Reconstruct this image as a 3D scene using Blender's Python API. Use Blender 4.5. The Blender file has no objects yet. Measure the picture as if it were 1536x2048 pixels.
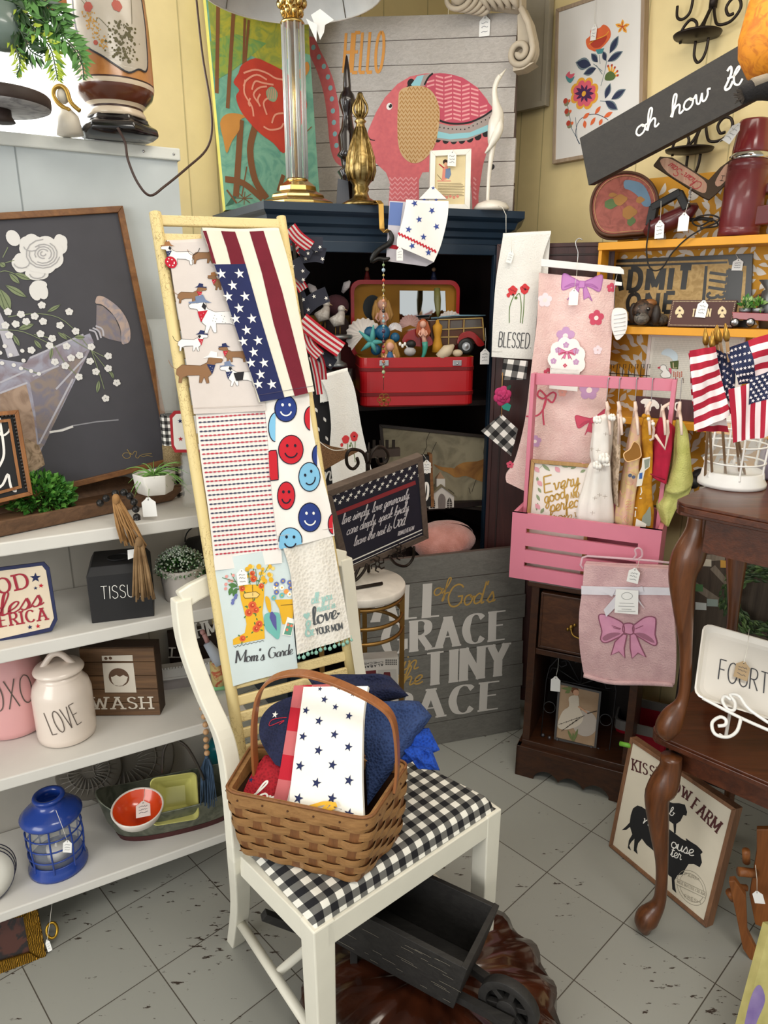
import bpy,math,random
from mathutils import Vector as V,Matrix
from mathutils.geometry import tessellate_polygon
R=math.radians
rnd=random.Random(7)
sc=bpy.context.scene
# --- camera, light, exposure
FPX,PITCH,H=1420.0,R(16.6),1.55
cam=bpy.data.objects.new('camera',bpy.data.cameras.new('camera'))
sc.collection.objects.link(cam);sc.camera=cam
cam.location=(0,0,H);cam.rotation_euler=(R(90)-PITCH,0,0)
cam.data.sensor_fit='VERTICAL';cam.data.sensor_height=24.0;cam.data.lens=24.0*FPX/2048.0
cam.data.clip_start=.02
sc.view_settings.view_transform='Standard';sc.view_settings.look='None'
sc.view_settings.gamma=1;sc.view_settings.use_curve_mapping=False
sc.view_settings.exposure=0.3
sc.cycles.max_bounces=7;sc.cycles.transparent_max_bounces=12;sc.cycles.caustics_reflective=False;sc.cycles.caustics_refractive=False
world=bpy.data.worlds.new('world');sc.world=world;world.use_nodes=True
world.node_tree.nodes['Background'].inputs[0].default_value=(.95,.98,.96,1)
world.node_tree.nodes['Background'].inputs[1].default_value=0.62
def area(name,loc,target,sx,sy,power,col):
 l=bpy.data.lights.new(name,'AREA');l.shape='RECTANGLE';l.size=sx;l.size_y=sy;l.energy=power;l.color=col
 o=bpy.data.objects.new(name,l);sc.collection.objects.link(o);o.location=loc
 o.rotation_euler=(V(target)-V(loc)).to_track_quat('-Z','Y').to_euler();o['kind']='helper'
 return o
area('shopfront_daylight',(-2.6,-1.9,1.8),(0.1,2.0,1.0),2.4,1.8,66,(1,.98,.95))
area('ceiling_light_near',(0.5,0.0,2.62),(0.5,0.3,0),1.2,.5,23,(1,.96,.88))
area('ceiling_light_far',(0.35,1.45,2.62),(0.35,1.6,0),1.2,.5,9,(1,.92,.80))
area('window_daylight',(-1.55,1.95,2.25),(-0.2,2.35,1.9),1.0,1.0,20,(.95,.98,1))
# --- pixel rays on real planes
cp,sp=math.cos(PITCH),math.sin(PITCH)
CAM=V((0,0,H))
def ray(px,py):
 a=(px-768)/FPX;b=(1024-py)/FPX
 return V((a,cp+b*sp,-sp+b*cp))
def at(px,py,Y):
 d=ray(px,py);return CAM+d*(Y/d.y)
def atz(px,py,z):
 d=ray(px,py);return CAM+d*((z-H)/d.z)
def atd(px,py,D):
 return CAM+ray(px,py)*D
def zz(x0,y0,s,pts):return[(x0+x/s,y0+y/s)for x,y in pts]
class Surf:
 """a plane with unit axes U (right), W (up), N (towards the viewer) and an optional relief function"""
 def __init__(s,O,U,W,disp=None):
  s.O=V(O);s.U=V(U).normalized();s.W=(V(W)-V(W).dot(s.U)*s.U).normalized()
  s.N=s.U.cross(s.W).normalized();s.disp=disp
 def __call__(s,u,v,h=0.0):
  d=s.disp(u,v)if s.disp else 0.0
  return s.O+s.U*u+s.W*v+s.N*(h+d)
 def uv(s,px,py):
  d=ray(px,py);t=(s.O-CAM).dot(s.N)/d.dot(s.N)
  q=CAM+d*t-s.O
  return(q.dot(s.U),q.dot(s.W))
 def P(s,pts):return[s.uv(*p)for p in pts]
 def Z(s,x0,y0,k,pts):return[s.uv(x0+x/k,y0+y/k)for x,y in pts]
 def off(s,h,disp=None):
  t=Surf(s.O+s.N*h,s.U,s.W,disp if disp else s.disp);return t
 def mpx(s,px,py):
  a=s.uv(px,py);b=s.uv(px+10,py);return math.hypot(a[0]-b[0],a[1]-b[1])/10
def plane(O,az,lean=0.0):
 """vertical plane through O whose rightward direction has azimuth az (90 = parallel to the picture), leaning back by lean degrees"""
 a=R(az);U=V((math.sin(a),math.cos(a),0));Nh=V((math.cos(a),-math.sin(a),0))
 l=R(lean);W=V((0,0,1))*math.cos(l)-Nh*math.sin(l)
 return Surf(O,U,W)
def quadsurf(TL,TR,BR,BL,Y):
 """the parallelogram whose four corners are seen at these pixels, with BL at depth Y"""
 r=[ray(*p)for p in(BL,BR,TR,TL)]
 t0=Y/r[0].y
 m=Matrix(((-r[1].x,r[2].x,-r[3].x),(-r[1].y,r[2].y,-r[3].y),(-r[1].z,r[2].z,-r[3].z)))
 t=m.inverted()@(r[0]*-t0)
 A,B,C_,D=CAM+r[0]*t0,CAM+r[1]*t[0],CAM+r[2]*t[1],CAM+r[3]*t[2]
 s=Surf(A,B-A,D-A);s.c=(A,B,C_,D)
 return s
 # --- materials
def lin(h):
 h=h.lstrip('#');c=[int(h[i:i+2],16)/255 for i in(0,2,4)]
 return[x/12.92 if x<=.04045 else((x+.055)/1.055)**2.4 for x in c]+[1]
_M={}
def mat(name,col='#808080',rough=.6,metal=0,kind='plain',col2=None,scale=1.0,bump=0.0,trans=0,sheen=0,amt=.12,emit=0,coat=0,axis='z',ior=1.45,alpha=1):
 if name in _M:return _M[name]
 m=bpy.data.materials.new(name);m.use_nodes=True;nt=m.node_tree;N=nt.nodes;L=nt.links
 b=N['Principled BSDF'];c=lin(col);c2=lin(col2)if col2 else[x*(1-amt)for x in c[:3]]+[1]
 b.inputs['Base Color'].default_value=c;b.inputs['Roughness'].default_value=rough;b.inputs['Metallic'].default_value=metal
 b.inputs['IOR'].default_value=ior
 if trans==1:
  b.inputs['Alpha'].default_value=.09;b.inputs['Specular IOR Level'].default_value=.9
 elif trans:b.inputs['Transmission Weight'].default_value=trans
 if sheen:b.inputs['Sheen Weight'].default_value=sheen
 if coat:b.inputs['Coat Weight'].default_value=coat;b.inputs['Coat Roughness'].default_value=.12
 if alpha<1:b.inputs['Alpha'].default_value=alpha
 if emit:b.inputs['Emission Color'].default_value=c;b.inputs['Emission Strength'].default_value=emit
 tc=N.new('ShaderNodeTexCoord');mp=N.new('ShaderNodeMapping');L.new(tc.outputs['Object'],mp.inputs[0])
 def noise(sc_,det=4,vec=None,dist=0):
  n=N.new('ShaderNodeTexNoise');n.inputs['Scale'].default_value=sc_;n.inputs['Detail'].default_value=det
  n.inputs['Distortion'].default_value=dist;L.new(vec or mp.outputs[0],n.inputs['Vector']);return n
 def ramp(src,p0,p1,a,bb,const=False):
  r=N.new('ShaderNodeValToRGB');r.color_ramp.elements[0].position=p0;r.color_ramp.elements[1].position=p1
  r.color_ramp.elements[0].color=a;r.color_ramp.elements[1].color=bb
  if const:r.color_ramp.interpolation='CONSTANT'
  L.new(src,r.inputs[0]);return r
 def dobump(src,st,dist=.002):
  bp=N.new('ShaderNodeBump');bp.inputs['Strength'].default_value=st;bp.inputs['Distance'].default_value=dist
  L.new(src,bp.inputs['Height']);L.new(bp.outputs[0],b.inputs['Normal'])
 def mix(fac,a,bb):
  x=N.new('ShaderNodeMix');x.data_type='RGBA'
  if hasattr(fac,'node'):L.new(fac,x.inputs[0])
  else:x.inputs[0].default_value=fac
  for s_,k in((a,6),(bb,7)):
   if hasattr(s_,'node'):L.new(s_,x.inputs[k])
   else:x.inputs[k].default_value=s_
  return x.outputs[2]
 if kind=='plain':
  n=noise(18*scale);r=ramp(n.outputs[0],.3,.7,c,c2);L.new(r.outputs[0],b.inputs['Base Color'])
  if bump:dobump(n.outputs[0],bump)
 elif kind=='flat':
  pass
 elif kind=='fabric':
  n=noise(30*scale);n2=noise(900*scale,2)
  r=ramp(n.outputs[0],.3,.7,c,c2);L.new(r.outputs[0],b.inputs['Base Color']);dobump(n2.outputs[0],bump or.25,.001)
 elif kind=='fuzzy':
  n=noise(25*scale);n2=noise(220*scale,6)
  r=ramp(n.outputs[0],.35,.65,c,c2);L.new(r.outputs[0],b.inputs['Base Color']);dobump(n2.outputs[0],bump or.7,.004)
 elif kind=='waffle':
  vr=N.new('ShaderNodeTexVoronoi');vr.inputs['Scale'].default_value=190*scale;L.new(mp.outputs[0],vr.inputs['Vector'])
  r=ramp(vr.outputs['Distance'],.05,.6,c2,c);L.new(r.outputs[0],b.inputs['Base Color']);dobump(vr.outputs['Distance'],bump or.8,.003)
 elif kind=='wood':
  mp.inputs['Scale'].default_value={'x':(1,14,14),'y':(14,1,14),'z':(14,14,1)}[axis]
  n=noise(3.2*scale,8,dist=1.2);n2=noise(22*scale,5)
  r=ramp(n.outputs[0],.3,.7,c,c2);r2=ramp(n2.outputs[0],.35,.75,(.75,.75,.75,1),(1,1,1,1))
  x=N.new('ShaderNodeMix');x.data_type='RGBA';x.blend_type='MULTIPLY';x.inputs[0].default_value=.7
  L.new(r.outputs[0],x.inputs[6]);L.new(r2.outputs[0],x.inputs[7]);L.new(x.outputs[2],b.inputs['Base Color'])
  dobump(n2.outputs[0],bump or.15)
 elif kind=='crackle':
  mp.inputs['Scale'].default_value={'x':(1,2.4,2.4),'z':(2.4,2.4,1)}[axis]
  n0=noise(30);vr=N.new('ShaderNodeTexVoronoi');vr.feature='DISTANCE_TO_EDGE';vr.inputs['Scale'].default_value=55*scale
  v_=mix(.06,mp.outputs[0],n0.outputs['Color']);L.new(v_,vr.inputs['Vector'])
  r=ramp(vr.outputs['Distance'],.0,.035,c2,c);n=noise(6);pat=ramp(n.outputs[0],.42,.56,(0,0,0,1),(1,1,1,1))
  L.new(mix(pat.outputs[0],c,r.outputs[0]),b.inputs['Base Color']);dobump(vr.outputs['Distance'],.1)
 elif kind=='worn':
  n=noise(9*scale,10,dist=.6);n.inputs['Roughness'].default_value=.75
  r=ramp(n.outputs[0],.70,.73,c,c2);L.new(r.outputs[0],b.inputs['Base Color'])
 elif kind=='marble':
  n=noise(6*scale,8,dist=2.5);r=ramp(n.outputs[0],.42,.62,c,c2);L.new(r.outputs[0],b.inputs['Base Color'])
  if bump:dobump(n.outputs[0],bump)
 elif kind=='blotch':
  n=noise(11*scale,5,dist=1.0);r=ramp(n.outputs[0],.47,.53,c,c2);L.new(r.outputs[0],b.inputs['Base Color'])
  if bump:dobump(n.outputs[0],bump)
 elif kind=='carved':
  w=N.new('ShaderNodeTexWave');w.inputs['Scale'].default_value=9*scale;w.inputs['Distortion'].default_value=7;w.inputs['Detail'].default_value=2
  L.new(mp.outputs[0],w.inputs['Vector']);r=ramp(w.outputs[0],.1,.8,c2,c);L.new(r.outputs[0],b.inputs['Base Color']);dobump(w.outputs[0],bump or.7,.006)
 elif kind=='gingham':
  uvn=N.new('ShaderNodeUVMap');sx=N.new('ShaderNodeSeparateXYZ');L.new(uvn.outputs[0],sx.inputs[0])
  outs=[]
  for k in(0,1):
   mu=N.new('ShaderNodeMath');mu.operation='MULTIPLY';mu.inputs[1].default_value=scale;L.new(sx.outputs[k],mu.inputs[0])
   fr=N.new('ShaderNodeMath');fr.operation='FRACT';L.new(mu.outputs[0],fr.inputs[0])
   gt=N.new('ShaderNodeMath');gt.operation='GREATER_THAN';gt.inputs[1].default_value=.5;L.new(fr.outputs[0],gt.inputs[0]);outs.append(gt.outputs[0])
  ad=N.new('ShaderNodeMath');ad.operation='ADD';L.new(outs[0],ad.inputs[0]);L.new(outs[1],ad.inputs[1])
  hv=N.new('ShaderNodeMath');hv.operation='MULTIPLY';hv.inputs[1].default_value=.5;L.new(ad.outputs[0],hv.inputs[0])
  r=N.new('ShaderNodeValToRGB');r.color_ramp.interpolation='CONSTANT';e=r.color_ramp.elements
  e[0].position=0;e[0].color=c;e[1].position=.25;e[1].color=[(x*.16+y*.84)for x,y in zip(c,c2)];k=e.new(.75);k.color=c2
  L.new(hv.outputs[0],r.inputs[0]);L.new(r.outputs[0],b.inputs['Base Color']);dobump(noise(700,2).outputs[0],.3,.001)
 elif kind=='weave':
  n=noise(40);w1=noise(500*scale,2);r=ramp(w1.outputs[0],.4,.6,c,c2);L.new(r.outputs[0],b.inputs['Base Color']);dobump(w1.outputs[0],.5,.001)
 _M[name]=m;return m
 # --- mesh builder
_ORG={}
def cat_rom(pts,n=6,closed=False):
 P=[tuple(p)for p in pts];k=len(P)
 if k<3:return P
 out=[];rng=range(k if closed else k-1)
 for i in rng:
  if closed:p0,p1,p2,p3=P[i-1],P[i],P[(i+1)%k],P[(i+2)%k]
  else:p0,p1,p2,p3=P[max(i-1,0)],P[i],P[i+1],P[min(i+2,k-1)]
  for j in range(n):
   t=j/n
   out.append(tuple(.5*(2*b+(c-a)*t+(2*a-5*b+4*c-d)*t*t+(3*b-a-3*c+d)*t**3)for a,b,c,d in zip(p0,p1,p2,p3)))
 if not closed:out.append(P[-1])
 return out
class MB:
 def __init__(s):s.v=[];s.f=[];s.m=[];s.sm=[];s.mats=[];s.uvs={};s.lift=0
 def mi(s,m):
  if m not in s.mats:s.mats.append(m)
  return s.mats.index(m)
 def add(s,vs,fs,m,smooth=False,uvs=None):
  o=len(s.v);s.v+=[V(p)for p in vs];k=s.mi(m)
  for f in fs:s.f.append([i+o for i in f]);s.m.append(k);s.sm.append(smooth)
  if uvs:
   for i,q in enumerate(uvs):s.uvs[o+i]=q
  return s
 def hexa(s,c,m):
  return s.add(c,[(3,2,1,0),(4,5,6,7),(0,1,5,4),(1,2,6,5),(2,3,7,6),(3,0,4,7)],m)
 def box(s,c,size,m,M=None):
  x,y,z=[q/2 for q in size];c=V(c)
  P=[V(p)for p in((-x,-y,-z),(x,-y,-z),(x,y,-z),(-x,y,-z),(-x,-y,z),(x,-y,z),(x,y,z),(-x,y,z))]
  if M:P=[M@p for p in P]
  return s.hexa([c+p for p in P],m)
 def bar(s,a,b,w,d,m,up=(0,0,1)):
  a,b=V(a),V(b);t=(b-a).normalized();u=V(up);x=t.cross(u)
  if x.length<1e-6:x=t.cross(V((1,0,0)))
  x.normalize();y=x.cross(t).normalized();x*=w/2;y*=d/2
  return s.hexa([a-x-y,a+x-y,a+x+y,a-x+y,b-x-y,b+x-y,b+x+y,b-x+y],m)
 def slab(s,sf,poly,h0,h1,m,m_side=None):
  n=len(poly);tri=tessellate_polygon([[V((p[0]*99,p[1]*99,0))for p in poly]])
  ar=sum(poly[i][0]*poly[(i+1)%n][1]-poly[(i+1)%n][0]*poly[i][1]for i in range(n))
  if ar<0:poly=poly[::-1];tri=tessellate_polygon([[V((p[0]*99,p[1]*99,0))for p in poly]])
  top=[sf(p[0],p[1],h1)for p in poly];bot=[sf(p[0],p[1],h0)for p in poly]
  if n==4:fs=[(0,1,2,3)]
  else:
   fs=[]
   for t in tri:
    a,b,c=[poly[i]for i in t]
    fs.append(t if(b[0]-a[0])*(c[1]-a[1])-(b[1]-a[1])*(c[0]-a[0])>0 else t[::-1])
  s.add(top+bot,fs,m);o=len(s.v)-2*n;k=s.mi(m_side or m)
  for f in fs:s.f.append([i+n+o for i in f[::-1]]);s.m.append(k);s.sm.append(False)
  for i in range(n):
   j=(i+1)%n;s.f.append([i+n+o,j+n+o,j+o,i+o]);s.m.append(k);s.sm.append(False)
  return s
 def tube(s,pts,r,m,n=8,closed=False,smooth=True,flat=1.0,cap=True):
  P=[V(p)for p in pts];k=len(P);rs=r if isinstance(r,(list,tuple))else[r]*k
  vs=[];up=None
  for i in range(k):
   a=P[i-1]if(i or closed)else P[0];b=P[(i+1)%k]if(i<k-1 or closed)else P[-1]
   t=(b-a);t=t.normalized()if t.length>1e-9 else V((0,0,1))
   if up is None:up=t.orthogonal().normalized()if abs(t.z)>.9 else(V((0,0,1))-t*t.z).normalized()
   up=(up-t*up.dot(t)).normalized();x=t.cross(up)
   for j in range(n):
    q=2*math.pi*j/n;vs.append(P[i]+(x*math.cos(q)*flat+up*math.sin(q))*rs[i])
  fs=[]
  for i in range(k if closed else k-1):
   for j in range(n):
    a=i*n+j;b=i*n+(j+1)%n;c=((i+1)%k)*n+(j+1)%n;d=((i+1)%k)*n+j
    fs.append((a,b,c,d))
  if not closed and cap:fs+=[tuple(range(n))[::-1],tuple(range((k-1)*n,k*n))]
  return s.add(vs,fs,m,smooth)
 def lathe(s,prof,m,O=(0,0,0),n=24,M=None,mats=None,sx=1,sy=1):
  O=V(O);k=len(prof);vs=[]
  for r,z in prof:
   for j in range(n):
    q=2*math.pi*j/n;p=V((r*math.cos(q)*sx,r*math.sin(q)*sy,z));vs.append(O+(M@p if M else p))
  for i in range(k-1):
   mm=mats[i]if mats else m
   if i==0:s.add(vs,[(j,(j+1)%n,n+(j+1)%n,n+j)for j in range(n)],mm,True);o=len(s.v)-len(vs)
   else:
    ki=s.mi(mm)
    for j in range(n):s.f.append([o+i*n+j,o+i*n+(j+1)%n,o+(i+1)*n+(j+1)%n,o+(i+1)*n+j]);s.m.append(ki);s.sm.append(True)
  if prof[0][0]>1e-5:s.f.append([o+j for j in range(n)][::-1]);s.m.append(s.mi(mats[0]if mats else m));s.sm.append(False)
  if prof[-1][0]>1e-5:s.f.append([o+(k-1)*n+j for j in range(n)]);s.m.append(s.mi(mats[-1]if mats else m));s.sm.append(False)
  return s
 def ball(s,c,r,m,n=12,M=None):
  rr=r if isinstance(r,(list,tuple))else(r,r,r);c=V(c);k=max(5,n*2//3);vs=[];fs=[]
  for i in range(k+1):
   a=math.pi*i/k
   for j in range(n):
    q=2*math.pi*j/n;p=V((rr[0]*math.sin(a)*math.cos(q),rr[1]*math.sin(a)*math.sin(q),rr[2]*math.cos(a)))
    vs.append(c+(M@p if M else p))
  for i in range(k):
   for j in range(n):fs.append((i*n+j,(i+1)*n+j,(i+1)*n+(j+1)%n,i*n+(j+1)%n))
  return s.add(vs,fs,m,True)
 def grid(s,fn,nu,nv,m,smooth=True,thick=0,tn=None,uvf=None):
  vs=[];uvs=[]
  for j in range(nv+1):
   for i in range(nu+1):
    vs.append(V(fn(i/nu,j/nv)));uvs.append(uvf(i/nu,j/nv)if uvf else(i/nu,j/nv))
  fs=[(j*(nu+1)+i,j*(nu+1)+i+1,(j+1)*(nu+1)+i+1,(j+1)*(nu+1)+i)for j in range(nv)for i in range(nu)]
  s.add(vs,fs,m,smooth,uvs)
  if thick:
   off=V(tn)*-thick;s.add([p+off for p in vs],[f[::-1]for f in fs],m,smooth,uvs)
   n1=nu+1;edge=[i for i in range(nu)]+[nu+j*n1 for j in range(nv)]+[nv*n1+i for i in range(nu,0,-1)]+[j*n1 for j in range(nv,0,-1)]
   ev=[vs[i]for i in edge]+[vs[i]+off for i in edge];k=len(edge)
   s.add(ev,[(i+k,(i+1)%k+k,(i+1)%k,i)for i in range(k)],m,False)
  return s
  # ---- paint: thin coloured pieces lying on a surface, part of the same mesh
 def paint(s,sf,poly,m,L=1,seg=.012):
  if len(poly)<3:return s
  s.lift+=1;h=L*.00035+(s.lift%40)*.000004+(.0004 if sf.disp else 0)
  tri=tessellate_polygon([[V((p[0]*99,p[1]*99,0))for p in poly]])
  T=[]
  for t in tri:
   a,b,c=[poly[i]for i in t]
   if(b[0]-a[0])*(c[1]-a[1])-(b[1]-a[1])*(c[0]-a[0])<0:b,c=c,b
   T.append((a,b,c))
  if sf.disp:
   out=[]
   while T:
    a,b,c=T.pop();e=[math.hypot(a[0]-b[0],a[1]-b[1]),math.hypot(b[0]-c[0],b[1]-c[1]),math.hypot(c[0]-a[0],c[1]-a[1])]
    k=e.index(max(e))
    if e[k]<seg or len(out)+len(T)>3000:out.append((a,b,c));continue
    if k==1:a,b,c=b,c,a
    elif k==2:a,b,c=c,a,b
    q=((a[0]+b[0])/2,(a[1]+b[1])/2);T+=[(a,q,c),(q,b,c)]
   T=out
  ix={};vs=[];fs=[]
  for t in T:
   f=[]
   for p in t:
    if p not in ix:ix[p]=len(vs);vs.append(sf(p[0],p[1],h))
    f.append(ix[p])
   fs.append(f)
  return s.add(vs,fs,m,bool(sf.disp))
 def stroke(s,sf,pts,w,m,L=2,closed=False,nib=None):
  """ribbon along pts; nib=(thin, thick) makes steep strokes thick and flat ones thin"""
  P=[p for i,p in enumerate(pts)if i==0 or math.hypot(p[0]-pts[i-1][0],p[1]-pts[i-1][1])>1e-6]
  k=len(P)
  if k<2:return s
  s.lift+=1;h=L*.00035+(s.lift%40)*.000004+(.0004 if sf.disp else 0);vs=[]
  for i in range(k):
   a=P[i-1]if(i or closed)else P[0];b=P[(i+1)%k]if(i<k-1 or closed)else P[-1]
   dx,dy=b[0]-a[0],b[1]-a[1];l=math.hypot(dx,dy)or 1;dx/=l;dy/=l
   ww=w if nib is None else nib[0]+(nib[1]-nib[0])*min(1,abs(dy)**1.5*(1.0 if dy<0 or not nib[2:]else nib[2]))
   vs+=[sf(P[i][0]-dy*ww/2,P[i][1]+dx*ww/2,h),sf(P[i][0]+dy*ww/2,P[i][1]-dx*ww/2,h)]
  fs=[(2*i,2*i+1,2*((i+1)%k)+1,2*((i+1)%k))for i in range(k if closed else k-1)]
  return s.add(vs,fs,m)
 def disc(s,sf,c,r,m,L=1,n=20,ry=None):
  ry=ry or r;return s.paint(sf,[(c[0]+r*math.cos(2*math.pi*i/n),c[1]+ry*math.sin(2*math.pi*i/n))for i in range(n)],m,L)
 def star(s,sf,c,r,m,L=2,rot=0,k=.4):
  return s.paint(sf,[(c[0]+(r if i%2==0 else r*k)*math.sin(math.pi*i/5+rot),c[1]+(r if i%2==0 else r*k)*math.cos(math.pi*i/5+rot))for i in range(10)],m,L)
 def frame(s,sf,q,w,h0,h1,m):
  cx=sum(p[0]for p in q)/4;cy=sum(p[1]for p in q)/4
  def inner(i):
   p=V(q[i]);a=(V(q[i-1])-p).normalized();b=(V(q[(i+1)%4])-p).normalized();sn=abs(a.x*b.y-a.y*b.x)
   return p+(a+b)*(w/max(sn,.3))
  I=[inner(i)for i in range(4)]
  for i in range(4):
   j=(i+1)%4;s.slab(sf,[tuple(q[i]),tuple(q[j]),tuple(I[j]),tuple(I[i])],h0,h1,m)
  return[tuple(p)for p in I]
 def text(s,sf,txt,a,b,hgt,m,style='sans',L=3,w=None,fit=True):
  """lettering with its baseline from a to b (surface coords); hgt = cap height"""
  st=STY[style];x=0;out=[]
  for ch in txt:
   if ch==' ':x+=st.get('sp',.38);continue
   g=FONT.get(ch if not st.get('upper')else ch.upper())or FONT.get(ch.upper())
   if not g:x+=.3;continue
   gw,strokes=g
   for sm,pp in strokes:
    pl=[(q[0]*st['cw']+x+q[1]*st['sl'],q[1])for q in pp]
    if sm:pl=cat_rom(pl,5)
    out.append((sm,pl))
   x+=gw*st['cw']+(st['gap']if not(ch.islower()and st.get('join'))else 0)
  x-=st['gap'];d=V((b[0]-a[0],b[1]-a[1]));ln=d.length;d.normalize();nrm=V((-d.y,d.x))
  kx=ln/max(x,.01)if fit else hgt;w=(w or st['w'])*hgt;nb=st.get('nib')
  def tr(q):r_=V(a)+d*(q[0]*kx)+nrm*(q[1]*hgt);return(r_.x,r_.y)
  for sm,pl in out:
   pl2=[tr(q)for q in pl]
   if nb:
    s._nibstroke(sf,pl,pl2,nb,hgt,m,L,st.get('updown'))
    if st.get('serif')and not sm:
     for e,e2 in((0,1),(-1,-2)):
      dy=abs(pl[e][1]-pl[e2][1]);dx=abs(pl[e][0]-pl[e2][0])
      if dy>dx*.8 and(pl[e][1]<.08 or pl[e][1]>.92):q=pl[e];s.stroke(sf,[tr((q[0]-.17,q[1])),tr((q[0]+.17,q[1]))],nb[0]*hgt*1.3,m,L)
   else:s.stroke(sf,pl2,w,m,L)
  return s
 def _nibstroke(s,sf,pl,P,nb,hgt,m,L,updown):
  s.lift+=1;h=L*.00035+(s.lift%40)*.000004;vs=[];k=len(P)
  if k<2:return
  for i in range(k):
   a,b=pl[max(i-1,0)],pl[min(i+1,k-1)];dx,dy=b[0]-a[0],b[1]-a[1];l=math.hypot(dx,dy)or 1
   t=abs(dy/l)**2
   if updown and dy>0:t*=.15
   ww=(nb[0]+(nb[1]-nb[0])*t)*hgt
   A,B=P[max(i-1,0)],P[min(i+1,k-1)];ux,uy=B[0]-A[0],B[1]-A[1];q=math.hypot(ux,uy)or 1;ux/=q;uy/=q
   vs+=[sf(P[i][0]-uy*ww/2,P[i][1]+ux*ww/2,h),sf(P[i][0]+uy*ww/2,P[i][1]-ux*ww/2,h)]
  s.add(vs,[(2*i,2*i+1,2*i+3,2*i+2)for i in range(k-1)],m)
 def build(s,name,parent=None,bevel=0,label=None,sub=0):
  me=bpy.data.meshes.new(name);org=_ORG.get(parent.name)if parent else None
  if org is None:
   if parent is None and s.v:
    lo=[min(p[i]for p in s.v)for i in range(3)];hi=[max(p[i]for p in s.v)for i in range(3)]
    org=V(((lo[0]+hi[0])/2,(lo[1]+hi[1])/2,lo[2]))
   else:org=V((0,0,0))
  me.from_pydata([tuple(p-org)for p in s.v],[],s.f);
  for m in s.mats:me.materials.append(m)
  me.polygons.foreach_set('material_index',s.m);me.polygons.foreach_set('use_smooth',s.sm)
  if s.uvs:
   ul=me.uv_layers.new(name='UVMap')
   for lp in me.loops:
    q=s.uvs.get(lp.vertex_index)
    if q:ul.data[lp.index].uv=q
  me.update();o=bpy.data.objects.new(name,me);sc.collection.objects.link(o)
  if parent:o.parent=parent
  else:o.location=org
  _ORG[o.name]=org
  if bevel:
   md=o.modifiers.new('bevel','BEVEL');md.width=bevel;md.segments=2;md.limit_method='ANGLE';md.angle_limit=R(40)
  if sub:md=o.modifiers.new('sub','SUBSURF');md.levels=sub;md.render_levels=sub
  if label:o['label']=label
  return o
def tag(o,label,category,group=None):
 o['label']=label;o['category']=category
 if group:o['group']=group
 return o
def thing(name,label,category,loc,group=None):
 o=bpy.data.objects.new(name,None);sc.collection.objects.link(o);o.location=V(loc);o.empty_display_size=.05
 _ORG[o.name]=V(loc);return tag(o,label,category,group)
def struct(o):o['kind']='structure';return o
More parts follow.
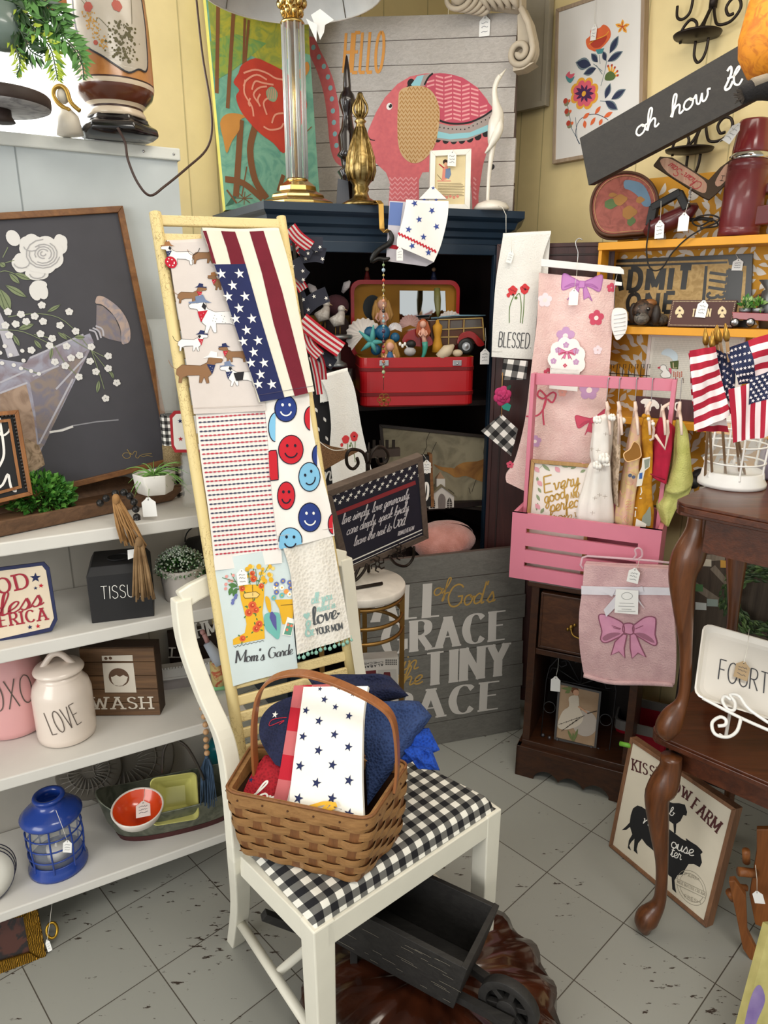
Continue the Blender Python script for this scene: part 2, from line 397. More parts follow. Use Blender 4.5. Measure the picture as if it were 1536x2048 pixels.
# --- a single-stroke alphabet (original skeletons)
FONT={}
def _font(src):
 for ln in src.strip().splitlines():
  ch,w,rest=ln.split(' ',2);st=[]
  for part in rest.split('|'):
   part=part.strip();sm=part.startswith('~');part=part.lstrip('~')
   st.append((sm,[tuple(float(q)for q in p.split(','))for p in part.split()]))
  FONT[ch]=(float(w),st)
_font("""
A .62 .31,1 0,0|.31,1 .62,0|.12,.34 .5,.34
B .5 0,1 0,0|~0,1 .28,1 .43,.9 .44,.68 .28,.54 0,.53|~0,.53 .3,.53 .48,.42 .48,.12 .3,0 0,0
C .6 ~.58,.84 .46,.97 .28,1 .1,.86 0,.5 .1,.14 .28,0 .46,.03 .58,.18
D .58 0,1 0,0|~0,1 .28,1 .5,.84 .58,.5 .5,.16 .28,0 0,0
E .46 0,1 0,0|0,1 .46,1|0,.52 .38,.52|0,0 .46,0
F .44 0,1 0,0|0,1 .44,1|0,.52 .36,.52
G .62 ~.58,.84 .46,.97 .28,1 .1,.86 0,.5 .1,.14 .28,0 .48,.04 .6,.2|.6,.45 .6,.1|.4,.45 .62,.45
H .56 0,1 0,0|.56,1 .56,0|0,.52 .56,.52
I .04 .02,1 .02,0
J .4 .38,1 .38,.25|~.38,.25 .33,.05 .18,0 .02,.1
K .54 0,1 0,0|.52,1 .02,.42|.18,.58 .54,0
L .44 0,1 0,0|0,0 .44,0
M .74 0,1 0,0|0,1 .37,.15|.37,.15 .74,1|.74,1 .74,0
N .58 0,1 0,0|0,1 .58,0|.58,0 .58,1
O .64 ~.32,1 .1,.87 0,.5 .1,.13 .32,0 .54,.13 .64,.5 .54,.87 .32,1
P .48 0,1 0,0|~0,1 .3,1 .47,.86 .47,.62 .3,.47 0,.47
Q .64 ~.32,1 .1,.87 0,.5 .1,.13 .32,0 .54,.13 .64,.5 .54,.87 .32,1|.4,.25 .64,-.05
R .52 0,1 0,0|~0,1 .3,1 .46,.88 .46,.64 .3,.5 0,.5|.22,.5 .54,0
S .48 ~.45,.85 .34,.98 .16,.99 .03,.85 .06,.64 .24,.53 .42,.42 .48,.2 .36,.03 .16,0 .01,.15
T .54 .27,1 .27,0|0,1 .54,1
U .54 ~0,1 0,.5 .03,.15 .27,0 .51,.15 .54,.5 .54,1
V .58 0,1 .29,0|.29,0 .58,1
W .86 0,1 .21,0|.21,0 .43,.9|.43,.9 .65,0|.65,0 .86,1
X .54 0,1 .54,0|.54,1 0,0
Y .54 0,1 .27,.48|.54,1 .27,.48|.27,.48 .27,0
Z .5 0,1 .5,1|.5,1 0,0|0,0 .5,0
0 .5 ~.25,1 .05,.85 0,.5 .05,.15 .25,0 .45,.15 .5,.5 .45,.85 .25,1
1 .2 0,.8 .15,1|.15,1 .15,0
2 .46 ~.02,.75 .12,.97 .32,.98 .44,.8 .4,.55 .02,.02|.02,.02 .46,.02
3 .46 ~.03,.85 .2,1 .4,.92 .42,.68 .2,.54|~.2,.54 .42,.48 .46,.2 .3,.01 .12,.02 0,.16
4 .5 .38,0 .38,1|.38,1 0,.3|0,.3 .5,.3
5 .46 .42,1 .08,1|.08,1 .05,.55|~.05,.55 .25,.62 .45,.45 .42,.12 .2,0 .02,.12
7 .46 0,1 .46,1|.46,1 .15,0
8 .46 ~.23,.53 .04,.7 .08,.95 .23,1 .4,.94 .42,.7 .23,.53 .02,.35 .04,.06 .23,0 .42,.06 .45,.34 .23,.53
. .06 .02,.0 .06,.04
, .08 .06,.06 .02,-.12
' .08 .05,1 .03,.8
! .06 .03,1 .03,.3|.03,.08 .03,0
- .3 .02,.42 .28,.42
$ .46 ~.42,.8 .2,.9 .04,.72 .24,.52 .44,.34 .24,.1 .02,.22|.23,1.05 .23,-.05
& .6 ~.58,.0 .3,.4 .12,.75 .2,.98 .38,.95 .36,.72 .1,.42 .04,.14 .2,0 .42,.1 .58,.42
a .44 ~.36,.4 .2,.46 .04,.28 .07,.05 .2,.0 .33,.16 .38,.43|~.38,.43 .34,.1 .4,0 .46,.06
b .4 ~-.02,.06 .12,.5 .2,.85 .14,1 .06,.8 .04,.2 .1,0 .28,.04 .34,.3 .24,.42 .38,.36 .42,.38
c .36 ~.32,.36 .2,.46 .04,.28 .06,.06 .2,0 .38,.08
d .46 ~.34,.38 .2,.46 .04,.28 .07,.04 .22,.02 .34,.2 .42,.98|~.42,.98 .36,.1 .42,0 .48,.06
e .36 ~.0,.1 .2,.2 .3,.38 .2,.46 .06,.32 .06,.06 .2,0 .38,.1
f .28 ~-.02,.06 .16,.45 .26,.88 .2,1 .12,.8 .1,0 .06,-.38 .12,-.36 .14,0 .3,.08
g .42 ~.34,.38 .2,.46 .04,.28 .07,.04 .22,.03 .36,.42|~.36,.42 .32,-.2 .16,-.42 .06,-.3 .2,-.08 .44,.08
h .44 ~-.02,.06 .14,.55 .2,.92 .12,1 .06,.7 .04,0|~.04,.02 .1,.3 .24,.45 .32,.35 .3,.06 .36,0 .46,.08
i .2 ~-.02,.04 .1,.44|~.1,.44 .07,.08 .12,0 .22,.06|.13,.62 .14,.68
j .2 ~.1,.44 .08,-.2 -.04,-.42 -.12,-.3 .0,-.08 .2,.06|.13,.62 .14,.68
k .42 ~-.02,.06 .14,.55 .2,.92 .12,1 .06,.7 .04,0|~.05,.14 .26,.45 .3,.32 .08,.2 .28,.04 .44,.06
l .22 ~-.02,.06 .12,.5 .2,.88 .13,1 .06,.8 .05,.12 .12,0 .24,.06
m .64 ~.0,.4 .05,.42 .04,0|~.04,.04 .12,.36 .2,.46 .26,.38 .25,0|~.25,.04 .34,.36 .43,.46 .5,.36 .48,.08 .54,0 .66,.08
n .44 ~.0,.4 .05,.42 .04,0|~.04,.04 .14,.36 .24,.46 .31,.36 .29,.08 .34,0 .46,.08
o .42 ~.24,.45 .08,.4 .03,.18 .14,0 .3,.06 .36,.28 .24,.45 .3,.34 .44,.36
p .42 ~.0,.1 .08,.44|~.08,.44 .05,0 .02,-.4|~.04,.1 .14,.4 .28,.45 .36,.24 .26,.02 .1,.04|~.26,.02 .36,.02 .44,.08
r .34 ~-.02,.04 .08,.42 .1,.5 .18,.4 .27,.42|~.27,.42 .23,.08 .28,0 .36,.08
s .34 ~-.02,.06 .16,.48|~.16,.48 .26,.2 .2,.02 .08,.0 .04,.08|~.2,.02 .28,.02 .36,.08
t .28 ~-.02,.06 .12,.5 .17,.85|~.17,.85 .1,.12 .16,0 .3,.08|.02,.56 .3,.58
u .44 ~-.02,.06 .06,.44|~.06,.44 .05,.1 .14,0 .26,.06 .34,.44|~.34,.44 .32,.06 .38,0 .46,.08
v .38 ~.0,.38 .06,.44 .12,.02|~.12,.02 .24,.16 .3,.42 .4,.38
w .54 ~.0,.38 .05,.44 .08,.06 .18,.0 .26,.4|~.26,.4 .28,.04 .38,0 .46,.2 .46,.42 .56,.38
x .38 ~.02,.42 .12,.44 .24,.02 .4,.06|.34,.44 .02,0
y .42 ~.0,.38 .06,.44|~.06,.44 .06,.1 .16,.02 .32,.44|~.32,.44 .26,-.2 .12,-.42 .02,-.3 .16,-.08 .42,.08
""")
STY={'sans':dict(cw=1,sl=0,gap=.16,w=.13,upper=1),'bold':dict(cw=1,sl=0,gap=.4,w=.24,upper=1),'slab':dict(cw=.95,sl=0,gap=.3,w=.18,upper=1,nib=(.09,.17),serif=1),'fat':dict(cw=1.05,sl=0,gap=.34,w=.2,upper=1,nib=(.05,.29),serif=1),'skinny':dict(cw=.62,sl=0,gap=.12,w=.045,upper=1,sp=.3),'script':dict(cw=1,sl=.18,gap=.08,w=.055,join=1,sp=.3),'brush':dict(cw=1.05,sl=.15,gap=.1,w=.1,nib=(.05,.15),join=1,updown=1,sp=.3),'italicfat':dict(cw=1.05,sl=.25,gap=.1,w=.1,nib=(.06,.13),join=1,updown=1,sp=.3),}
WHITE=mat('white_paint','#f4f1ea',.5);TAGW=mat('tag_card','#f2f1ee',.7,kind='flat');INK=mat('pen_ink','#4a4c5a',.7,kind='flat')
STRING=mat('cotton_string','#e6e2d6',.9,kind='flat');BLACK=mat('black_paint','#161515',.5);NAVYP=mat('navy_print','#1c2550',.8,kind='flat')
WHT=mat('white_print','#efece6',.8,kind='flat');REDP=mat('red_print','#b8182c',.8,kind='flat');BLK=mat('black_print','#1b1b1d',.8,kind='flat')
CHARC=mat('charcoal_print','#46464a',.8,kind='flat')
IRON=mat('dark_iron','#2c241f',.45,.6);BRASS=mat('polished_brass','#c9a968',.24,1,coat=.3);BRASSD=mat('antique_brass','#8a6c32',.4,.9)
STEEL=mat('steel_wire','#b8b8ba',.3,1)
def price_tag(parent,sf,top,c,w,h,rot=0,ink=True,m=None,hole=None,name='price_tag',lift=.004):
 """white card tag at c (surface coords) on a string from top"""
 b=MB();m=m or TAGW;ca,sa=math.cos(rot),math.sin(rot)
 def T(x,y):return(c[0]+x*ca-y*sa,c[1]+x*sa+y*ca)
 o=[(-w/2,-h*.5),(w/2,-h*.5),(w/2,h*.25),(w*.2,h*.42),(w*.12,h*.5),(-w*.12,h*.5),(-w*.2,h*.42),(-w/2,h*.25)]
 flat=Surf(sf(0,0,0),sf.U,sf.W)
 if sf.disp:flat=flat.off(max(0,sf.disp(*c))+.001)
 b.slab(flat,[T(*p)for p in o],lift,lift+.0008,m)
 fs=flat.off(lift+.0008)
 b.disc(fs,T(0,h*.38),w*.05,BLK,1,8)
 if ink:
  for r_ in range(3):
   y=h*(.15-.2*r_);b.stroke(fs,[T(-w*.3+w*.6*k/9,y+rnd.uniform(-1,1)*h*.05)for k in range(10)],w*.035,INK,2)
 if top:
  e=T(0,h*.4);mid=((top[0]+e[0])/2+w*.08,(top[1]+e[1])/2)
  b.tube([flat(*top,lift),flat(*mid,lift+.002),flat(*e,lift+.001)],.0006,STRING,5)
 return b.build(name,parent)
 # --- the room
C0=V((.25,3.2,0));dL=V((-.839,-.545,0));dRt=V((.669,-.743,0))
def wall(name,d,ln,hole=None):
 m=mat('yellow_panelling','#e4d09a',.55,amt=.05);g=mat('panel_groove','#c0b080',.7)
 b=MB();U=-d if d.x<0 else d;O=C0+d*ln if d.x<0 else C0
 s=Surf(O,U,(0,0,1));
 if hole:
  u0,u1,z0,z1=hole
  for q in([(0,0),(u0,0),(u0,2.7),(0,2.7)],[(u1,0),(ln,0),(ln,2.7),(u1,2.7)],[(u0,0),(u1,0),(u1,z0),(u0,z0)],[(u0,z1),(u1,z1),(u1,2.7),(u0,2.7)]):b.slab(s,q,-.08,0,m)
 else:b.slab(s,[(0,0),(ln,0),(ln,2.7),(0,2.7)],-.08,0,m)
 x=.08;k=0
 while x<ln:
  if not hole or not(hole[0]-.02<x<hole[1]+.02):
   b.slab(s,[(x,0),(x+.004,0),(x+.004,2.7),(x,2.7)],0,.0006,g)
  x+=(.1,.2,.1,.28)[k%4];k+=1
 struct(b.build(name));return s
wl=wall('wall_left',dL,3.2,(.9,1.88,1.5,2.6));wr=wall('wall_right',dRt,3.0)
def floor_mat():
 m=mat('painted_tile_floor','#8d8a83',.5,kind='flat');nt=m.node_tree;N=nt.nodes;L=nt.links;b=N['Principled BSDF']
 tc=N.new('ShaderNodeTexCoord');mp=N.new('ShaderNodeMapping');mp.inputs['Rotation'].default_value=(0,0,R(-43.5));mp.inputs['Location'].default_value=(.308,-.467,0);L.new(tc.outputs['Object'],mp.inputs[0])
 br=N.new('ShaderNodeTexBrick');br.offset=0;br.inputs['Scale'].default_value=1;br.inputs['Brick Width'].default_value=.235;br.inputs['Row Height'].default_value=.235
 br.inputs['Mortar Size'].default_value=.0014;br.inputs['Color1'].default_value=lin('#9a9a93');br.inputs['Color2'].default_value=lin('#93938c');br.inputs['Mortar'].default_value=lin('#4b453d');L.new(mp.outputs[0],br.inputs[0])
 mp2=N.new('ShaderNodeMapping');mp2.inputs['Rotation'].default_value=(0,0,R(-20));mp2.inputs['Scale'].default_value=(1,3.2,1);L.new(tc.outputs['Object'],mp2.inputs[0])
 n=N.new('ShaderNodeTexNoise');n.inputs['Scale'].default_value=26;n.inputs['Detail'].default_value=6;n.inputs['Roughness'].default_value=.62;L.new(mp2.outputs[0],n.inputs[0])
 n2=N.new('ShaderNodeTexNoise');n2.inputs['Scale'].default_value=2.2;n2.inputs['Detail'].default_value=2;L.new(tc.outputs['Object'],n2.inputs[0])
 ad=N.new('ShaderNodeMath');ad.operation='MULTIPLY_ADD';ad.inputs[1].default_value=.28;L.new(n2.outputs[0],ad.inputs[0]);L.new(n.outputs[0],ad.inputs[2])
 r=N.new('ShaderNodeValToRGB');r.color_ramp.elements[0].position=.803;r.color_ramp.elements[1].position=.818;L.new(ad.outputs[0],r.inputs[0])
 x=N.new('ShaderNodeMix');x.data_type='RGBA';L.new(r.outputs[0],x.inputs[0]);L.new(br.outputs[0],x.inputs[6]);x.inputs[7].default_value=lin('#3a2f28')
 L.new(x.outputs[2],b.inputs['Base Color']);return m
b=MB();b.box((0,1.2,-.03),(6,6,.06),floor_mat());struct(b.build('floor'))
b=MB();b.box((0,1.6,2.73),(6,5.2,.06),mat('ceiling_white','#e2ddd0',.8));struct(b.build('ceiling'))
b=MB()
for s_,ln in((wl,3.2),(wr,3.0)):b.slab(s_,[(0,0),(ln,0),(ln,.09),(0,.09)],.0005,.015,mat('skirting','#d8c78f',.5))
struct(b.build('baseboard_back'))
b=MB();fm=mat('window_frame_white','#e9ecec',.5)
b.frame(wl,[(.85,2.65),(1.93,2.65),(1.93,1.45),(.85,1.45)],.07,.0,.02,fm);b.slab(wl,[(1.38,1.5),(1.41,1.5),(1.41,2.6),(1.38,2.6)],-.05,-.02,fm)
w1=struct(b.build('window_1'))
b=MB();b.slab(wl,[(.9,1.5),(1.88,1.5),(1.88,2.6),(.9,2.6)],-.04,-.036,mat('window_glass','#ffffff',.02,trans=1,kind='flat',ior=1.02));b.build('pane',w1)
b=MB();b.slab(wl,[(.2,.9),(2.6,.9),(2.6,2.9),(.2,2.9)],-.6,-.59,mat('daylight_sky','#f4f9ff',1,kind='flat',emit=2.6));struct(b.build('sky_outside_window'))
# --- helpers for finished pieces
FWD=V((0,cp,-sp))
def mpx(p):return(V(p)-CAM).dot(FWD)/FPX
def rot_to(z):return V((0,0,1)).rotation_difference(V(z)).to_matrix()
def framed(name,label,cat,sf,q,fw,fmat,pmat,thick=.02,recess=.008,lip=0):
 """frame + panel; q = corners TL,TR,BR,BL in surface coords. Returns thing, panel builder, panel surface"""
 bl=sf(*q[3]);t=thing(name,label,cat,(sf(*q[3])+sf(*q[2]))/2)
 fb=MB();I=fb.frame(sf,q,fw,-thick,0,fmat);fb.build('frame',t,bevel=.0012)
 pb=MB();pb.slab(sf,[I[3],I[2],I[1],I[0]],-thick*.8,-recess,pmat)
 return t,pb,sf.off(-recess)
def flower(b,sf,c,r,m,n=5,k=.62,L=2,rot=0,centre=None):
 for i in range(n):
  a=2*math.pi*i/n+rot;b.disc(sf,(c[0]+r*k*math.cos(a),c[1]+r*k*math.sin(a)),r*.45,m,L,12)
 if centre:b.disc(sf,c,r*.3,centre,L+1,12)
def leaf(b,sf,a,e,w,m,L=2,bend=0):
 dx,dy=e[0]-a[0],e[1]-a[1];n=7;A=[];B_=[]
 for i in range(n+1):
  t=i/n;q=math.sin(math.pi*t)*w/2;o=math.sin(math.pi*t)*bend;l=math.hypot(dx,dy)or 1;x=a[0]+dx*t-dy/l*o;y=a[1]+dy*t+dx/l*o
  A.append((x-dy/l*q,y+dx/l*q));B_.append((x+dy/l*q,y-dx/l*q))
 b.paint(sf,A+B_[::-1][1:-1],m,L)
def heart(b,sf,c,r,m,L=2):
 b.paint(sf,[(c[0]+r*.0625*16*math.sin(t)**3,c[1]+r*.0625*(13*math.cos(t)-5*math.cos(2*t)-2*math.cos(3*t)-math.cos(4*t)))for t in[2*math.pi*i/24 for i in range(24)]],m,L)
def bow(b,sf,c,r,m,m2,L=2,rot=0):
 ca,sa=math.cos(rot),math.sin(rot);T=lambda x,y:(c[0]+r*(x*ca-y*sa),c[1]+r*(x*sa+y*ca))
 for s_ in(-1,1):
  b.paint(sf,[T(x*s_,y)for x,y in((.05,.02),(.2,-.75),(.42,-.6),(.62,-.8),(.2,-.05))],m,L)
  lp=cat_rom([(.05,.05),(.5,.32),(.95,.5),(1,.1),(.92,-.3),(.5,-.15)],5,True);b.paint(sf,[T(x*s_,y)for x,y in lp],m,L)
  b.stroke(sf,[T(x*s_,y)for x,y in lp],r*.045,m2,L+1,closed=True)
  b.stroke(sf,[T(x*s_,y)for x,y in cat_rom([(.08,.0),(.5,.02),(.85,-.18),(.5,-.06),(.1,-.02)],4)],r*.05,m2,L+1)
  b.stroke(sf,[T(x*s_,y)for x,y in((.05,.02),(.2,-.75),(.42,-.6),(.62,-.8),(.2,-.05))],r*.04,m2,L+1)
 kn=[T(x,y)for x,y in((-.14,.16),(.14,.16),(.15,-.16),(-.15,-.16))];b.paint(sf,kn,m,L+2);b.stroke(sf,kn,r*.045,m2,L+3,closed=True)
def scalloped(cx,cy,rx,ry,n,amp,k=6):
 return[(cx+rx*(1+amp*abs(math.sin(n*t/2)))*math.cos(t),cy+ry*(1+amp*abs(math.sin(n*t/2)))*math.sin(t))for t in[2*math.pi*i/(n*k)for i in range(n*k)]]
def ribbon_path(b,pts,side,w,th,m):
 """flat strap following pts, its width along side"""
 P=[V(p)for p in pts];sd=V(side).normalized();vs=[];fs=[];n=len(P)
 for i in range(n):
  t=(P[min(i+1,n-1)]-P[max(i-1,0)]).normalized();s_=(sd-t*sd.dot(t)).normalized();nn=t.cross(s_)
  vs+=[P[i]-s_*w/2-nn*th/2,P[i]+s_*w/2-nn*th/2,P[i]+s_*w/2+nn*th/2,P[i]-s_*w/2+nn*th/2]
 for i in range(n-1):
  for j in range(4):fs.append((4*i+j,4*i+(j+1)%4,4*i+4+(j+1)%4,4*i+4+j))
 fs+=[(3,2,1,0),(4*n-4,4*n-3,4*n-2,4*n-1)]
 b.add(vs,fs,m);return b
 # --- LEFT: display shelf unit with tall grey back panel
SF=Surf((-.398,1.6,0),(.875,.485,0),(0,0,1));PB=SF.off(-.30)
SH=mat('shelf_paint','#dad7d1',.45,amt=.04);GP=mat('grey_panel_paint','#b9c0c2',.55,amt=.05)
t=thing('shelf_unit','white open shelf unit with four long shelves and a tall pale grey back panel','shelf unit',SF(-.5,0,-.15))
UR=.05
for z,th in((1.071,.03),(.835,.032),(.525,.03),(.175,.026)):
 b=MB();b.slab(SF,[(-1.5,z-th),(UR,z-th),(UR,z),(-1.5,z)],-.295,0,SH);b.build('shelf',t,bevel=.003)
b=MB();b.slab(PB,[(-1.5,0),(UR,0),(UR,1.07),(-1.5,1.07)],-.02,0,mat('lower_back_panel','#b5b0a6',.6,amt=.06));b.slab(PB,[(-1.5,1.07),(UR,1.07),(UR,1.875),(-1.5,1.875)],-.02,0.0,GP)
for u in(-.304,-.62,-.94):b.slab(PB,[(u,1.1),(u+.003,1.1),(u+.003,1.875),(u,1.875)],0,.0006,mat('panel_seam','#8d9496',.7))
for u in(-.304,-.13,.03):b.slab(PB,[(u,0),(u+.003,0),(u+.003,1.04),(u,1.04)],0,.0006,mat('panel_seam2','#8f8b82',.7))
b.build('back_panel',t)
b=MB();b.slab(PB,[(-1.5,1.872),(UR+.006,1.872),(UR+.006,1.899),(-1.5,1.899)],-.24,.012,mat('top_board_paint','#d6d8d3',.55));tb_=b.build('top_board',t,bevel=.003)
b=MB()
for u in(-.03,.04):b.ball(PB(u,1.885,.012),.003,STEEL,8)
b.build('screw',t)
b=MB();b.slab(PB,[(UR-.02,1.07),(UR,1.07),(UR,1.872),(UR-.02,1.872)],-.24,-.02,GP);b.build('side_panel',t)
# --- chalkboard painting
q=PB.off(.07);d=ray(351,925);BR=CAM+d*((q.O-CAM).dot(q.N)/d.dot(q.N));d=ray(246,411);q=PB.off(.02);TR=CAM+d*((q.O-CAM).dot(q.N)/d.dot(q.N))
CB=Surf(BR,V((1.615,1.114,.236)),TR-BR)
O0=CB.uv(246,411);O1=CB.uv(351,925);hgt=O0[1]-O1[1]
Q=[(O0[0]-.62,O0[1]),O0,O1,(O1[0]-.62,O1[1])]
OAK=mat('brown_oak_frame','#8f6238',.5,kind='wood',col2='#6d4526',axis='x')
t,b,s=framed('chalkboard_painting','large dark chalkboard painting of white roses in a tin watering can','painting',CB,Q,.014,OAK,mat('chalkboard_black','#48474d',.75,amt=.1),.022)
Z5=lambda*p:s.Z(0,380,3.84,p)
tin=mat('tin_paint','#9c9cac',.7,kind='marble',col2='#877b84',scale=2);tin2=mat('tin_paint_light','#b3b1bb',.7,kind='flat');rust=mat('rust_paint','#a88f7c',.7,kind='marble',col2='#8b7362',scale=3);tind=mat('tin_paint_dark','#77727f',.7,kind='marble',col2='#8b7d76',scale=3)
b.paint(s,Z5((-60,1290),(200,1330),(230,1280),(690,1100),(720,1170),(320,1990),(300,2060),(-60,2100)),tin,1)
b.paint(s,Z5((-60,900),(0,940),(150,1270),(60,1290),(0,1100),(-60,1050)),tin2,1)
b.paint(s,Z5((230,1480),(450,1350),(670,1230),(340,1960),(300,1990),(270,1700)),tind,1)
b.paint(s,Z5((0,1560),(200,1490),(260,1750),(290,2000),(180,2150),(150,2100),(0,1900)),rust,1)
b.paint(s,Z5((190,1900),(300,1960),(330,2050),(345,2110),(220,2190),(200,2100)),mat('bark_paint','#b49a80',.7,kind='marble',col2='#7d6850',scale=6),2)
for p in([(0,1480),(200,1390)],[(0,1560),(210,1480)],[(300,1950),(560,1450)],[(250,1430),(450,1350)],[(230,1290),(640,1110)],[(430,1530),(660,1280)]):b.stroke(s,Z5(*p),.004,tin2,2)
b.paint(s,s.P(cat_rom([(191,600),(196,592),(212,596),(240,618),(258,650),(260,680),(250,688),(243,685),(240,655),(225,628),(205,610),(192,607)],4,True)),mat('rose_head_rim','#b49e93',.7,kind='marble',col2='#8f8a94',scale=4),3)
b.paint(s,s.P([(193,610),(205,612),(228,632),(240,660),(243,684),(217,678),(203,672),(192,660)]),tind,2)
for q in([(178,660),(190,664),(196,680)],[(185,656),(197,662),(202,676)],[(191,652),(204,658),(207,672)]):b.stroke(s,s.P(cat_rom(q,4)),.004,tin2,3)
ro=mat('rose_white','#dcdad8',.7,kind='flat');ro2=mat('rose_grey','#a8a6a8',.7,kind='flat');gr=mat('chalk_green','#7f8a68',.7,kind='flat');gr2=mat('chalk_green_dark','#4f5a40',.7,kind='flat')
b.stroke(s,Z5((375,1870),(560,1810),(740,1780),(910,1765)),.003,mat('brush_streak','#8d8d93',.7,kind='flat'),2)
b.stroke(s,Z5((380,1860),(480,1845),(560,1815)),.005,ro,3)
for c,rx,ry,n in(((330,500),150,135,7),((460,420),55,75,5),((165,560),70,70,5),((285,640),85,50,5),((240,430),90,85,6)):
 b.paint(s,Z5(*scalloped(c[0],c[1],rx,ry,n,.1)),ro,3+(n==7))
for k in range(6):
 r_=20+22*k;a0=k*1.3
 b.stroke(s,Z5(*[(330+r_*math.cos(a0+q*.45),490+r_*.85*math.sin(a0+q*.45))for q in range(11)]),.0022,ro2,6)
for c,rx,ry in(((100,370),42,50),((270,785),36,55),((320,770),38,60),((300,730),50,30)):b.disc(s,Z5(c)[0],rx*mpx(BR)/3.84,ro,4,16,ry*mpx(BR)/3.84)
for c in((285,640),(240,430),(165,560)):b.stroke(s,Z5(*[(c[0]+60*math.cos(q),c[1]+40*math.sin(q))for q in(0,.5,1,1.5,2,2.5,3)]),.002,ro2,6)
for a,e,w in(((0,560),(40,590),.012),((70,640),(150,720),.012),((110,640),(240,690),.012),((40,730),(205,825),.014),((0,760),(80,920),.02),((0,800),(40,930),.014),((360,940),(465,880),.008),((140,1070),(260,1030),.012),((440,1090),(520,1150),.008),((570,1130),(650,1130),.01),((400,1210),(385,1300),.008),((760,1460),(745,1560),.009),((850,1390),(870,1450),.007),((100,1110),(150,1200),.009),((260,1150),(320,1220),.009)):
 P_=Z5(a,e);leaf(b,s,P_[0],P_[1],w,gr,3);b.stroke(s,P_,.0012,gr2,4)
for st in([(0,630),(60,625),(220,690)],[(0,1075),(180,1090),(420,1200)],[(60,975),(300,950),(500,1010),(700,1230),(860,1430)],[(20,520),(60,440)],[(40,560),(110,540)],[(480,1100),(640,1200),(820,1290)],[(260,1110),(400,1140)],[(420,1200),(500,1330),(600,1430)],[(700,1230),(760,1400),(800,1530)],[(180,1370),(290,1410)]):
 b.stroke(s,cat_rom(Z5(*st),4),.0016,gr,3)
rr=random.Random(3)
for x,y in((60,935),(160,955),(265,970),(320,885),(530,935),(580,1085),(330,1010),(40,1040),(120,1030),(200,1010),(460,1040),(310,1105),(400,1140),(70,1115),(240,1230),(380,1195),(510,1200),(700,1205),(610,1270),(545,1290),(690,1315),(420,1320),(500,1350),(830,1275),(830,1370),(735,1395),(605,1435),(895,1480),(810,1600)):
 for k in range(5):a=k*1.26+x;b.disc(s,Z5((x+17*math.cos(a),y+15*math.sin(a)))[0],.0042,ro,5+(k%2),8)
for x,y in((35,1200),(80,1268),(180,1310),(105,1345),(160,1370),(238,1390),(298,1412),(170,1235),(0,1250),(15,1330)):b.disc(s,Z5((x,y))[0],.0045,ro,5,10)
gold=mat('gold_ink','#a8904e',.6,kind='flat');S3=lambda*p:s.Z(0,860,3.84,p)
b.stroke(s,cat_rom(S3((1010,180),(960,175),(940,195),(965,218),(1000,205),(985,160),(975,150),(1010,190),(1030,165),(1050,170),(1040,205),(1060,215),(1075,195),(1100,205),(1130,195),(1170,205)),3),.0011,gold,3)
b.stroke(s,S3((1085,187),(1165,180)),.0011,gold,3)
b.build('canvas',t)
# --- beaded frame chalk sign at far left edge
BF=plane(atz(40,1020,1.10),64,6)
q=BF.P([(-160,838),(37,820),(66,990),(-140,1040)])
t,b,s=framed('beaded_frame_sign','chalk lettered sign in a wooden frame with dark beaded edge, by the green plant','sign',BF,q,.009,mat('orange_oak','#a8703f',.5,kind='wood',col2='#85532a'),BLACK,.02)
fb=MB();q2=[(q[0][0]+.01,q[0][1]-.01),(q[1][0]-.01,q[1][1]-.01),(q[2][0]-.011,q[2][1]+.01),(q[3][0]+.01,q[3][1]+.01)]
for a,e in((q2[0],q2[1]),(q2[1],q2[2])):
 n=22
 for k in range(n):fb.ball(s(a[0]+(e[0]-a[0])*k/n,a[1]+(e[1]-a[1])*k/n,.004),.0042,mat('bead_black','#2a2522',.35),6)
fb.build('bead_trim',t)
fb=MB();fb.frame(s,[(q[0][0]+.018,q[0][1]-.018),(q[1][0]-.018,q[1][1]-.018),(q[2][0]-.02,q[2][1]+.018),(q[3][0]+.018,q[3][1]+.018)],.006,.0,.006,mat('orange_oak'));fb.build('inner_frame',t)
Zb=lambda*p:s.Z(0,860,3.84,p)
b.stroke(s,cat_rom(Zb((-40,-60),(10,40),(60,20),(75,-10)),4),.004,WHT,2);b.stroke(s,cat_rom(Zb((-10,-120),(20,60),(30,180),(10,250),(-40,330)),4),.005,WHT,2)
b.stroke(s,cat_rom(Zb((-40,460),(20,420),(60,340),(75,400),(90,450),(120,470),(110,440)),4),.005,WHT,2)
b.build('panel',t)
# --- wooden dough tray on the top shelf
WD=mat('walnut_tray','#7d5c42',.55,kind='wood',col2='#5f4430',axis='x')
F=SF.off(0)
t=thing('wooden_tray','long brown wooden trough tray along the top shelf of the white unit','tray',F(-.35,1.071,-.1))
a0=atz(0,1075,1.073);a1=atz(362,998,1.073);ux=(a1-a0).normalized();nx=V((-ux.y,ux.x,0))
TB=Surf(a0,ux,(0,0,1));ln=(a1-a0).length
b=MB();b.slab(TB,[(-.4,0),(ln-.02,0),(ln-.02,.008),(-.4,.008)],-.16,-.005,WD);b.build('base',t)
b=MB();b.add([TB(-.4,0,-.004),TB(ln-.02,0,-.004),TB(ln,.033,.012),TB(-.4,.04,.012),TB(-.4,0,-.016),TB(ln-.03,0,-.016),TB(ln-.005,.033,.0),TB(-.4,.04,.0)],[(0,1,2,3),(7,6,5,4),(3,2,6,7),(1,5,6,2),(0,4,5,1),(0,3,7,4)],WD);b.build('front_side',t,bevel=.002)
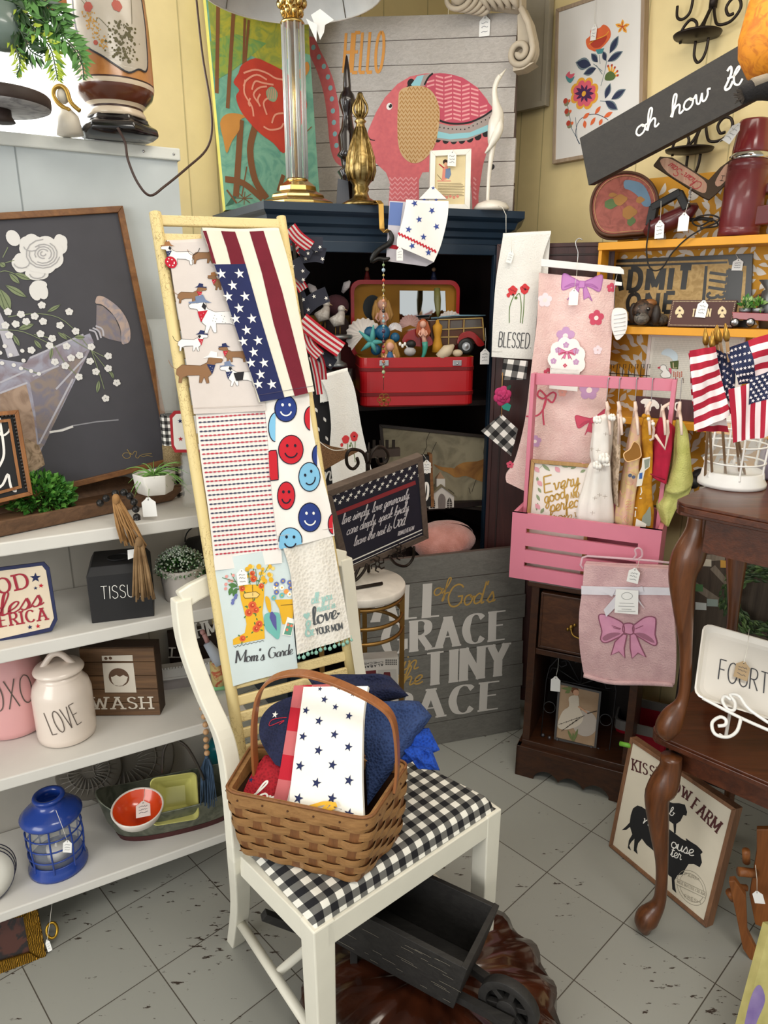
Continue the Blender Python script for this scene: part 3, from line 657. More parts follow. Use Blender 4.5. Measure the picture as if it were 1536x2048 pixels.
b=MB();b.add([TB(-.4,0,-.15),TB(ln-.02,0,-.15),TB(ln,.04,-.17),TB(-.4,.04,-.17),TB(-.4,0,-.162),TB(ln-.02,0,-.162),TB(ln,.04,-.18),TB(-.4,.04,-.18)],[(3,2,1,0),(4,5,6,7),(3,7,6,2),(1,2,6,5),(0,1,5,4),(0,4,7,3)],WD);b.build('back_side',t,bevel=.002)
b=MB();b.add([TB(ln-.03,0,-.01),TB(ln-.03,0,-.155),TB(ln,.035,-.17),TB(ln+.0,.033,.01),TB(ln-.015,0,-.01),TB(ln-.015,0,-.155),TB(ln+.012,.035,-.17),TB(ln+.012,.033,.01)],[(0,1,2,3),(7,6,5,4),(3,2,6,7),(0,4,5,1),(1,5,6,2),(0,3,7,4)],WD);b.build('end',t,bevel=.002)
# --- leafy green plant in the tray
def sprigs(b,c,rx,ry,rz,n,m1,m2,size,seed=1,up=.3):
 r_=random.Random(seed)
 for i in range(n):
  th=r_.uniform(0,2*math.pi);ph=math.acos(r_.uniform(-.5,1));k=r_.uniform(.5,1)
  p=V(c)+V((rx*k*math.sin(ph)*math.cos(th),ry*k*math.sin(ph)*math.sin(th),rz*k*math.cos(ph)))
  d=(p-V(c)).normalized()+V((0,0,up))+V((r_.uniform(-.6,.6),r_.uniform(-.6,.6),r_.uniform(-.6,.6)));d.normalize()
  x=d.orthogonal().normalized();x=Matrix.Rotation(r_.uniform(0,6.28),3,d)@x;nn=d.cross(x);L_=size*r_.uniform(.6,1.2);w=L_*.32
  b.add([p,p+d*L_*.5+x*w+nn*w*.3,p+d*L_,p+d*L_*.5-x*w+nn*w*.3,p+d*L_*.5],[(0,1,4),(4,1,2),(0,4,3),(4,2,3)],m1 if r_.random()<.6 else m2)
c=atz(72,985,1.12)
t=thing('parsley_plant','bushy bright green leafy plant lying in the wooden tray','plant',atz(72,1010,1.08))
G1=mat('leaf_green','#3f7a2c',.5,amt=.25);G2=mat('leaf_green_light','#6aa544',.5,amt=.2)
b=MB();sprigs(b,c+V((0,0,-.01)),.085,.05,.055,1500,G1,G2,.017,4);b.build('foliage',t)
b=MB()
for i in range(14):a=i*.8;b.tube([c+V((0,0,-.045)),c+V((.05*math.cos(a),.03*math.sin(a),rnd.uniform(-.02,.03)))],.0012,G1,5)
b.build('stem',t)
# --- black wooden bead garland with two jute tassels
t=thing('bead_garland','black wooden bead garland with two jute tassels hanging over the tray edge','garland',atz(245,1015,1.08))
b=MB();bm_=mat('black_bead','#1d1b1b',.35)
Yb=atz(250,1000,1.11).y-.015
pth=cat_rom([(200,1006),(216,994),(240,984),(257,990),(268,1004),(272,1022),(274,1040)],5)
acc=0;last=None
for i,p in enumerate(pth):
 if i%4==0 or i==len(pth)-1:b.ball(at(p[0],p[1],Yb-.0004*i),.0085,bm_,12)
b.build('beads',t)
def SFh(x,y,h):o=SF.off(h);d=ray(x,y);return CAM+d*((o.O-CAM).dot(o.N)/d.dot(o.N))
JU=mat('jute','#b58b5c',.9,kind='fabric',col2='#8d6538',bump=.8);JU2=mat('jute_dark','#9a7c58',.9,kind='fabric',col2='#6f5334',bump=.8)
for(p0,p1,w0,w1,mm,dy)in(((232,1000),(268,1088),12,52,JU,.0),((278,1086),(288,1195),14,46,JU2,-.006)):
 b=MB();r_=random.Random(int(p0[0]));Y0=Yb-.05+dy
 for k in range(26):
  f=(k+.5)/26*2-1;zy=r_.uniform(-.008,.008)
  P_=[(p0[0]+(p1[0]-p0[0])*t_+(w0+(w1-w0)*t_**.8)/2*f,p0[1]+(p1[1]-p0[1]+r_.uniform(-6,6))*t_+5*math.sin(3*t_+k))for t_ in(0,.25,.5,.75,1)]
  b.tube([SFh(x,y,.022-dy*2+zy*i/4)for i,(x,y)in enumerate(P_)],.0022,mm,5)
 b.ball(SFh(p0[0],p0[1]-2,.022-dy*2),(.0085,.0085,.012),mm,10);b.build('tassel',t)
b=MB();s=plane(at(262,1108,Yb-.045),80);b.slab(s,s.P([(255,1100),(269,1098),(270,1114),(256,1119)]),0,.001,TAGW);b.build('price_tag',t)
# --- air plant in white octagonal pot
c=atz(311,985,1.108);k=mpx(c)
t=thing('spiky_air_plant','spiky green air plant in a small white faceted pot','plant',c)
b=MB();b.lathe([(.0,0),(34*k,.001),(37*k,.012),(41*k,41*k),(36*k,41*k),(34*k,33*k),(0,33*k)],mat('white_ceramic','#efece6',.25,coat=.3),c,6,Matrix.Rotation(R(20),3,'Z'));p_=b.build('pot',t,bevel=.002)
b=MB();r_=random.Random(5);gl=mat('spike_green','#7fae5a',.5,amt=.25)
for i in range(34):
 a=r_.uniform(0,6.28);l=r_.uniform(.05,.085);up=r_.uniform(.3,1.1);d=V((math.cos(a),math.sin(a)*.7,0));P_=[]
 for j in range(6):t_=j/5;P_.append(c+V((0,0,36*k))+d*l*t_+V((0,0,l*(up*t_-.9*t_*t_*(1.2-up*.5)))))
 b.tube(P_,[.0026,.0022,.0018,.0014,.001,.0003],gl,5,flat=.5)
b.build('leaves',t)
s=plane(at(300,1015,Yb-.02),82);price_tag(t,s,s.uv(293,968),s.uv(299,1013),27*mpx(s.O),40*mpx(s.O),.03,False)
# --- glass jars at the right end of the top shelf
GL=mat('clear_glass','#f4f8f6',.05,trans=1,kind='flat',ior=1.3)
def jar(px,py,w,h,Yoff,label,neck=.8,nm='glass_jar'):
 c=atz(px,py,1.072)+V((0,Yoff,0));k=mpx(c);r_=w/2*k;h_=h*k
 b=MB();pr=[(0,.002),(r_*.92,.0),(r_,.008),(r_,h_*.72),(r_*neck,h_*.84),(r_*neck,h_),(r_*neck-.003,h_),(r_*neck-.003,h_*.84),(r_-.003,h_*.7),(r_-.003,.01),(0,.008)]
 b.lathe(pr,GL,c,20);return tag(b.build(nm),label,'jar')
jar(383,1012,34,105,.0,'clear glass bottle jar on the top shelf behind the ladder rail')
jar(362,985,42,105,.03,'round clear glass jar behind the air plant')
# --- red edged star sign, half hidden behind ladder
s=plane(at(365,905,1.66),75,3)
b=MB();q=s.P([(339,832),(348,822),(420,820),(420,905),(350,905),(343,893)]);b.slab(s,q,-.006,0,mat('sign_red','#b3202c',.6));q=s.P([(345,836),(352,828),(420,826),(420,899),(353,899),(348,890)]);b.paint(s,q,WHT,1)
b.star(s,s.uv(361,878),.006,REDP,3);b.star(s,s.uv(360,842),.006,NAVYP,3);tag(b.build('star_sign'),'small white sign with red notched border behind the ladder left rail','sign')
c=at(338,830,1.75);k=mpx(c);
b=MB();b.lathe([(0,0),(17*k,0),(18*k,60*k),(20*k,160*k),(26*k,185*k),(25*k,185*k),(19*k,160*k),(16*k,10*k),(0,8*k)],GL,V((c.x,c.y,1.073)),20)
o=tag(b.build('glass_vase'),'tall clear glass vase standing behind the ladder left rail','vase');o.location.z+=(at(338,830,1.75).z-1.073)
b=MB();cc=V((c.x,c.y,1.072));hh=at(338,828,1.75).z-1.073;b.lathe([(0,0),(.022,0),(.022,hh),(0,hh)],mat('gingham_black','#f1efe9',.8,kind='gingham',col2='#171717',scale=60),cc,24)
b2=b;b2.uvs={i:(math.atan2(p.y-cc.y,p.x-cc.x)*.022,p.z)for i,p in enumerate(b2.v)}
b2.lathe([(.0225,hh*.38),(.0232,hh*.4),(.0232,hh*.62),(.0225,hh*.64)],mat('burlap','#a08c68',.9,kind='weave',col2='#7d6a48'),cc,24)
tag(b2.build('gingham_pillar'),'black and white gingham wrapped pillar with a burlap band below the glass vase','decoration')
# --- shelf 2: sign, tissue box, baby's breath pot
z2,z3,z4=.836,.526,.176
s=plane(atz(20,1278,z2),68,7)
t=thing('metal_sign','cream tin sign reading GOD BLESS AMERICA with a navy notched edge','sign',atz(0,1275,z2))
Q=[(-80,1145),(88,1124),(99,1136),(115,1240),(104,1262),(-60,1300)]
b=MB();b.slab(s,s.P(Q),-.006,0,mat('navy_enamel','#262c54',.4));
b.slab(s,s.P([(-74,1151),(84,1131),(92,1141),(108,1236),(99,1255),(-55,1290)]),0,.001,mat('cream_enamel','#e3d3bb',.6,amt=.1));fs=s.off(.001)
rd=mat('sign_letter_red','#9c2436',.7,kind='flat')
b.text(fs,'GO',*s.P([(-32,1192),(20,1183)]),.001,rd,'slab')if 0 else None
mm=mpx(s.O)
b.text(fs,'GOD',*s.P([(-40,1196),(58,1174)]),30*mm,rd,'slab',w=.16);b.text(fs,'bless',*s.P([(-28,1240),(80,1210)]),44*mm,rd,'italicfat',w=.12)
b.text(fs,'AMERICA',*s.P([(-52,1262),(94,1238)]),24*mm,rd,'slab',w=.16)
b.star(fs,s.uv(71,1155),10.5*mm,NAVYP,2,.1);b.star(fs,s.uv(82,1171),5*mm,REDP,2,.2);b.star(fs,s.uv(71,1176),4*mm,NAVYP,2);b.star(fs,s.uv(60,1254),5*mm,NAVYP,2);b.star(fs,s.uv(76,1252),5*mm,REDP,2)
b.build('plate',t,bevel=.001)
c=atz(246,1240,z2);A=atz(184,1247,z2);B_=atz(309,1232,z2);u=(B_-A).normalized();w=(B_-A).length;s=Surf(A,u,(0,0,1));hh=115*mpx(A);dp=w
BB=mat('tissue_box_black','#1f1e20',.55);t=thing('tissue_box','black cube tissue box cover lettered TISSUE in thin white capitals','tissue box',(A+B_)/2+V((0,.05,0)))
b=MB();b.add([s(0,0),s(w,0),s(w,0,-dp),s(0,0,-dp),s(0,hh*.86),s(w,hh*.86),s(w,hh*.86,-dp),s(0,hh*.86,-dp),s(w*.07,hh,-dp*.1),s(w*.93,hh,-dp*.1),s(w*.93,hh,-dp*.9),s(w*.07,hh,-dp*.9)],[(3,2,1,0),(0,1,5,4),(1,2,6,5),(2,3,7,6),(3,0,4,7),(4,5,9,8),(5,6,10,9),(6,7,11,10),(7,4,8,11),(8,9,10,11)],BB)
b.text(s,'TISSUE',*s.P([(203,1198),(283,1192)]),27*mpx(A),WHT,'skinny',w=.05,L=4);b.build('body',t,bevel=.0015)
b=MB();Ut=Surf(s(w/2,hh+.0004,-dp*.45),s.U,-s.N);b.disc(Ut,(0,0),.024,mat('black_hole','#050505',.9),1,24,.02);b.tube([Ut(.026*math.cos(q),.022*math.sin(q),.001)for q in[2*math.pi*i/24 for i in range(24)]],.0015,BB,6,True);b.build('opening',t)
c=atz(359,1205,z2)+V((0,.035,0));k=mpx(c)
t=thing('potted_flowers','white ribbed pot of tiny pale baby breath flowers on the second shelf','plant',c)
pr=[(0,0),(33*k,0)]
for i in range(10):z=(3+i*6)*k;pr+=[((34+i*.7)*k,z),((35.5+i*.7)*k,z+3*k)]
pr+=[(41*k,66*k),(37*k,66*k),(35*k,55*k),(0,55*k)]
b=MB();b.lathe(pr,mat('ribbed_ceramic','#ddd6d0',.6),c,28);b.build('pot',t)
b=MB();r_=random.Random(8);fg=mat('stem_green','#4e7048',.6,amt=.3);fw_=mat('tiny_bud','#d3dccd',.7);fw2=mat('tiny_bud_green','#93ae8b',.7)
top=c+V((0,0,62*k));M2=MB()
for i in range(620):
 th=r_.uniform(0,6.28);ph=r_.uniform(0,1.75);q=r_.uniform(.75,1)
 p=top+V((52*k*q*math.sin(ph)*math.cos(th),46*k*q*math.sin(ph)*math.sin(th),44*k*q*math.cos(ph)))
 M2.ball(p,r_.uniform(.0016,.0028),fw_ if r_.random()<.6 else fw2,5)
 if i%4==0:b.tube([top,p],.0007,fg,3)
sprigs(b,top,44*k,40*k,36*k,300,fg,G1,.012,3)
b.build('foliage',t);M2.build('blossoms',t)
c=atz(392,1160,z2)+V((0,.09,0));b=MB();k=mpx(c);b.lathe([(0,0),(34*k,0),(40*k,40*k),(30*k,60*k),(0,66*k)],mat('black_wicker','#1b1917',.7,bump=.6,scale=4),c,24)
b.tube([c+V((34*k*math.cos(q),0,55*k+34*k*math.sin(q)))for q in[math.pi*i/12 for i in range(13)]],.002,BLACK,6);tag(b.build('black_basket'),'small black lidded basket behind the pot of tiny white flowers','basket')
# --- shelf 3: canisters, WASH sign
def canister(px,py,w,h,mc,label,txt,ta,tb,hand=True):
 c=atz(px,py,z3)+V((0,w/2*.6*mpx(atz(px,py,z3)),0));k=mpx(c);r_=w/2*k;hb=h*k
 t=thing('ceramic_canister',label,'canister',c)
 pr=[(0,0),(r_*.86,0),(r_*.97,.006),(r_,.02),(r_,hb*.62),(r_*.93,hb*.72),(r_*.76,hb*.80),(r_*.74,hb*.82),(r_*.74,hb*.88),(0,hb*.88)]
 pr=[tuple(q)for q in pr];b=MB();b.lathe(pr,mc,c,40)
 class Cyl:
  disp=True
  def __call__(s_,u,v,h_=0):a=-math.pi/2+ang+u/r_;return V((c.x+(r_+h_+.0003)*math.cos(a),c.y+(r_+h_+.0003)*math.sin(a),c.z+v))
 ang=math.atan2(-c.x,c.y)*-1+.0;cy=Cyl();cy.O=c
 ang=-math.atan2(c.x,c.y)*-1*-1
 b.text(cy,txt,(ta[0]*r_,ta[1]*hb),(tb[0]*r_,tb[1]*hb),.30*hb,mat('letter_brown','#5d524c',.7,kind='flat'),'skinny',w=.035,L=2);b.build('jar',t)
 b=MB();lz=hb*.88;b.lathe([(0,lz-.001),(r_*.72,lz),(r_*.84,lz+.004),(r_*.85,lz+.008),(r_*.78,lz+.015),(r_*.35,lz+.022),(0,lz+.023)],mc,c,40);ld=b.build('lid',t)
 if hand:
  b=MB();uu=V((.93,.3,0)).normalized();b.tube([c+uu*(x*r_)+V((0,0,lz+z_))for x,z_ in cat_rom([(-.52,.012),(-.4,.024),(-.15,.044),(.12,.044),(.38,.024),(.52,.012)],4)],.0075,mc,10);b.build('handle',ld)
CR=mat('cream_ceramic','#e6d8cc',.25,coat=.4,amt=.03);PK=mat('pink_ceramic','#dfa6a6',.25,coat=.4,amt=.03)
canister(122,1487,110,160,CR,'cream ceramic canister lettered LOVE with a looped lid handle','LOVE',(-.50,.22),(.50,.30))
canister(12,1470,128,200,PK,'pink ceramic canister lettered XOXO at the left edge of the shelf','XOXO',(-.9,.34),(.62,.36),False)
A=atz(176,1432,z3);B_=atz(322,1434,z3);u=V((.93,.30,0)).normalized()
s=Surf(A,(atz(322,1432,z3)-A),(0,0,1));s=plane(A,89);q=s.P([(161,1297),(313,1294),(325,1432),(176,1434)])
q=[(.0,q[0][1]),(q[2][0]*.97,q[0][1]),(q[2][0]*.97,0),(.0,0)]
t=thing('wash_box_sign','brown plank box sign lettered WASH with a white washing machine picture','sign',s(.05,0,-.02))
PW=mat('wash_plank','#7a5a3c',.6,kind='wood',col2='#4e3725',axis='x');PE=mat('wash_plank_edge','#3d2c1f',.7)
b=MB();hh=q[0][1];W_=q[1][0]
for i in range(5):b.slab(s,[(0,hh*i/5+.001),(W_,hh*i/5+.001),(W_,hh*(i+1)/5-.001),(0,hh*(i+1)/5-.001)],-.006,0,PW)
Z4=lambda*p:s.Z(0,1250,3.339,p);wd=mat('distressed_white','#cfc6b8',.8,kind='worn',col2='#6b4f36',scale=8)
b.paint(s,Z4((680,205),(885,200),(888,240),(682,238)),wd,2);b.paint(s,Z4((684,254),(890,252),(912,450),(702,450)),wd,2)
br_=mat('wash_print_brown','#5a4130',.8,kind='flat');k=mpx(s.O)/3.339
for c_,r_ in(((708,222),11),((738,220),11),((795,348),67)):b.disc(s,Z4(c_)[0],r_*k,br_,3)
b.paint(s,Z4(*([(742,345)]+[(742+i*12,338+6*math.sin(i*1.6))for i in range(1,9)]+[(855,345),(845,380),(820,402),(795,405),(765,398),(748,375)])),wd,4)
b.text(s,'WASH',*Z4((625,558),(1012,555)),84*k,wd,'slab',w=.2);b.build('face',t)
b=MB();b.slab(s,[(0,0),(W_,0),(W_,hh),(0,hh)],-.05,-.0062,PE);b.build('box',t,bevel=.001)
s=plane(atz(330,1400,z3)+V((0,.05,0)),74);bw=mat('frame_white','#d8d6d4',.5)
for(x0,y0,x1,y1,lab)in((318,1338,470,1352,'upper'),(324,1388,470,1404,'lower')):
 b=MB();p0=s.uv(x0,y0);p1=s.uv(x1,y0-4);n=26
 for i in range(n):b.ball(s(p0[0]+(p1[0]-p0[0])*i/n,p0[1],.004),.0035,bw,6)
 b.slab(s,[(p0[0],p0[1]-.03),(p1[0],p0[1]-.03),(p1[0],p0[1]-.003),(p0[0],p0[1]-.003)],-.03,.003,bw)
 b.slab(s,[(p0[0],p0[1]-.033),(p1[0],p0[1]-.033),(p1[0],p0[1]-.028),(p0[0],p0[1]-.028)],-.03,.007,bw)
 zz0=p0[1]-.03
 if lab=='upper':b.slab(s,[(p0[0],p0[1]-.11),(p1[0],p0[1]-.11),(p1[0],p0[1]-.03),(p0[0],p0[1]-.03)],-.03,-.006,mat('frame_inner','#aaa3a3',.6))
 tag(b.build('beaded_picture'),'white picture frame with a beaded moulding, %s of the two right of the WASH sign'%lab,'frame','white beaded frames')
s=plane(atz(340,1392,z3)+V((0,.12,0)),74);dw=mat('dark_walnut','#332015',.6,kind='wood',col2='#241509')
b=MB();s_h=s.uv(400,1258)[1]
for i in range(3):y1=s_h-i*.055;b.slab(s,[(-.03,y1-.053),(.17,y1-.053),(.17,y1),(-.03,y1)],-.02,0,dw)
k=mpx(s.O);b.text(s,'HM',*s.P([(395,1275),(436,1266)]),30*k,WHT,'slab',w=.2);b.text(s,'L',*s.P([(343,1314),(360,1314)]),20*k,WHT,'slab',w=.2)
tag(b.build('plank_letter_sign'),'dark brown plank sign with white block letters at the back of the third shelf','sign')
o=thing('doll','small doll figure with pink hand and grey sleeve seen between chair back and ladder','figurine',atz(432,1390,z3))
Yd=atz(430,1388,z3).y+.01
b=MB();b.tube([at(408,1268,Yd),at(415,1284,Yd)],[.006,.0065],mat('doll_skin','#b98a86',.6),10);b.ball(at(405,1264,Yd),.0075,mat('doll_skin'),8);b.build('hand',o)
b=MB();b.tube([at(414,1286,Yd),at(428,1306,Yd),at(440,1326,Yd)],[.011,.015,.018],mat('doll_sleeve','#a9afb8',.8),12);b.build('sleeve',o)
b=MB();b.tube([at(430,1322,Yd),at(436,1345,Yd),at(440,1366,Yd)],[.015,.02,.022],mat('doll_floral','#b9a86f',.8,kind='blotch',col2='#a85438',scale=3),12);b.build('skirt',o)
b=MB();b.tube([at(408,1376,Yd),at(452,1372,Yd)],.0105,mat('green_roll_paper','#86c08a',.7),14);tag(b.build('green_roll'),'pale green paper roll lying beside the doll','roll')
# --- shelf 4
def lantern(c,k,mc,label,R_,Hc,tiers,base_r,ttop=True,name='wire_lantern',nbar=8):
 t=thing(name,label,'lantern',c);H_=Hc
 b=MB();b.lathe([(0,0),(base_r,0),(base_r,.008),(base_r*.93,.016),(base_r*.9,.03),(R_*.96,.034),(R_*.96,.024),(0,.022)],mc,c,36);b.build('base',t)
 b=MB()
 for z in tiers:b.tube([c+V((R_*math.cos(q),R_*math.sin(q),z))for q in[2*math.pi*i/28 for i in range(28)]],.0021,mc,6,True)
 for i in range(nbar):
  a=2*math.pi*i/nbar+.3;b.tube([c+V((r_*math.cos(a),r_*math.sin(a),z))for r_,z in cat_rom([(base_r*.92,.02),(R_*.98,.04),(R_*1.02,H_*.6),(R_*.93,H_)],4)],.0023,mc,6)
 b.build('cage',t)
 return t
c=atz(104,1750,z4)+V((0,.04,0));k=mpx(c);BL=mat('blue_enamel','#1c3f95',.25,coat=.5)
t=lantern(c,k,BL,'cobalt blue wire candle lantern on the bottom shelf',51*k,120*k,(42*k,66*k,90*k),55*k)
b=MB();z0=116*k;b.lathe([(30*k,z0-.004),(56*k,z0),(57*k,z0+.006),(47*k,z0+15*k),(31*k,z0+24*k),(25*k,z0+30*k),(24*k,z0+36*k),(30*k,z0+42*k),(28*k,z0+46*k),(22*k,z0+46*k),(20*k,z0+34*k),(26*k,z0+22*k)],BL,c,36);b.build('top_cap',t)
b=MB();b.lathe([(46*k,.03),(48*k,60*k),(46*k,114*k),(45*k,114*k),(47*k,60*k),(45*k,.03)],GL,c,28);b.build('glass',t)
b=MB();b.lathe([(0,.024),(19*k,.024),(19*k,.024+24*k),(0,.024+22*k)],mat('candle_wax','#e4e0dc',.5),c,20);b.lathe([(0,.024+34*k),(.002,.024+30*k),(.004,.024+24*k),(.003,.024+21*k)][::-1],mat('candle_wax'),c,10);b.build('candle',t)
s=plane(c+V((0,-58*k,0)),85);price_tag(t,s,s.uv(113,1618),s.uv(136,1690),16*k,28*k,-.15)
b=MB()
for i in range(4):cc=atz(-18,1792+i*0,z4);s=plane(cc,70,14);
for i in range(3):
 s=plane(atz(-22,1795,z4)+V((.003*i+.003,-.010*i,0)),52,12);b=MB();r_=.068;cc=(0,r_)
 pr=[(0,0),(r_*.6,.001),(r_,.006)]
 M_=Matrix((s.U,s.W,s.N)).transposed();b.lathe([(0,-.001),(r_*.6,0),(r_*.98,.006),(r_*.985,.0075),(r_*.6,.003),(0,.002)],mat('plate_white','#d9d6cd',.3,coat=.3),s(0,r_),36,M_);b.tube([s(r_*.985*math.cos(q),r_+r_*.985*math.sin(q),.0068)for q in[2*math.pi*j/36 for j in range(36)]],.0013,mat('plate_rim','#28263a',.4),5,True)
 tag(b.build('dinner_plate'),['rearmost','middle','front'][i]+' of the white plates with dark rims leaning at the left edge','plate','dark rimmed plates')
GG=mat('pressed_glass','#8d867a',.12,trans=.45,kind='flat',ior=1.4)
for(px,py,r_,lab)in((250,1520,95,'larger'),(178,1540,62,'smaller')):
 cc=at(px,py,1.74 if r_>80 else 1.70);s=plane(cc,68,8);k=mpx(cc)*r_;b=MB();M_=Matrix((s.U,s.W,s.N)).transposed()
 b.lathe([(0,-.004),(k*.96,0),(k,.006),(k*.96,.008),(k*.6,.003),(0,0)],GG,s(0,0),48,M_)
 for j in range(28):
  a=2*math.pi*j/28;b.tube([s(k*rr_*math.cos(a+da),k*rr_*math.sin(a+da),.006)for rr_,da in((.25,0),(.55,.12),(.9,.05))],[.001,.0028,.001],GG,5)
 b.tube([s(k*.62*math.cos(q),k*.62*math.sin(q),.006)for q in[2*math.pi*j/36 for j in range(36)]],.002,GG,5,True)
 o=tag(b.build('glass_platter'),'%s of the two pressed clear glass platters leaning behind the galvanized planter'%lab,'platter','pressed glass platters')
A=atz(208,1715,z4);B_=atz(470,1645,z4)
t=thing('galvanized_planter','boat shaped galvanized metal planter with a dark red base band','planter',(A+B_)/2)
GM=mat('galvanized','#85897a',.45,.75,kind='marble',col2='#6a6f62',scale=3);DR=mat('rusty_red','#4c1f20',.6,amt=.4)
def boat(zf,sc_=1,dz=0):
 out=[]
 for i in range(40):
  a=2*math.pi*i/40;x=math.cos(a);y=math.sin(a);out.append((x,y))
 return out
cx=(atz(218,1700,z4)+atz(500,1632,z4))/2+V((0.0,.0,0));ux=(atz(500,1632,z4)-atz(218,1700,z4));L2=ux.length/2;ux.normalize();uy=V((-ux.y,ux.x,0));cx=cx+uy*.045
def ring(z,k,wy,lift=.0):
 return[cx+ux*(L2*k*math.copysign(abs(math.cos(a))**.8,math.cos(a)))+uy*(wy*math.sin(a))+V((0,0,z+lift*abs(math.cos(a))**3))for a in[2*math.pi*i/48 for i in range(48)]]
b=MB();rings=[ring(.0,.86,.05),ring(.018,.90,.055),ring(.018,.89,.054),ring(.06,1.0,.068),ring(.10,1.10,.08,.045),ring(.10,1.085,.077,.045),ring(.06,.98,.064),ring(.004,.85,.048)]
vs=[p for r_ in rings for p in r_]
for i in range(7):b.add(vs,[(i*48+j,i*48+(j+1)%48,(i+1)*48+(j+1)%48,(i+1)*48+j)for j in range(48)],DR if i<2 else GM,True);b.v=b.v
b.add(rings[7],[tuple(range(48))],GM);b.build('tub',t)
b=MB();b.tube(ring(.101,1.093,.079,.045),.0022,GM,6,True);b.build('rim',t)
b=MB();hp=[at(x,y,A.y+.06)for x,y in cat_rom([(325,1545),(328,1500),(345,1480),(372,1492),(395,1530),(408,1560)],4)];b.tube(hp,.0035,mat('handle_metal','#55504c',.35,.8),8);b.build('handle',t)
c=at(275,1614,A.y+.005);s=Surf(c,V((.93,.36,0)),V((-.1,.97,.14)))
M_=Matrix((s.U,s.W,s.N)).transposed();k=mpx(c);r_=51*k
t=thing('orange_bowl','small round bowl with a bright orange inside and white rim in the metal planter','bowl',c)
b=MB();OR=mat('orange_glaze','#d8491a',.2,coat=.5);b.lathe([(0,-r_*.75),(r_*.5,-r_*.7),(r_*.85,-r_*.4),(r_,0),(r_*.97,.003),(r_*.92,0),(r_*.8,-r_*.32),(r_*.45,-r_*.58),(0,-r_*.62)],OR,c,36,M_,mats=[mat('white_glaze','#ddd5cc',.25,coat=.4)]*5+[OR]*3);b.build('bowl',t)
price_tag(t,s.off(.006),s.uv(290,1583),s.uv(287,1624),27*k,40*k,-.05,m=mat('pink_tag','#ecdcd8',.7,kind='flat'))
c=at(342,1600,A.y+.075);s=plane(c,76,28);q=s.P([(292,1552),(397,1549),(395,1640),(312,1650)]);YG=mat('yellow_glaze','#c8c474',.22,coat=.5,amt=.05)
cc=V((sum(p[0]for p in q)/4,sum(p[1]for p in q)/4));hw=.060;b=MB()
def sq(h,r_,n=8,rc=.25):
 o=[]
 for(sx_,sy_,a0)in((1,1,0),(-1,1,90),(-1,-1,180),(1,-1,270)):
  for i in range(n//2+1):a=R(a0+90*i/(n//2));o.append(s(cc.x+sx_*r_*(1-rc)+r_*rc*math.cos(a),cc.y+sy_*r_*(1-rc)+r_*rc*math.sin(a),h))
 return o
rings=[sq(-.045,hw*.5),sq(-.02,hw*.8),sq(.0,hw),sq(.002,hw*.96),sq(-.02,hw*.72,rc=.15),sq(-.038,hw*.42,rc=.1)]
n=len(rings[0])
for i in range(5):b.add(rings[i]+rings[i+1],[(j,(j+1)%n,n+(j+1)%n,n+j)for j in range(n)],YG,i!=4)
b.add(rings[5],[tuple(range(n))],YG);b.add(rings[0],[tuple(range(n))[::-1]],YG)
tag(b.build('square_bowl'),'square pale yellow glazed bowl standing in the metal planter','bowl')
t=thing('wood_bead_garland','natural wood bead string with a denim blue tassel hanging off the third shelf','garland',SF(-.01,.33,.01))
b=MB();Yg=1.565;pts=[(401,1404),(403,1417),(408,1433),(411,1449),(412,1464),(412,1479),(413,1493),(414,1506)];wb=mat('wood_bead','#c69c72',.5)
for i,p in enumerate(pts):b.ball(at(p[0],p[1],Yg),.0075-.002*(i<2),wb,12)
b.build('beads',t);b=MB();r_=random.Random(2);DN=mat('denim_thread','#4a607a',.9,kind='fabric',col2='#2e4258')
for i in range(30):
 f=(i+.5)/30*2-1;b.tube([at(414+3*f,1514,Yg),at(414+12*f,1535,Yg+r_.uniform(-.006,.006)),at(416+18*f+r_.uniform(-3,3),1600+r_.uniform(-8,18),Yg+r_.uniform(-.01,.01))],.0014,DN,4)
b.ball(at(414,1514,Yg),.006,DN,8);b.build('tassel',t)
b=MB();c=atz(425,1600,z4)+V((.0,.12,0));b.lathe([(0,0),(.03,0),(.035,.1),(.025,.12),(0,.12)],mat('teal_glaze','#0f6a70',.3),c,20);tag(b.build('teal_jar'),'teal jar behind the blue tassel at the right end of the bottom shelf','jar')
s=plane(atz(60,1925,0),62,32);GF=mat('carved_gold','#a67a22',.4,.7,kind='carved',col2='#5c420f',scale=9)
q=s.P([(-120,1830),(72,1800),(95,1925),(-100,1985)]);t=thing('gilt_tray','ornate carved gold framed tray leaning under the bottom shelf','tray',atz(60,1930,0))
b=MB();I=b.frame(s,q,.034,-.02,0,GF);b.build('rim',t,bevel=.003);b=MB();b.slab(s,[I[3],I[2],I[1],I[0]],-.02,-.012,mat('tray_painted','#4a2418',.35,kind='blotch',col2='#1d1210',scale=2));b.build('base',t)
b=MB();hc=s.uv(104,1860);b.tube([s(hc[0]+.012*math.cos(a),hc[1]+.018*math.sin(a),.004)for a in[2*math.pi*i/16 for i in range(16)]],.0035,mat('gilt','#b08a30',.3,.9),6,True);b.build('handle',t)
price_tag(t,s.off(.01),s.uv(104,1806),s.uv(97,1888),.010,.028,.15)
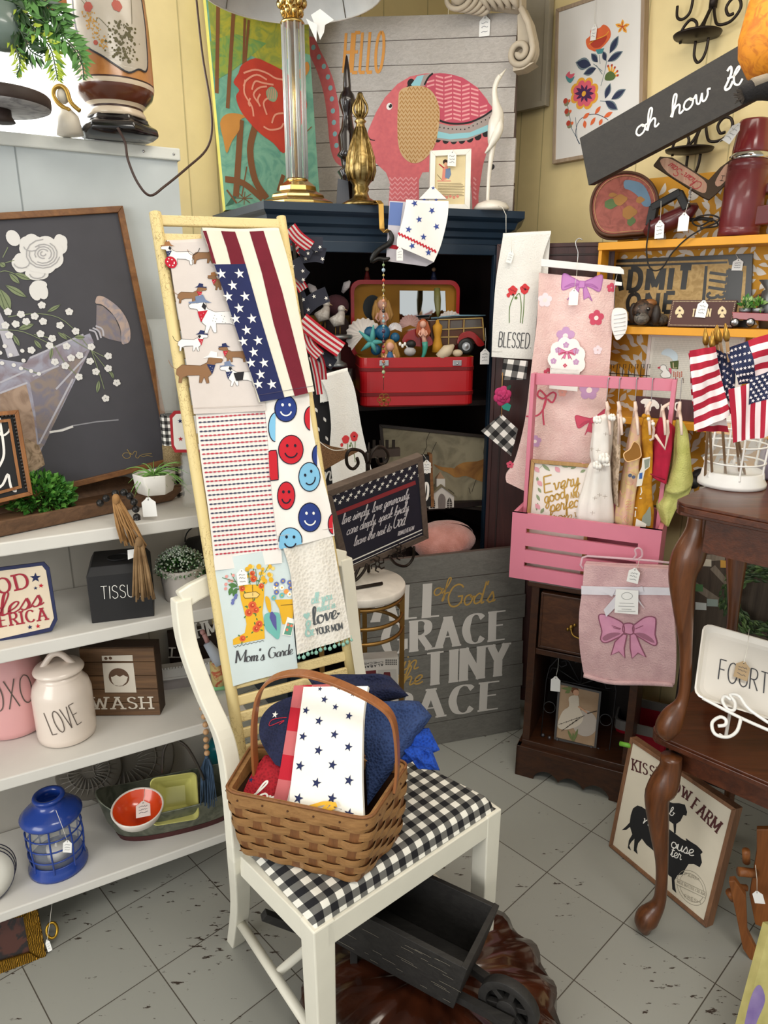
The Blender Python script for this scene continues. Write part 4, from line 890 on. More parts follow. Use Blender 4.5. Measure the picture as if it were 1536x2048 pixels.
# --- navy corner armoire
AF=Surf((-.352,2.25,0),(.950,.311,0),(0,0,1));AW=.858;AT=1.83
NB=mat('armoire_navy','#1c2e40',.4,amt=.08,coat=.15);MH=mat('mahogany_inside','#3d1812',.55,kind='wood',col2='#260c09',axis='z');DK=mat('armoire_dark_inside','#241310',.7,kind='wood',col2='#170c0a')
t=thing('armoire','tall navy blue corner armoire with a moulded cornice and open dark wood inside','armoire',(0,2.6,0))
top=[V(p)for p in((-.352,2.25,0),(.463,2.517,0),(.50,2.78,0),(.22,3.10,0),(-.591,2.637,0))]
cen=V((0,2.72,0))
nF=AF.N;sd=(top[0]-top[4]).normalized();nS=V((sd.y,-sd.x,0));nS=-nS if nS.x>0 else nS;nR=AF.U
def tp(i,d):
 p=top[i].copy()
 if i==0:p-=nF*d+nS*d*.6
 elif i==1:p-=nF*d+nR*d
 elif i==2:p-=nR*d
 elif i==4:p-=nS*d
 return p
b=MB();L_=[(1.83,0),(1.808,0),(1.802,.006),(1.795,.016),(1.775,.022),(1.766,.034),(1.750,.038),(1.744,.046),(1.728,.048)]
for i in range(len(L_)-1):
 (z1,d1),(z0,d0)=L_[i],L_[i+1]
 vs=[tp(j,d0)+V((0,0,z0))for j in range(5)]+[tp(j,d1)+V((0,0,z1))for j in range(5)]
 b.add(vs,[(j,(j+1)%5,5+(j+1)%5,5+j)for j in range(5)],NB)
b.add([tp(j,0)+V((0,0,1.83))for j in range(5)],[(0,1,2,3,4)],NB);b.add([tp(j,.048)+V((0,0,1.728))for j in range(5)],[(4,3,2,1,0)],NB);b.build('cornice',t)
BF_=AF.off(-.05);u0,u1=.03,AW-.045
b=MB()
b.slab(BF_,[(u1-.035,.0),(u1,.0),(u1,1.728),(u1-.035,1.728)],-.02,0,NB);b.slab(BF_,[(u0,0),(u0+.035,0),(u0+.035,1.728),(u0,1.728)],-.02,0,NB)
b.slab(BF_,[(u0,1.695),(u1,1.695),(u1,1.728),(u0,1.728)],-.02,0,NB);b.build('face_frame',t,bevel=.002)
def prismz(b,poly,z0,z1,m):n=len(poly);b.add([V((p[0],p[1],z0))for p in poly]+[V((p[0],p[1],z1))for p in poly],[tuple(range(n))[::-1],tuple(range(n,2*n))]+[(j,(j+1)%n,n+(j+1)%n,n+j)for j in range(n)],m)
ip=[BF_(u0,0,-.02),BF_(u1,0,-.02),tp(2,.055),tp(3,0),tp(4,.06)]
for z,nm in((1.207,'shelf'),(.83,'shelf'),(.645,'shelf'),(.08,'bottom_board')):
 b=MB();prismz(b,ip,z-.018,z,DK);b.build(nm,t)
b=MB()
for j,m_ in((1,MH),(2,DK),(3,DK),(4,NB)):
 p,q=ip[j],ip[(j+1)%5];d_=(q-p).normalized();nn=V((-d_.y,d_.x,0));b.hexa([p,q,q-nn*.012,p-nn*.012]+[v+V((0,0,1.728))for v in(p,q,q-nn*.012,p-nn*.012)],m_)
b.build('carcass',t)
h0=V((.362,2.42,0));h1=V((.712,2.325,0));DS=Surf(h0,h1-h0,(0,0,1));dw_=(h1-h0).length
DM=mat('door_mahogany','#421b18',.45,kind='wood',col2='#32120f',axis='z')
b=MB();b.slab(DS,[(0,.1),(dw_,.1),(dw_,1.722),(0,1.722)],-.018,0,DM);b.frame(DS,[(0,1.722),(dw_,1.722),(dw_,.1),(0,.1)],.012,0,.004,DM)
q=[(.035,1.69),(dw_-.035,1.69),(dw_-.035,.15),(.035,.15)]
b.frame(DS,q,.006,0,.002,mat('door_groove','#24100d',.5));d_=b.build('door',t,bevel=.001)
b=MB();hz=at(984,1052,2.42).z;b.slab(AF,[(u1-.022,hz-.016),(u1+.006,hz-.016),(u1+.006,hz+.016),(u1-.022,hz+.016)],-.048,-.045,BRASSD)
for u,v in((u1-.015,.01),(u1-.015,-.01),(u1-.003,.0)):b.ball(AF(u,hz+v,-.044),.0025,BRASSD,8)
b.build('hinge',t)
s=plane(V((-.30,2.62,1.208)),76);b=MB();b.slab(s,[(-.02,0),(.22,0),(.22,.29),(-.02,.29)],-.03,0,mat('mustard_card','#8f6a1c',.7,amt=.2));b.slab(s,[(.06,.06),(.2,.06),(.2,.2),(.06,.2)],0,.002,mat('dark_red_card','#5c1717',.7));tag(b.build('mustard_case'),'mustard yellow case standing behind the plush bunny and birds','case')
# --- on top: elephant sign, poppy canvas
es=plane(at(642,430,2.82),111.6,3)
tl,tr,br_,bl_=es.P([(606,36),(1036,24),(1026,424),(636,430)])
t=thing('elephant_plank_sign','large whitewashed plank sign with a pink patterned elephant and HELLO in orange','sign',es(.3,0,0))
PWm=mat('whitewash_plank','#c4beb8',.8,kind='wood',col2='#b2aba5',axis='x',scale=3);GAP=mat('plank_gap','#5a4b44',.9,kind='flat')
b=MB();q=[tl,tr,br_,bl_];b.slab(es,[bl_,br_,tr,tl],-.02,-.004,GAP)
ys=[(0,0)]+[(y0,y1)for y0,y1 in((80.5,71.5),(130.5,123),(181,174),(231,225),(282,275),(330,322),(378,371))]+[(0,0)]
edges=[(tl,tr)]+[es.P([(612,y0+(y0-y1)*.8),(1031,y1)])for y0,y1 in ys[1:-1]]+[(bl_,br_)]
for i in range(8):
 (a0,a1),(c0,c1)=edges[i],edges[i+1];g=.0012;ex=[0,.004,0,.003,.002,-.003,-.002,0][i]
 lx0=tl[0]+(bl_[0]-tl[0])*i/8;lx1=tr[0]+(br_[0]-tr[0])*i/8-ex
 b.slab(es,[(lx0,c0[1]+g),(lx1,c1[1]+g),(lx1,a1[1]-g),(lx0,a0[1]-g)],-.016,0,PWm)
EP=mat('elephant_pink','#d56d70',.8,kind='plain',col2='#c8646a',scale=4);EL=mat('elephant_pink_light','#e29a9c',.8,kind='flat');TL_=mat('elephant_tan','#c9a77a',.8,kind='flat');TAN2=mat('elephant_tan_line','#a8793f',.8,kind='flat');SKY=mat('elephant_aqua','#8fc4cc',.8,kind='flat');EBK=mat('elephant_black','#221f20',.8,kind='flat')
G=lambda*p:es.P(p)
Z2=lambda*p:es.Z(400,0,3,p);Z3=lambda*p:es.Z(800,0,3.84,p)
body=[(736,262),(742,248),(752,225),(770,195),(795,168),(820,153),(850,147),(890,147),(925,155),(955,175),(975,200),(987,235),(985,265),(975,300),(966,330),(962,355),(957,390),(957,430),(945,430),(944,395),(940,345),(900,340),(845,345),(838,360),(838,400),(838,430),(776,430),(778,400),(780,365),(772,345),(745,320),(735,300)]
b.paint(es,G(*body),EP,1)
tr_=cat_rom([(612,78),(620,110),(635,145),(648,190),(655,240),(660,290),(672,325),(700,335),(738,318),(737,285),(705,300),(690,295),(680,260),(678,215),(668,165),(655,130),(640,100),(628,75)],3,True)
b.paint(es,G(*tr_),EP,1)
for x,y in((627,95),(638,114),(648,133),(656,154),(661,176),(664,198),(666,222),(668,245),(670,268),(673,291)):b.disc(es,G((x,y))[0],.0085,SKY,3,12)
def clip_in(p,poly):
 x,y=p;c=False;n=len(poly)
 for i in range(n):
  (x1,y1),(x2,y2)=poly[i],poly[i-1]
  if(y1>y)!=(y2>y)and x<(x2-x1)*(y-y1)/(y2-y1)+x1:c=not c
 return c
sad=cat_rom([(848,172),(862,150),(890,147),(925,156),(955,177),(975,203),(985,220),(960,240),(925,248),(880,240),(872,215),(865,190)],3,True)
b.paint(es,G(*sad),mat('saddle_pink','#bf4f62',.8,kind='flat'),2)
for c_ in range(8):
 x0=853+c_*17.6;sgn=1 if c_%2 else-1
 for r_ in range(14):
  y0=144+r_*8.4
  pl=[(x0+1,y0-sgn*2),(x0+16,y0+sgn*2),(x0+16,y0+sgn*2+3.6),(x0+1,y0-sgn*2+3.6)]
  if all(clip_in(p,sad)for p in pl):b.paint(es,G(*pl),EL,3)
b.paint(es,G(*[(870,245),(900,252),(940,250),(985,220),(990,228),(985,250),(975,262),(935,281),(905,284),(868,278)]),mat('saddle_grey','#a2958f',.8,kind='flat'),2)
b.stroke(es,G(*cat_rom([(876,240),(900,247),(935,246),(965,234),(987,219)],4)),.006,EBK,4)
b.paint(es,G(*[(872,262),(900,268),(940,265),(980,248),(976,262),(935,276),(900,279),(869,275)]),SKY,3)
for i in range(7):x=876+i*16;b.disc(es,G((x,278-(i-2)**2*.9+3))[0],.012,EBK,1.5,14)
for i in range(13):b.disc(es,G((880+i*8.3,253+6*math.sin(i*.26+.3)-max(0,i-6)*2.6))[0],.0022,EBK,4,8)
b.disc(es,G((822,166))[0],.013,EBK,2);b.disc(es,G((817,176))[0],.008,EBK,2)
b.paint(es,G((822,170),(835,152),(848,150),(840,172),(830,176)),SKY,3);b.paint(es,G((840,172),(848,150),(862,147),(850,172)),mat('saddle_grey'),3);b.stroke(es,G(*cat_rom([(866,147),(857,155),(849,170)],4)),.006,EBK,4)
ear=cat_rom([(797,200),(800,182),(815,174),(838,172),(858,178),(872,195),(880,225),(876,265),(868,295),(850,318),(830,327),(810,318),(798,295),(795,250)],3,True)
b.paint(es,G(*ear),TL_,5)
for r_ in range(17):
 pts=[]
 for i in range(23):
  p=(796+i*3.9,178+r_*9+(3.4 if i%2 else-3.4))
  if clip_in(p,ear):pts.append(p)
  else:
   if len(pts)>1:b.stroke(es,G(*pts),.0042,TAN2,6)
   pts=[]
 if len(pts)>1:b.stroke(es,G(*pts),.0042,TAN2,6)
b.disc(es,G((779,213))[0],.011,WHT,3);b.disc(es,G((781,212))[0],.0065,EBK,4);b.disc(es,G((779,210))[0],.002,WHT,5,8)
b.stroke(es,G(*cat_rom([(736,272),(741,279),(750,281)],4)),.003,EBK,4)
for r_ in range(5):
 for xa,xb in((776,838),(944,958)):n=int((xb-xa)/5.5);b.stroke(es,G(*[(xa+3+i*5.5,358+r_*9.5+(3 if i%2 else-3))for i in range(n)]),.005,EL,3)
b.disc(es,G((984,334))[0],.009,EBK,2)
b.text(es,'HELLO',*G((687,146),(764,144)),66*mpx(es.O),mat('hello_orange','#d8964a',.8,kind='flat'),'skinny',w=.085)
b.build('planks',t,bevel=.0006)
price_tag(t,es,G((966,27))[0],G((970,53))[0],19*mpx(es.O),32*mpx(es.O))
ps=plane(at(450,417,2.57),64,4);
q=ps.P([(411,-8),(612,-8),(640,402),(450,420)]);q=[ps.P([(409,-30)])[0],ps.P([(611,-30)])[0],ps.P([(640,405)])[0],ps.P([(451,420)])[0]]
t=thing('poppy_canvas','large canvas of a red poppy on green and teal leaning on the armoire','painting',ps(.15,0,0))
b=MB();b.slab(ps,[q[3],q[2],q[1],q[0]],-.035,0,mat('poppy_teal','#7cb096',.7,kind='marble',col2='#629a86',scale=2),mat('canvas_edge_yellow','#cfc96a',.7))
P2=lambda*p:ps.Z(400,0,3,p)
def inq(pts):return pts
b.paint(ps,P2((40,-80),(640,-80),(660,330),(560,300),(480,420),(300,330),(180,420),(90,480)),mat('poppy_yellow','#b3ad3c',.7,kind='marble',col2='#8d9a45',scale=3),1)
b.paint(ps,P2((60,250),(200,200),(400,260),(300,340),(200,420),(100,480),(85,460)),mat('poppy_green','#6f9a55',.7,kind='marble',col2='#96a544',scale=4),2)
brn=mat('poppy_stem','#7c4f2d',.7,kind='flat');pr_=mat('poppy_red','#c9432c',.7,kind='plain',col2='#b5382a');pln=mat('poppy_line','#e29a80',.7,kind='flat');po=mat('poppy_orange','#c98a3f',.7,kind='plain')
for st,w in(([(108,30),(100,560)],.012),([(200,80),(165,650)],.012),([(268,110),(260,400)],.008),([(292,120),(268,420)],.008),([(245,720),(215,1180)],.02),([(330,760),(300,900),(330,1080),(400,1190)],.022),([(150,1075),(260,1100),(375,1195)],.02),([(620,810),(670,760)],.003),([(160,1140),(220,1220)],.006),([(280,1000),(250,1180)],.004),([(500,1050),(470,1150)],.014)):b.stroke(ps,cat_rom(P2(*st),4),w,brn,3)
b.paint(ps,cat_rom(P2((120,740),(150,690),(210,680),(280,700),(240,720),(235,780),(190,850),(160,920),(140,840)),3,True),po,4)
b.paint(ps,cat_rom(P2((590,430),(640,370),(655,420),(610,480)),3,True),po,4)
b.paint(ps,cat_rom(P2((230,440),(250,390),(330,350),(400,375),(470,410),(520,440),(580,520),(630,580),(640,650),(610,740),(560,850),(500,920),(440,860),(370,810),(300,740),(240,660),(215,580),(235,540),(200,495)),3,True),pr_,5)
for st in([(260,440),(330,420),(400,440),(450,470),(500,480)],[(260,520),(280,480),(340,450),(400,480)],[(310,540),(330,490),(380,500),(440,510)],[(350,620),(320,570),(350,530),(400,520)],[(400,690),(380,620),(410,590),(440,610)],[(380,760),(420,780),(480,770),(500,740)],[(270,480),(265,560),(310,640),(320,700)],[(360,640),(345,600),(360,565)],[(430,740),(450,690),(500,680)],[(300,590),(290,620),(300,640)]):b.stroke(ps,cat_rom(P2(*st),4),.0055,pln,7)
b.paint(ps,cat_rom(P2((395,550),(430,520),(465,560),(450,610),(410,600)),3,True),mat('poppy_centre','#8fa582',.7),7)
for i in range(5):b.stroke(ps,P2((405+i*11,535),(412+i*10,595)),.002,pln,8)
for i in range(8):a=i*.8;b.stroke(ps,P2((265,1190),(265+50*math.cos(a),1190+40*math.sin(a))),.0025,brn,5)
b.paint(ps,P2((150,1240),(250,1100),(200,1225)),mat('leaf_dark_teal','#3c6a55',.7),2)
b.build('canvas',t)
# --- brass column lamp with white shade
c=V(at(596,398,2.40));c.z=AT;k=mpx(at(590,380,2.40))
t=thing('column_table_lamp','brass and clear glass column table lamp with a torn white shade','lamp',c)
b=MB();Mo=Matrix.Rotation(R(22.5+8),3,'Z')
b.lathe([(0,0),(74*k,0),(74*k,5*k),(70*k,8*k),(56*k,14*k),(54*k,20*k),(40*k,27*k),(38*k,36*k),(30*k,42*k),(24*k,46*k),(0,46*k)],BRASS,c,8,Mo);b.sm=[False]*len(b.sm)
b.lathe([(20*k,44*k),(22*k,47*k),(22*k,50*k),(18*k,52*k)],BRASS,c,24);b.build('base',t,bevel=.0015)
b=MB();zc=52*k;hc=268*k
b.lathe([(20*k,zc),(20*k,zc+hc)],mat('lamp_glass','#eef3f4',.04,trans=1,kind='flat'),c,16);b.sm=[False]*len(b.sm)
for i in range(10):a=math.pi*i/5;b.tube([c+V((20*k*math.cos(a),20*k*math.sin(a),zc)),c+V((20*k*math.cos(a),20*k*math.sin(a),zc+hc))],2.2*k,mat('glass_rib','#e6ecee',.08,trans=.6,kind='flat'),6)
b.build('glass_column',t)
b=MB();b.tube([c+V((0,0,zc)),c+V((0,0,zc+hc))],4.5*k,BRASS,12);b.build('rod',t)
b=MB();z=zc+hc;b.lathe([(21*k,z-3*k),(23*k,z),(20*k,z+4*k),(16*k,z+8*k),(17*k,z+20*k),(24*k,z+40*k),(30*k,z+50*k),(26*k,z+54*k),(28*k,z+60*k),(10*k,z+62*k),(9*k,z+130*k),(0,z+130*k)],BRASS,c,24)
for i in range(8):
 a=math.pi*i/4;b.ball(c+V((22*k*math.cos(a),22*k*math.sin(a),z+32*k)),(7*k,7*k,9*k),BRASS,8);b.ball(c+V((17*k*math.cos(a+.39),17*k*math.sin(a+.39),z+18*k)),(6*k,6*k,8*k),BRASS,8)
b.build('capital',t)
b=MB();zs=zc+hc+55*k;rb=172*k;rt=110*k;hs=210*k;SHD=mat('lamp_shade_linen','#e9e6df',.85,kind='fabric');SHI=mat('shade_lining','#e4e4e2',.8)
b.grid(lambda u,v:c+V(((rb+(rt-rb)*v)*math.cos(2*math.pi*u),(rb+(rt-rb)*v)*math.sin(2*math.pi*u),zs+hs*v)),48,4,SHD)
b.grid(lambda u,v:c+V(((rb+(rt-rb)*v-.002)*math.cos(-2*math.pi*u),(rb+(rt-rb)*v-.002)*math.sin(-2*math.pi*u),zs+hs*v)),48,4,SHI)
b.tube([c+V((rb*math.cos(q),rb*math.sin(q),zs))for q in[2*math.pi*i/48 for i in range(48)]],.003,SHD,6,True)
b.tube([c+V((rt*math.cos(q),rt*math.sin(q),zs+hs))for q in[2*math.pi*i/48 for i in range(48)]],.003,SHD,6,True)
for i in range(8):a=math.pi*i/4+.2;b.tube([c+V(((rb-.004)*math.cos(a),(rb-.004)*math.sin(a),zs)),c+V(((rt-.004)*math.cos(a),(rt-.004)*math.sin(a),zs+hs))],.0016,mat('shade_wire','#9a948a',.4,.6),5)
sh=b.build('shade',t)
b=MB();tp_=[(622,30),(640,18),(668,40),(650,50),(648,65),(640,80),(634,60)];s=plane(at(640,60,2.22),85);b.slab(s,s.P(tp_),0,.0008,SHI);b.slab(s.off(.01),s.P([(612,40),(634,52),(633,86)]),0,.0008,SHI);b.build('torn_lining',sh)
# --- finials, print, bird
c=at(697,398,2.47);c.z=AT;k=mpx(at(697,300,2.47));b=MB()
EB=mat('ebony_gloss','#1d1114',.18,coat=.6)
b.lathe([(0,0),(34*k,0),(34*k,4*k),(26*k,12*k),(16*k,20*k),(15*k,60*k),(22*k,70*k),(12*k,78*k),(15*k,95*k),(22*k,100*k),(17*k,108*k),(20*k,135*k),(13*k,150*k),(9*k,172*k),(11*k,178*k),(14*k,186*k),(17*k,196*k),(14*k,208*k),(8*k,216*k),(8*k,222*k),(6*k,250*k),(2*k,274*k),(0,277*k)],EB,c,24)
tag(b.build('black_finial'),'glossy black turned wooden finial with a long spike','finial')
b=MB();s=plane(V((c.x+.0,c.y-.055,AT)),80,8);q=s.P([(676,357),(696,362),(700,408),(672,408)]);b.slab(s,[(q[3][0],0),(q[2][0],0),q[1],q[0]],-.006,0,mat('slate_card','#56585f',.7));tag(b.build('slate_card'),'small dark grey card leaning against the black finial','card')
c=at(722,400,2.395);c.z=AT;k=mpx(at(722,300,2.395));b=MB();BG=mat('gilt_brass','#a08a5c',.32,1,kind='marble',col2='#6f5a30',scale=4,bump=.4)
b.lathe([(0,0),(42*k,0),(42*k,4*k),(30*k,10*k),(18*k,16*k),(14*k,26*k),(17*k,32*k),(15*k,38*k),(22*k,48*k),(29*k,66*k),(27*k,90*k),(18*k,120*k),(10*k,145*k),(8*k,152*k),(12*k,156*k),(8*k,160*k),(7*k,166*k),(0,166*k)],BG,c,28)
for i in range(12):a=math.pi*i/6;b.tube([c+V((r_*k*math.cos(a),r_*k*math.sin(a),z*k))for r_,z in((24,48),(29,66),(27,90),(18,120),(10,145))],[1.5*k,2.6*k,2.2*k,1.5*k,1*k],BG,6)
for i in range(6):
 a=math.pi*i/3;b.tube([c+V((r_*k*math.cos(a),r_*k*math.sin(a),z*k))for r_,z in cat_rom([(4,160),(13,172),(13,184),(6,196),(2,206)],3)],2.6*k,BG,6)
b.ball(c+V((0,0,182*k)),(7*k,7*k,22*k),BG,10);tag(b.build('gold_finial'),'ornate gold bottle shaped finial with pierced top','finial')
s=plane(V(at(864,400,2.46))*1,84,8);s.O.z=AT
q=s.P([(861,301),(943,297),(940,412),(858,408)]);q[3]=(q[3][0],0);q[2]=(q[2][0],0)
t,b,f=framed('framed_storybook_print','small white framed vintage storybook print with a price tag','framed print',s,q,.017,WHITE,mat('old_paper','#e0cfa4',.8,amt=.08),.018)
Zp=lambda*p:f.Z(800,0,3.84,p);k=mpx(f.O)
b.disc(f,Zp((348,1245))[0],5*k,mat('child_hair','#3a241a',.8,kind='flat'),2);b.disc(f,Zp((352,1262))[0],3.6*k,mat('child_skin','#dba584',.8,kind='flat'),3)
b.paint(f,Zp((330,1285),(365,1275),(375,1330),(355,1375),(320,1390)),mat('child_pink','#d88a78',.8,kind='flat'),2);b.paint(f,Zp((350,1300),(385,1290),(392,1340),(375,1375),(345,1365)),mat('child_blue','#6d83a3',.8,kind='flat'),3)
b.stroke(f,Zp((300,1260),(335,1290)),2*k,REDP,3);b.stroke(f,Zp((285,1390),(390,1390)),1.5*k,mat('child_pink'),2)
for i in range(9):b.stroke(f,Zp((290,1410+i*12),(470+(i*37%25),1407+i*12)),.7*k,mat('sepia_ink','#6e5a40',.8,kind='flat'),2)
b.stroke(f,Zp((285,1340),(320,1380)),.8*k,mat('sepia_ink'),2)
for i in range(5):b.disc(f,Zp((330+i*28,1508+(i%2)*8))[0],3*k,mat('child_pink'),2,10)
b.build('print',t);price_tag(t,s.off(.002),s.uv(905,300),s.uv(903,318),17*k,29*k,-.05)
c=at(983,412,2.50);c.z=AT;s=Surf(c,V((.95,.31,0)),(0,0,1));IV=mat('ivory_resin','#e8e2d6',.3,coat=.3);k=mpx(at(985,300,2.50));b=MB();Yc=c.y
b.lathe([(0,0),(34*k,0),(36*k,5*k),(30*k,13*k),(14*k,19*k),(0,21*k)],IV,c,28)
pl=[(975,404),(978,350),(984,300),(985,280),(991,250),(995,228),(991,205),(989,180),(994,162),(1000,152)]
rs=[3.5,4,6,10,15,12,7,5,5,4.5];pc=cat_rom([(x,y,r_)for(x,y),r_ in zip(pl,rs)],4)
b.tube([at(x,y,Yc)for x,y,r_ in pc],[r_*k for x,y,r_ in pc],IV,14)
b.tube([at(1000,153,Yc),at(1004,148,Yc),at(1013,137,Yc)],[4*k,2.6*k,.5*k],IV,8)
wg=cat_rom([(999,232,4),(998,255,9),(990,275,9),(979,295,4),(970,306,1)],4);b.tube([at(x,y,Yc-.012)for x,y,r_ in wg],[r_*k for x,y,r_ in wg],IV,10)
b.tube([at(985,290,Yc),at(976,300,Yc),at(970,307,Yc)],[7*k,4*k,1*k],IV,8)
o=tag(b.build('crane_figurine'),'tall slender white crane figurine with upturned beak on a dome base','figurine')
b=MB();b.tube([at(975,403,Yc-.02),at(1005,415,Yc-.07),at(1012,430,Yc-.16),at(1012,465,Yc-.16)],.0009,STRING,5);p_=b.build('tag_string',o)
# --- stocking hook with black iron arm, beaded suncatcher
t=thing('stocking_hook','bent gold metal strap hook over the cornice ending in a black hook','hook',at(764,400,2.33))
b=MB();GB=mat('gold_strap','#b8924e',.35,.9);hp=[at(748,402,2.38),at(757,402,2.33),at(762,408,2.325),at(763,440,2.32),at(764,458,2.315),at(771,465,2.29),at(778,460,2.28)]
ribbon_path(b,hp,(1,.25,0),.016,.003,GB);b.build('strap',t,bevel=.0006)
b=MB();pc=cat_rom([(779,462,3),(784,475,5),(778,488,6),(762,497,5),(750,508,6),(744,522,5),(757,517,4),(770,519,5),(780,516,2)],4);b.tube([at(x,y,2.285)for x,y,r_ in pc],[r_*.0015 for x,y,r_ in pc],mat('black_cast','#191817',.4,.3),8);b.build('arm',t)
t=thing('bead_suncatcher','hanging string of multicoloured beads ending in a bronze filigree flower','suncatcher',at(768,520,2.28))
b=MB();cols=['#8fa77a','#9fb3c4','#c9b46a','#c0412f','#b9a36a','#8d7a3d','#c9a75c','#d99a7c','#d8b091','#3a2c28','#a8b9c7','#8fb2b8','#7fa8a8','#41294a','#3a2340','#5a1d2c','#a01d2a','#b3242f','#c98a5a','#b0604a','#6f9a70','#a0b48a','#8a7650']
for i,hx in enumerate(cols):
 y=530+i*10.2;r_=(.0042,.0058,.0036,.005)[i%4];b.ball(at(767,y,2.28),(r_,r_,r_*1.1),mat('bead_%d'%i,hx,.2,kind='flat',coat=.5),8)
b.tube([at(767,522,2.28),at(767,780,2.28)],.0009,STEEL,5);b.build('beads',t)
b=MB();s=plane(at(768,800,2.28),88)
for i in range(6):a=math.pi*i/3;b.tube([s(.012*math.cos(a)+.009*math.cos(q),.012*math.sin(a)+.009*math.sin(q))for q in[2*math.pi*j/10 for j in range(10)]],.0013,BRASSD,5,True)
b.ball(s(0,0),.005,BRASSD,8);b.build('filigree_flower',t)
def hit(sf,px,py,h=0):
 q=sf.off(h)if h else sf;d=ray(px,py);return CAM+d*((q.O-CAM).dot(q.N)/d.dot(q.N))
def folds(sf,amp,freq,ph=0,az=0,amp2=0,f2=0):
 sf.disp=lambda u,v:amp*math.sin(freq*u+ph+az*v)+amp2*math.sin(f2*v+2*u*freq*.3)
 return sf
def cloth(b,sf,L,Rr,m,nu=18,nv=30,thick=.003,back=.0,hem=None,wave=0,waven=6):
 """cloth between a left and a right edge given as pixel polylines on sf; drapes back over its top edge by `back`"""
 n=len(L);Lc=cat_rom(sf.P(L),8);Rc=cat_rom(sf.P(Rr),8);k=len(Lc)-1
 def fn(u,v):
  t=v*k;i=min(int(t),k-1);f=t-i
  a=(Lc[i][0]*(1-f)+Lc[i+1][0]*f,Lc[i][1]*(1-f)+Lc[i+1][1]*f);c=(Rc[i][0]*(1-f)+Rc[i+1][0]*f,Rc[i][1]*(1-f)+Rc[i+1][1]*f)
  return(a[0]+(c[0]-a[0])*u,a[1]+(c[1]-a[1])*u)
 b.grid(lambda u,v:sf(fn(u,1-v)[0],fn(u,1-v)[1]+(wave*math.sin(waven*6.28*u)*(1-v)**6)),nu,nv,m,True,thick,sf.N,lambda u,v:fn(u,1-v))
 if back:
  def bk(u,v):
   p=fn(u,0);a=v*3.0;r=.009
   if v<.5:q=v/.5*math.pi;return sf(p[0],p[1]+r*math.sin(q),-r+r*math.cos(q))
   return sf(p[0],p[1]-(v-.5)*2*back,-2*r)
  b.grid(lambda u,v:bk(u,v),nu,12,m,True,0,sf.N,lambda u,v:(fn(u,0)[0],fn(u,0)[1]+v*.05))
 return fn
 # --- on the right wall
wf=wr.off(.012)
q=quadsurf((1110,18),(1290,-42),(1278,300),(1104,328),2.3)
fl=wr.off(.03);Qf=[fl.uv(1111,18),fl.uv(1290,-44),fl.uv(1283,296),fl.uv(1104,328)]
LW=mat('limed_oak','#bba58c',.6,kind='wood',col2='#9c8670',axis='z')
t,b,f=framed('floral_picture','tall white picture of bright folk style flowers in a thin wood frame','picture',fl,Qf,.012,LW,mat('canvas_white','#e3e0dc',.8,amt=.02),.028,.004)
Zf=lambda*p:f.Z(1080,0,3.368,p);k=(f.uv(1200,100)[1]-f.uv(1200,200)[1])/336.8*.92
c_=lambda n,h:mat('folk_'+n,h,.8,kind='flat')
nv,nvl,orr,yel,pnk,red_,tl_c,pur,grn=c_('navy','#2c3450'),c_('slate','#6f7f87'),c_('orange','#e06a3c'),c_('yellow','#e9a83a'),c_('pink','#db5f72'),c_('red','#b5402f'),c_('teal','#4d8f94'),c_('purple','#4a2552'),c_('olive','#566b3a')
for a,e,w in(((270,970),(210,860),0),((250,930),(240,790),0),((410,580),(440,470),0),((440,470),(450,400),0),((420,500),(380,440),0),((400,370),(405,430),0),((405,680),(460,685),0),((215,860),(180,680),0),((420,480),(360,430),0)):b.stroke(f,Zf(a,e),5*k,nvl,1)
b.stroke(f,cat_rom(Zf((265,970),(240,900),(260,820),(310,780),(380,770),(440,795),(460,810)),4),5*k,nv,1)
for c0,r_,m_ in(((300,630),108,yel),((300,630),88,pnk)):
 for i in range(8):a=i*math.pi/4+.4;b.disc(f,Zf((c0[0]+r_*.62*math.cos(a),c0[1]+r_*.68*math.sin(a)))[0],r_*.4*k,m_,2 if m_ is yel else 3,14)
 b.disc(f,Zf(c0)[0],r_*.7*k,m_,2 if m_ is yel else 3)
for i in range(10):a=i*.628;P_=Zf((300,630),(300+66*math.cos(a),630+62*math.sin(a)));leaf(b,f,P_[0],P_[1],26*k,pur,5)
b.disc(f,Zf((298,632))[0],20*k,yel,7)
b.paint(f,cat_rom(Zf((350,340),(320,320),(310,270),(340,240),(345,200),(400,190),(430,165),(470,195),(475,250),(430,310),(380,345)),3,True),orr,2);b.paint(f,cat_rom(Zf((360,320),(340,285),(400,260),(450,240),(440,280),(400,320)),3,True),red_,3)
b.stroke(f,cat_rom(Zf((330,300),(370,270),(440,240),(465,210)),3),7*k,yel,4);b.paint(f,Zf((375,335),(435,325),(420,360),(390,365)),tl_c,4)
for i in range(5):a=math.pi/2+i*1.2566;P_=Zf((556,180),(556+50*math.cos(a),180-50*math.sin(a)));leaf(b,f,P_[0],P_[1],26*k,yel,2);b.stroke(f,Zf((556,180),(556+34*math.cos(a),180-34*math.sin(a))),6*k,red_,3)
for a,e,w in(((345,440),(240,420),78),((390,420),(345,360),44),((380,460),(292,500),54),((470,360),(530,240),58),((445,410),(425,345),38),((455,415),(560,345),52),((440,665),(475,560),50),((480,670),(580,600),56),((440,680),(525,740),52)):
 P_=Zf(a,e);leaf(b,f,P_[0],P_[1],w*1.15*k,nvl,2);leaf(b,f,P_[0],((P_[1][0]*.92+P_[0][0]*.08),(P_[1][1]*.92+P_[0][1]*.08)),w*.8*k,nv,3)
b.paint(f,cat_rom(Zf((440,540),(445,500),(480,480),(510,510),(490,540)),3,True),grn,3)
